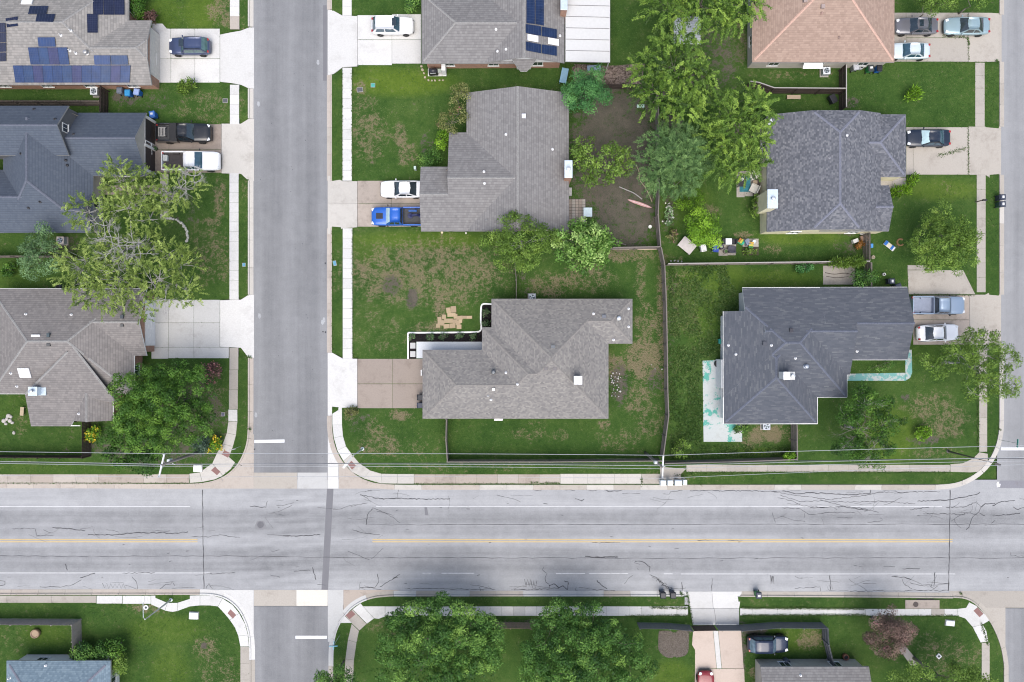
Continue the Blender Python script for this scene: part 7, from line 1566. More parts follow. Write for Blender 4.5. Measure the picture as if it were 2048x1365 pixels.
wire('upper strand of the paired middle wires', [(-80, 922), (324, 929), (1325, 932), (2130, 914)], 8.6, .026)
wire('lower strand of the paired middle wires', [(-80, 926), (324, 933), (1325, 938), (2130, 921)], 7.6, .024)
wire('dark communication cable under the paired wires', [(-80, 924), (330, 930), (1322, 929), (1600, 922), (2130, 917)], 6.2, .03, 1.0, m_plain('black_cable', (.05, .05, .06), .6))
def lamp(label, base, z, arm_end, m, dark=False):
    b = P(*base, ZL); e = empty('street_lamp', (b.x, b.y, ZL)); tag(e, label, 'street lamp'); t = P(*arm_end, z + .3); loc = Vector((t.x - b.x, t.y - b.y, z + .3 - ZL))
    MB().lathe([(.2, 0), (.2, .06), (.11, .1), (.10, .5), (.05, z - ZL)], n=10).build('pole', m, e); mid = Vector((loc.x * .5, loc.y * .5, loc.z))
    MB().tube([(0, 0, z - ZL - .1), tuple(mid * .3 + Vector((0, 0, loc.z * .7))), tuple(mid), tuple(loc)], .035, 7).build('arm', m, e); d = Vector((loc.x, loc.y)).normalized()
    hd = MB().box((loc.x + d.x * .25, loc.y + d.y * .25, loc.z - .02), (.62, .24, .1), math.atan2(d.y, d.x)).build('lamp_head', m, e, bevel=.03); MB().box((loc.x + d.x * .25, loc.y + d.y * .25, loc.z - .085), (.4, .18, .03), math.atan2(d.y, d.x)).build('lens', WHT, hd)
lamp('grey street lamp on the corner lawn with the winding pavement', (342, 1200), 5.8, (286, 1203), GALV)
lamp('slim pale street lamp by the tactile pad of the fenced corner lot', (725, 898), 4.6, (693, 928), m_plain('pale_steel', (.55, .60, .60), .4, .3))
lamp('dark street lamp leaning out over the far street corner', (1896, 903), 5.6, (1991, 928), m_plain('dark_bronze', (.06, .055, .05), .5))
def sign(label, base, z, blades, m):
    b = P(*base, ZL); e = empty('street_sign', (b.x, b.y, ZL)); tag(e, label, 'street sign'); MB().tube([(0, 0, 0), (0, 0, z)], .03, 6).build('post', GALV, e)
    for rz, zz in blades: MB().box((0, 0, zz), (.9, .05, .2), rz).build('blade', m, e, bevel=.01)
sign('crossed blue street name sign at the southern corner', (680, 1270), 3.0, ((.02, 2.95), (1.55, 2.72)), m_plain('sign_blue', (.10, .32, .42), .5))
sign('green street name sign beside the far stop line', (1999, 880), 2.9, ((1.5, 2.85),), m_plain('sign_green', (.06, .26, .22), .5))
sign('thin grey sign post on the curved corner pavement verge', (481, 893), 2.6, ((.2, 2.5),), m_plain('sign_grey', (.4, .42, .42), .5))

# ------------------------------------------------------------------ street furniture and yard objects
def solo(name, label, cat, px, py, z, rz, parts, group=None, loc=None):
    """parts: (part name, MB, material, bevel, smooth)"""
    p = loc or P(px, py, z); e = empty(name, (p.x, p.y, ZL if loc is None else p.z), rz); tag(e, label, cat, group)
    for q in parts: q[1].build(q[0], q[2], e, bevel=q[3] if len(q) > 3 else 0, smooth=q[4] if len(q) > 4 else False)
    return e
def bin_(label, px, py, deg, c, lid=None, sticker=False, h=1.05):
    m = m_plain('bin_%s' % '_'.join('%.2f' % x for x in c), c, .5); lm = m_plain('lid_%s' % '_'.join('%.2f' % x for x in (lid or c)), lid or c, .45)
    b = MB().add([(-.24, -.24, .05), (.22, -.24, .05), (.22, .24, .05), (-.24, .24, .05), (-.34, -.30, h - .1), (.30, -.30, h - .1), (.30, .30, h - .1), (-.34, .30, h - .1)], [(3, 2, 1, 0), (4, 5, 6, 7), (0, 1, 5, 4), (1, 2, 6, 5), (2, 3, 7, 6), (3, 0, 4, 7)])
    l = MB().add([(-.36, -.32, h - .1), (.34, -.32, h - .1), (.34, .32, h - .1), (-.36, .32, h - .1), (-.30, -.26, h + .02), (.22, -.26, h), (.22, .26, h), (-.30, .26, h + .02)], [(3, 2, 1, 0), (4, 5, 6, 7), (0, 1, 5, 4), (1, 2, 6, 5), (2, 3, 7, 6), (3, 0, 4, 7)])
    pr = [('body', b, m, .03), ('lid', l, lm, .02), ('handle', MB().tube([(-.40, -.22, h - .08), (-.40, .22, h - .08)], .025), lm)]
    for sy in (-1, 1): pr.append(('wheel', MB().box((-.26, sy * .27, .11), (.22, .05, .22)), TYRE, .04))
    if sticker: pr.append(('sticker', MB().box((0, 0, h + .015), (.22, .28, .012)), WHT))
    return solo('wheeled_bin', label, 'bin', px, py, h * .9, R(deg), pr, 'wheeled bins')
BLK, NVY, GRN, BLU, GRY = (.018, .02, .026), (.035, .042, .065), (.02, .16, .05), (.012, .10, .36), (.20, .21, .22)
bin_('blue bin under the solar house wall, nearer the fence', 256, 186, 90, BLU, (.03, .22, .45)); bin_('blue bin under the solar house wall, nearer the driveway', 274, 184, 80, BLU, (.25, .33, .55)); bin_('grey bin beside the two blue ones', 240, 181, 90, (.12, .14, .18))  # second blue bin: glare on the lid is put into its paler colour
bin_('blue bin at the garage corner of the blue grey house', 305, 229, 100, BLU, (.06, .16, .45), True)
bin_('black bin at the taupe house garage, upper of two', 840.5, 795, 180, BLK); bin_('black bin at the taupe house garage, lower of two', 840, 811, 180, NVY)
bin_('black kerbside bin nearer the big clumpy tree', 1326, 1191, -90, NVY, BLK); bin_('black kerbside bin nearer the white driveway', 1346, 1191, -90, NVY, BLK); bin_('green kerbside bin with a white sticker on its lid', 1517, 1191, -90, GRN, NVY, True)
bin_('dark bin with a pale sticker above the navy roof', 1783, 563, 0, NVY, NVY, True); bin_('dark bin tucked against the navy roof edge', 1796, 573, 20, NVY)
bin_('dark bin in the far street, upper of the pair', 2004, 395, 0, NVY, NVY, True); bin_('dark green bin in the far street, lower of the pair', 2004, 409, 0, (.03, .07, .05), NVY, True)
bin_('grey tilted bin against the salmon house wall', 1711, 134, 100, GRY, (.42, .43, .45)); bin_('green and black bin against the salmon house wall', 1741, 137, 95, GRN, (.05, .06, .06), True); bin_('blue and black bin at the end of the salmon house row', 1758, 137, 90, BLU, (.02, .02, .025))
def ac(label, px, py, top=(.55, .58, .60), rz=0.0):
    pr = [('cabinet', MB().box((0, 0, .38), (.74, .74, .66)), m_plain('ac_cabinet', (.30, .32, .33), .5), .03), ('top', MB().box((0, 0, .74), (.80, .80, .06)), m_plain('ac_top_%.2f' % top[0], top, .45), .05), ('fan_well', MB().lathe([(.30, .77), (.30, .774)], n=20), m_plain('fan_dark', (.05, .06, .07), .6)), ('base', MB().box((0, 0, .03), (.95, .95, .08)), AGED_C, .01)]
    fb = MB()
    for i in range(4): fb.bar((0, 0, .785), (.28 * math.cos(i * math.pi / 2 + .5), .28 * math.sin(i * math.pi / 2 + .5), .785), .14, .012)
    pr.append(('fan', fb, m_plain('fan_grey', (.33, .38, .42), .4, .4)))
    solo('air_conditioner', label, 'air conditioner', px, py, .8, rz, pr, 'outdoor air conditioning units')
ac('white topped air conditioner behind the solar house', 188, 183); ac('air conditioner by the small grey green tree', 121, 481, (.50, .44, .40)); ac('air conditioner above the taupe roof edge', 1064, 595, (.42, .45, .47)); ac('air conditioner below the salmon roof', 1653, 142, (.60, .63, .66)); ac('air conditioner below the navy roof', 1533, 853, (.42, .45, .5))
def can(label, px, py, r, h, c, z=None, name='barrel', inner=(.03, .03, .03)):
    solo(name, label, name.replace('_', ' '), px, py, h, 0, [('body', MB().lathe([(r * .82, 0), (r * .97, h * .3), (r, h * .7), (r * .95, h), (r * .8, h), (r * .75, h - .1), (.02, h - .12)], n=16), m_plain('%s_%.2f_%.2f' % (name, c[0], c[1]), c, .6), 0, True), ('contents', MB().lathe([(r * .74, h - .14), (r * .7, h - .1), (.02, h - .09)], n=12), m_plain('fill_%.2f' % inner[0], inner, .9))])
can('small round grey can against the salmon house wall', 1723, 134, .25, .7, (.33, .34, .35)); can('dark barrel above the lowest grey roof', 1575, 1326, .36, .9, (.10, .12, .15)); can('terracotta pot beside the slate fence end', 1692, 1315, .33, .5, (.24, .10, .06), name='plant_pot'); can('black tyre planter on the pale patio', 1436, 728, .42, .35, (.02, .02, .02), name='planter'); can('dark round bin behind the sparse tree at the roof edge', 116, 574, .32, .8, (.05, .06, .08)); can('white bucket above the navy roof bins', 1768, 549, .16, .35, (.65, .65, .65), name='bucket')
for l, x, y, z_ in (('pale grey mailbox cabinet at the pole end of the row', 1326, 966, 0), ('pale grey mailbox cabinet second from the pole', 1340, 966, 0), ('wide pale grey mailbox cabinet third from the pole', 1356.5, 966, 1), ('narrow white mailbox cabinet at the far end of the row', 1370, 965, 2)):
    w_ = (.56, .72, .40)[z_]; c = m_plain('mailbox_%d' % z_, ((.52, .58, .62), (.50, .58, .66), (.60, .66, .66))[z_], .45, .2)
    dr = MB(); cab = solo('mailbox_cabinet', l, 'mailbox', x, y, 1.35, 0, [('cabinet', MB().box((0, 0, .95), (w_, .55, .85)), c, .02), ('pedestal', MB().box((0, 0, .26), (.22, .22, .55)), GALV), ('base', MB().box((0, 0, .02), (.5, .5, .05)), AGED_C)], 'mailbox cabinets by the wide road')
    for r_ in range(4):
        for c_ in range(2): MB().box((-w_ / 4 + c_ * w_ / 2, -.285, .65 + r_ * .2), (w_ / 2 - .03, .02, .17)).build('door', GALV, cab)
def lid(label, px, py, w, d, m, rz=0.0, h=.08, name='meter_box', r=.0, group='utility boxes in the verges'):
    e = solo(name, label, 'utility box', px, py, ZL, rz, [('collar', MB().box((0, 0, .01), (w + .08, d + .08, .06)), m_plain('lid_collar', (.30, .29, .27), .8), .01), ('lid', MB().box((0, 0, h / 2 + .02), (w, d, h)), m, min(.07, h * .45))], group)
PVC = m_plain('pale_lid', (.66, .67, .66), .5)
lid('white utility lid in the grass beside the corner tactile pad', 396.5, 937, .95, .76, PVC, .02, .22); lid('white utility lid on the winding pavement lawn', 388.5, 1231, 1.0, .76, PVC, -.04, .22); lid('white utility lid between the pink tree and the far corner', 1899, 1246, .98, .6, PVC, -.1, .18)
lid('dark meter lid in the bright lawn by the white pavement', 720, 180, .6, .45, m_plain('meter_lid', (.07, .075, .08), .6), .1, .03); lid('teal lid in the bright lawn', 746, 171, .42, .4, m_plain('teal_lid', (.05, .28, .24), .5), 0, .03); lid('dark square lid beside the pavement near the pickups', 450.5, 202, .48, .42, m_plain('meter_lid', (.07, .075, .08), .6), 0, .03); lid('blue lid in the verge left of the patchy lawn', 669.5, 527, .3, .5, m_plain('blue_lid', (.08, .25, .36), .5), .2, .03); lid('blue painted lid in the verge by the sparse tree', 488, 530, .3, .34, m_plain('blue_lid', (.08, .25, .36), .5), 0, .03); lid('slate lid in the bare soil beside the curved pavement', 446, 829, .35, .35, m_plain('slate_lid', (.09, .09, .13), .6), 0, .03)
def ring(label, px, py, r, c, seg=18, z=.1, name='access_cover', rot=0.0):
    solo(name, label, 'cover', px, py, ZL, rot, [('rim', MB().lathe([(r, 0), (r, z), (r * .55, z + .01), (r * .5, z - .04)], n=seg), m_plain('ring_%.2f' % c[0], c, .6)), ('plug', MB().lathe([(r * .5, z - .05), (r * .48, z - .03)], n=seg), m_plain('plug_dark', (.05, .055, .06), .7))])
ring('white round access cover by the lamp on the corner lawn', 292.5, 1215, .27, (.66, .66, .64)); ring('white diamond shaped access cover near the pink tree', 1877, 1312.5, .34, (.64, .64, .62), 4)
mh = solo('manhole_cover', 'round iron manhole cover ringed by dark asphalt in the crossing', 'manhole', 521, 1050, 0, 0, [('frame', MB().lathe([(.44, .004), (.44, .014), (.36, .016), (.36, .006)], n=24), m_plain('iron', (.16, .16, .17), .6)), ('cover', MB().lathe([(.355, .006), (.35, .015), (.02, .016)], n=24), m_plain('iron_dark', (.10, .10, .11), .6))], loc=P(521, 1050, .002))
solo('storm_drain', 'stained concrete storm drain inlet with a round iron lid', 'drain', 1843, 1208, 0, 0, [('inlet_slab', MB().box((0, 0, .03), (3.8, .95, .08)), STAIN_C), ('lid', MB().lathe([(.3, .07), (.29, .09), (.02, .092)], (-.75, 0, 0), 20), m_plain('iron_rust', (.07, .055, .05), .7)), ('throat', MB().box((0, .55, -.04), (2.6, .12, .06)), m_plain('shadow_gap', (.02, .02, .02), .9))])
# mailbox on its post
solo('mailbox', 'dark curved top mailbox on a wooden post at the far street', 'mailbox', 1964, 401, 1.2, 0, [('post', MB().box((0, 0, .5), (.1, .1, 1.0)), FW), ('arm', MB().box((.15, 0, 1.0), (.6, .1, .08)), FW), ('box', MB().box((.22, 0, 1.16), (.5, .2, .24)), m_plain('mailbox_black', (.02, .02, .02), .4), .06)])
# loose pavers on the patchy lawn: every stone its own part
e = empty('paver_pile', P(905, 640, ZL)); tag(e, 'scatter of tan paving blocks lying on the patchy lawn', 'pavers'); inv = Matrix.Translation(-e.location)
PV = [(897, 621, 9, 11), (907, 619, 11, 13), (903, 630, 17, 8), (888, 634, 8, 9), (879, 638, 8, 8), (911, 633, 8, 10), (897, 642, 18, 9), (882, 646, 14, 11), (893, 653, 12, 9), (905, 652, 12, 10), (916, 646, 10, 10), (918, 654, 10, 9), (919, 636, 13, 8), (929, 635, 10, 6), (939, 635, 11, 6), (876, 652, 8, 8), (910, 643, 9, 8), (921, 643, 7, 7)]
for i, (x, y, w_, h_) in enumerate(PV):
    p = P(x, y, .2); o = MB().box((0, 0, 0), (w_ * S * .97, h_ * S * .97, .09)).build('paver', m_concrete('paver_%d' % (i % 3), ((.34, .262, .165), (.31, .24, .155), (.37, .285, .18))[i % 3], .2, (.25, .18, .11), .12), bevel=.012); o.location = (p.x, p.y, ZL + .05 + rnd.uniform(0, .02)); o.rotation_euler = (rnd.uniform(-.03, .03), rnd.uniform(-.03, .03), rnd.uniform(-.12, .05) + .06); o.parent = e; o.matrix_parent_inverse = inv
def stones(label, pts, c, smin, smax, name='stone_ring'):
    e = empty(name, P(*pts[0], ZL)); tag(e, label, 'stones'); inv = Matrix.Translation(-e.location); m = m_concrete('stone_%.2f' % c[0], c, .3, vary(c, .5), .2)
    for x, y in pts:
        r = rnd.uniform(smin, smax) / 2; p = P(x, y, .15); o = MB().lathe([(r * .8, -.1), (r, 0), (r * .85, .08), (r * .35, .13)], n=7, sx=rnd.uniform(.8, 1.2), sy=rnd.uniform(.7, 1.0)).build('stone', m); o.location = (p.x, p.y, ZL + .04); o.rotation_euler = (rnd.uniform(-.15, .15), rnd.uniform(-.15, .15), rnd.uniform(0, 6)); o.parent = e; o.matrix_parent_inverse = inv
stones('arc of pale stones round the bed under the sparse tree', [(333 + 42 * math.cos(a) + rnd.uniform(-1, 1), 472 + 36 * math.sin(a) + rnd.uniform(-1, 1)) for a in np.linspace(-1.75, .3, 20)], (.46, .44, .38), .26, .44)
stones('line of small tan stepping stones below the grey house wall', [(843, 133), (845, 140), (848, 147), (850, 155), (857, 161), (864, 161.5), (870, 161.5), (879, 161), (886, 161)], (.36, .31, .22), .24, .36, 'stepping_stones')
stones('heap of pale rocks in the green yard of the brown grey house', [(8, 842), (14, 838), (20, 842), (12, 848), (22, 834), (25, 846), (17, 832), (28, 866)], (.40, .38, .35), .3, .6, 'rock_heap')
stones('short row of four grey stones beside the plank fence corner', [(1342, 522.5), (1349, 522), (1356, 523), (1363, 523.5)], (.38, .38, .38), .22, .26, 'stone_row')
def box_thing(name, label, cat, px, py, z, rz, dims, c, rough=.5, zb=None, bevel=.03, legs=False, group=None):
    """a top plate at height z (legs optional) or a solid block resting on the ground"""
    m = m_plain('%s_%.2f_%.2f_%.2f' % (name, *c), c, rough); parts = []
    if legs:
        parts.append(('top', MB().box((0, 0, z - .03), (dims[0], dims[1], .05)), m, .01))
        for sx in (-1, 1):
            for sy in (-1, 1): parts.append(('leg', MB().box((sx * (dims[0] / 2 - .07), sy * (dims[1] / 2 - .07), (z - .05) / 2), (.06, .06, z - .05)), m))
    else: parts += [('body', MB().box((0, 0, z / 2), (dims[0], dims[1], z)), m, bevel), ('top_panel', MB().box((0, 0, z + .008), (dims[0] * .86, dims[1] * .86, .02)), m, .006)]
    return solo(name, label, cat, px, py, z, rz, parts, group)
box_thing('table', 'large tilted grey table by the small lime tree', 'table', 1374, 491.5, .72, -.69, (1.72, 1.28), (.43, .395, .375), .7, legs=True)
box_thing('table', 'pale blue table at the edge of the tiled patio', 'table', 1175.5, 425, .7, 0, (.95, 1.0), (.50, .60, .62), .4, legs=True)
box_thing('table', 'speckled blue table leaning beside the emerald tree', 'table', 1128, 152, .7, -.2, (.75, 1.65), (.17, .30, .40), .5, legs=True)
box_thing('table', 'small grey blue bench top on the gravel', 'table', 1187.5, 137, .5, .07, (1.5, .62), (.20, .27, .37), .5, legs=True)
box_thing('bench', 'small pale teal bench on the bare back yard', 'bench', 1281, 213, .45, .04, (.82, .36), (.36, .50, .44), .5, legs=True)
box_thing('bench', 'tan bench plank beside the brown grey house', 'bench', 45, 823, .4, 1.5, (.95, .4), (.36, .29, .19), .7, legs=True)
# lounger with blue ends
e = solo('pool_lounger', 'white lounger with two blue cushions lying on the lawn', 'lounger', 1779, 492, .3, -.66, [('frame', MB().box((0, 0, .16), (1.35, .52, .08)), m_plain('lounger_white', (.66, .66, .64), .5), .02), ('cushion', MB().box((-.50, 0, .23), (.32, .5, .08)), m_plain('cushion_blue', (.02, .13, .42), .6), .02), ('cushion', MB().box((.34, 0, .23), (.26, .5, .08)), m_plain('cushion_blue', (.02, .13, .42), .6), .02), ('mat', MB().box((-.08, 0, .22), (.5, .48, .05)), m_plain('mat_cream', (.58, .54, .42), .7), .02)])
for sx in (-1, 1):
    for sy in (-1, 1): MB().box((sx * .55, sy * .2, .06), (.06, .06, .12)).build('leg', WHT, e)
def torus(R_, r, z=0, n=24, k=6, a0=0, a1=6.2832):
    return MB().tube([(R_ * math.cos(a0 + (a1 - a0) * i / n), R_ * math.sin(a0 + (a1 - a0) * i / n), z) for i in range(n + 1)], r, k)
solo('garden_ring', 'curved tan tree edging ring beside the lounger', 'ring', 1800, 485, .1, 0, [('edging', torus(.36, .1, .06, 18, 6, .8, 5.6), m_plain('ring_tan', (.22, .13, .06), .9))])
# pink board on the bare yard
b = MB(); prof = [(-1.4, .02), (-1.15, .10), (-.6, .16), (0, .18), (.6, .165), (1.1, .11), (1.4, .02)]
for x, w_ in prof: b.v += [(x, -w_, .05), (x, w_, .05), (x, w_ * .85, .10), (x, -w_ * .85, .10)]
for i in range(len(prof) - 1):
    for k_ in range(4): b.f.append((i * 4 + k_, i * 4 + (k_ + 1) % 4, (i + 1) * 4 + (k_ + 1) % 4, (i + 1) * 4 + k_))
b.f += [(3, 2, 1, 0), tuple((len(prof) - 1) * 4 + i for i in range(4))]
sb = solo('surfboard', 'faded pink surfboard lying in the bare back yard', 'surfboard', 1279, 408, .1, -.33, [('board', b, m_plain('board_pink', (.44, .25, .24), .6, var=.25), 0, False), ('fin', MB().box((-1.2, 0, .14), (.15, .02, .12)), WHT), ('stripe', MB().box((0, 0, .103), (2.3, .03, .012)), WHT)])
def hose(label, pts, r, m, z=.05, name='garden_hose'):
    q = smooth_path(pts, 6); o = MB().tube([(*P(a, b, ZL)[:2], ZL + z) for a, b in q], r, 6).build(name, m, smooth=True); tag(o, label, name.split('_')[-1])
hose('pale hose curling down beside the round leaved tree', [(1272, 330), (1278, 345), (1279, 360), (1290, 375), (1298, 390), (1304, 405)], .05, m_plain('hose_tan', (.30, .24, .17), .7)); hose('grey pipe lying across the bare yard', [(1238, 374), (1252, 380), (1268, 387), (1284, 399)], .06, m_plain('pipe_grey', (.28, .27, .26), .7), name='drain_pipe')
hose('leaning grey plank at the back fence corner', [(1232, 483), (1240, 487), (1251, 491)], .07, FG, .3, 'fallen_plank')
hose('pale timber lying along the yard side of the back fence, nearer the tree', [(1222, 499.5), (1258, 499)], .07, m_wood('fresh_timber', (.42, .34, .25), .2, 0), .06, 'timber_beam'); hose('pale timber lying along the yard side of the back fence, nearer the corner', [(1275, 499.5), (1313, 499)], .07, m_wood('fresh_timber', (.42, .34, .25), .2, 0), .06, 'timber_beam')
# barbecue by the grey house wall
pave('equipment_pad', 'small white slab carrying the black barbecue', [(rr(856, 138, 893, 153), WHITE_C)])
solo('barbecue', 'black hooded barbecue on the small white slab', 'barbecue', 866, 142, 1.0, .05, [('cart', MB().box((0, 0, .4), (1.0, .5, .75)), m_plain('bbq_black', (.02, .02, .022), .5), .02), ('hood', MB().tube([(-.42, 0, .88), (.42, 0, .88)], .27, 12), m_plain('bbq_hood', (.025, .025, .03), .35), 0, True), ('shelf', MB().box((.72, 0, .78), (.4, .42, .04)), m_plain('bbq_shelf', (.3, .34, .3), .5)), ('handle', MB().tube([(-.3, -.3, .95), (.3, -.3, .95)], .02), GALV)])
box_thing('storage_cabinet', 'tall white cabinet beside the black barbecue', 'cabinet', 887, 135, 1.5, 0, (.45, .75), (.64, .64, .62))
# rug patio of the slate house
pave('patio', 'weathered paved patio with a teal rug beside the slate house', [(rr(1473, 343, 1489, 368), AGED_C), (rr(1489.3, 343, 1505, 368), AGED_C), (rr(1473, 368.4, 1489, 395), AGED_C), (rr(1489.3, 368.4, 1505, 393), AGED_C), (rr(1505.4, 346, 1532, 392), m_concrete('shade_slab', (.10, .085, .075), .3))])  # the last slab's shade is put into its dark concrete colour
o = MB().box((0, 0, 0), (1.22, 1.75, .02)).build('rug', m_plain('rug_teal', (.03, .16, .19), .9, var=.5, scale=9), bevel=.008); p = P(1490, 368.5, ZS); o.location = (p.x, p.y, ZS + .014); tag(o, 'patterned teal rug on the weathered patio', 'rug')
box_thing('table', 'dark round-cornered table on the teal rug', 'table', 1484, 364, .72, 0, (.85, 1.1), (.02, .022, .025), .5, legs=True)
can('white dish on the dark rug table', 1484, 359, .16, .85, (.66, .66, .66), name='serving_dish', inner=(.5, .5, .5))
can('low round fire table between the white chairs', 1510, 365, .3, .5, (.26, .2, .15), name='fire_table', inner=(.35, .28, .2))
def chair(label, px, py, rz, c, group='patio chairs', w=.72):
    m = m_plain('chair_%.2f_%.2f_%.2f' % c, c, .6); pr = [('seat', MB().box((0, 0, .42), (w, w, .12)), m, .04), ('backrest', MB().box((-w / 2 + .05, 0, .7), (.12, w, .5)), m, .04)]
    for sy in (-1, 1): pr.append(('armrest', MB().box((.02, sy * (w / 2), .58), (w * .8, .07, .06)), m, .02))
    for sx in (-1, 1):
        for sy in (-1, 1): pr.append(('leg', MB().box((sx * w * .4, sy * w * .4, .18), (.06, .06, .36)), m))
    return solo('patio_chair', label, 'chair', px, py, .5, rz, pr, group)
chair('white cushioned chair above the fire table', 1507, 351, 3.6, (.60, .57, .52), w=.9); chair('white cushioned chair below the fire table', 1508, 378, 2.7, (.58, .55, .48), w=.9)
chair('white plastic chair beside the tilted grey table', 1406, 497, .2, (.62, .62, .6)); chair('blue chair beside the paved grill pad', 1431, 498, -.1, (.015, .05, .30))
pave('patio', 'small paved pad crowded with grill and chairs', [(rr(1437, 479, 1455, 495), AGED_C), (rr(1455.3, 479, 1472, 495), AGED_C), (rr(1437, 495.4, 1455, 512), AGED_C), (rr(1455.3, 495.4, 1471, 511), AGED_C)])
pave('patio', 'small paved pad with bright toys and a stone edge', [(rr(1485, 478, 1501, 494), AGED_C), (rr(1501.3, 478, 1517, 494), AGED_C), (rr(1485, 494.4, 1517, 511), m_plain('bed_soil', (.06, .05, .035), .9))])
box_thing('table', 'square white table on the paved grill pad', 'table', 1457, 483.5, .72, 0, (.68, .68), (.62, .66, .66), .5, legs=True); chair('dark grey chair on the paved grill pad', 1463, 499.5, 1.5, (.05, .05, .065), w=.8); chair('black chair behind the white pad table', 1448, 484, 0, (.02, .025, .03), w=.55); chair('black folding chair at the other side of the white pad table', 1467, 484, 3.1, (.025, .025, .03), w=.55)
can('small black kettle grill on the pad', 1443, 494, .27, .8, (.02, .022, .025), name='kettle_grill', inner=(.2, .2, .2)); can('potted green plant on the grill pad', 1452, 503, .26, .5, (.16, .15, .13), name='plant_pot', inner=(.05, .10, .03))
def toy(label, px, py, cols, rz=0.0):
    pr = [('base', MB().box((0, 0, .12), (.7, .55, .22)), m_plain('toy_base_%.2f_%.2f' % cols[0][:2], cols[0], .5), .05)]
    for i, c in enumerate(cols[1:]): pr.append(('panel', MB().box((-.24 + i * .24, .02, .30 + .05 * i), (.23, .5, .2)), m_plain('toy_%.2f_%.2f_%.2f' % c, c, .5), .04))
    solo('play_toy', label, 'toy', px, py, .4, rz, pr, 'bright garden toys')
toy('green and yellow toy between the two paved pads', 1482.5, 483.5, [(.02, .32, .16), (.35, .12, .03), (.40, .36, .04), (.02, .34, .2)], -.6); toy('striped orange and green toy on the toy pad', 1502, 491, [(.03, .04, .05), (.03, .20, .05), (.40, .36, .05), (.42, .25, .04)], 1.5)
can('round white pot on the toy pad', 1508, 484, .2, .45, (.60, .66, .64), name='plant_pot', inner=(.55, .6, .58)); chair('slate blue lounge chair on the toy pad', 1494, 485, .5, (.17, .20, .27), w=.6)
shrub('low planting inside the stone edged toy pad', 1500, 503, 15, G_WARM, 120, 'tiny', .35, ry=5)
# clutter by the slate house fence
box_thing('pallet', 'tan wooden pallet leaning at the short fence', 'pallet', 1729, 477, .3, .12, (.95, .6), (.26, .17, .12), .8); solo('coiled_hose', 'blue coiled hose beside the pallet', 'hose', 1734, 485.5, .2, 0, [('coil', torus(.28, .05, .12), m_plain('hose_blue', (.03, .16, .2), .5)), ('coil', torus(.2, .05, .17), m_plain('hose_blue', (.03, .16, .2), .5))])
box_thing('side_table', 'small white appliance on the grass beside the pallet', 'appliance', 1711, 482, .5, .35, (.6, .42), (.50, .50, .48)); shrub('orange leaved potted plants beside the short fence', 1720, 491, 7, ('orange', (.10, .05, .01), (.2, .09, .02), (.32, .15, .04)), 121, 'tiny', .5, ry=8)
can('white plastic tub at the slate house wall', 1724, 466, .22, .4, (.62, .62, .6), name='tub', inner=(.3, .3, .3)); box_thing('cooler', 'small blue cooler on the outer side of the short fence', 'cooler', 1743, 492, .35, 0, (.28, .45), (.05, .22, .5)); can('pale stone pot at the fence corner by the vine', 1746, 515, .2, .3, (.36, .31, .25), name='plant_pot', inner=(.2, .17, .12)); box_thing('storage_box', 'light blue box against the long back fence', 'box', 1696, 519, .4, .4, (.34, .3), (.42, .55, .62))
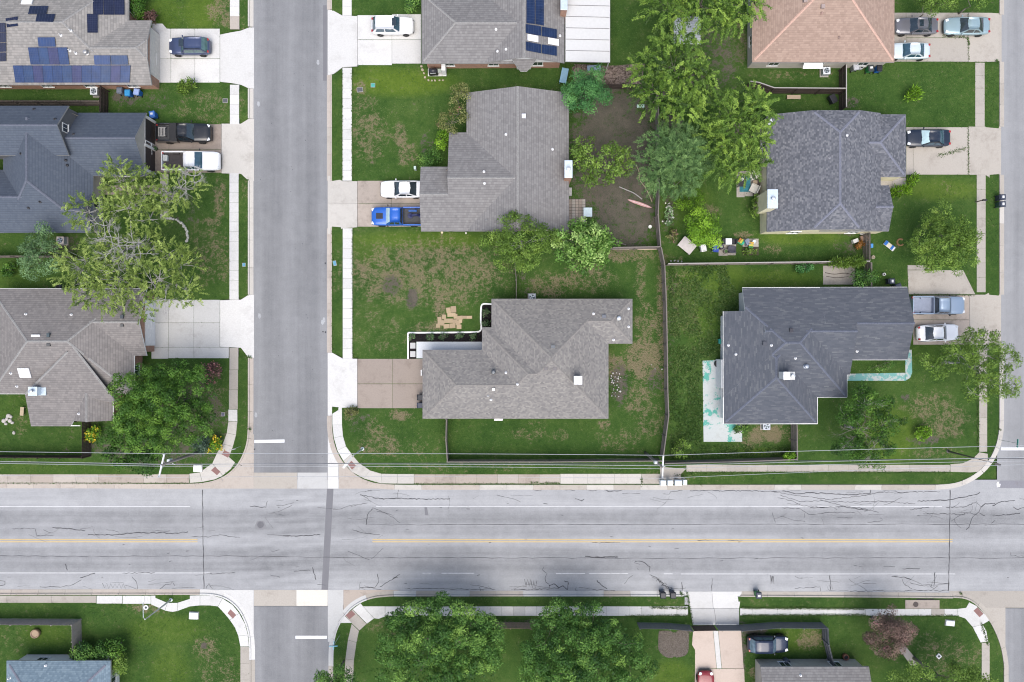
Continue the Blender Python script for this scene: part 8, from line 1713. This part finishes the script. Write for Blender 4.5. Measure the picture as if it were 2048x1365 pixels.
# shed roof under the elms, patio awning, stump table, misc
e = solo('lean_to_roof', 'white ribbed sheet roof half hidden under the elms', 'shed', 1374, 62, 2.2, .0, [('sheet', MB().box((0, 0, 2.15), (2.9, 3.0, .05)), m_plain('ribbed_sheet', (.46, .48, .50), .4))])
for i in range(12): MB().box((0, -1.4 + i * .255, 2.19), (2.9, .05, .04)).build('rib', m_plain('rib_white', (.60, .62, .64), .4), e)
for sx in (-1, 1):
    for sy in (-1, 1): MB().box((sx * 1.35, sy * 1.4, 1.07), (.09, .09, 2.12)).build('post', FW, e)
can('round sawn stump table in the picket fenced yard', 70, 1268, .5, .5, (.27, .19, .125), name='stump_table', inner=(.33, .25, .17))
box_thing('patio_awning', 'narrow white awning over the navy house patio door', 'awning', 1446, 748, 2.25, 0, (.4, 3.1), (.62, .62, .62)); chair('small turquoise chair by the navy house wall', 1441, 683, 0, (.04, .32, .26), w=.5)
box_thing('window_unit', 'white window unit on the lower wall of the taupe house', 'window unit', 997, 839, 1.9, 0, (.95, .3), (.64, .64, .62)); box_thing('electric_meter', 'white electric meter at the taupe house garage front', 'meter box', 843, 746, 1.5, 0, (.16, .65), (.6, .6, .6))
box_thing('step', 'pale concrete step at the side door of the double gable house', 'step', 1139, 384, .35, 0, (.5, .9), (.36, .36, .35), .8)
box_thing('utility_box', 'small mint utility box by the porch roof of the double gable house', 'utility box', 830, 336, .8, 0, (.25, .35), (.45, .55, .5))
can('pale round light pod on the lawn below the double gable house', 884, 466, .14, .2, (.55, .5, .33), name='garden_light', inner=(.6, .55, .4)); can('small white light pod further along the same wall', 932, 467, .1, .2, (.6, .6, .55), name='garden_light', inner=(.6, .6, .55))
can('white toy ball in the bare back yard', 1300, 454, .2, .2, (.62, .64, .6), name='ball', inner=(.6, .62, .58))
chair('dark folded grill cover chair beside the capped fence', 1665, 199, .5, (.015, .016, .022), w=.9); box_thing('bench', 'pair of pale planks behind the slate house', 'bench', 1587, 195, .3, 0, (1.5, .45), (.36, .28, .2), .8, legs=True)
box_thing('step', 'dark entry step with flower pots at the blue grey house', 'step', 190, 372, .2, 0, (.6, 2.2), (.17, .12, .095), .8); can('small potted shrub between the two pickups', 310, 297, .22, .5, (.05, .08, .04), name='plant_pot', inner=(.03, .08, .02))
stones('rubble of small white stones beside the taupe house', [(1222 + rnd.uniform(0, 22), 745 + rnd.uniform(0, 50)) for _ in range(34)] + [(1310, 738), (1324, 739), (1303, 730)], (.50, .48, .46), .08, .24, 'rubble')
hose('dark branches lying over the half overgrown slab', [(1650, 546), (1668, 549), (1690, 547), (1706, 551)], .03, BARK_D, .06, 'fallen_branch'); hose('thin dark branch lying lower on the overgrown slab', [(1652, 553), (1672, 556), (1696, 554)], .025, BARK_D, .06, 'fallen_branch')
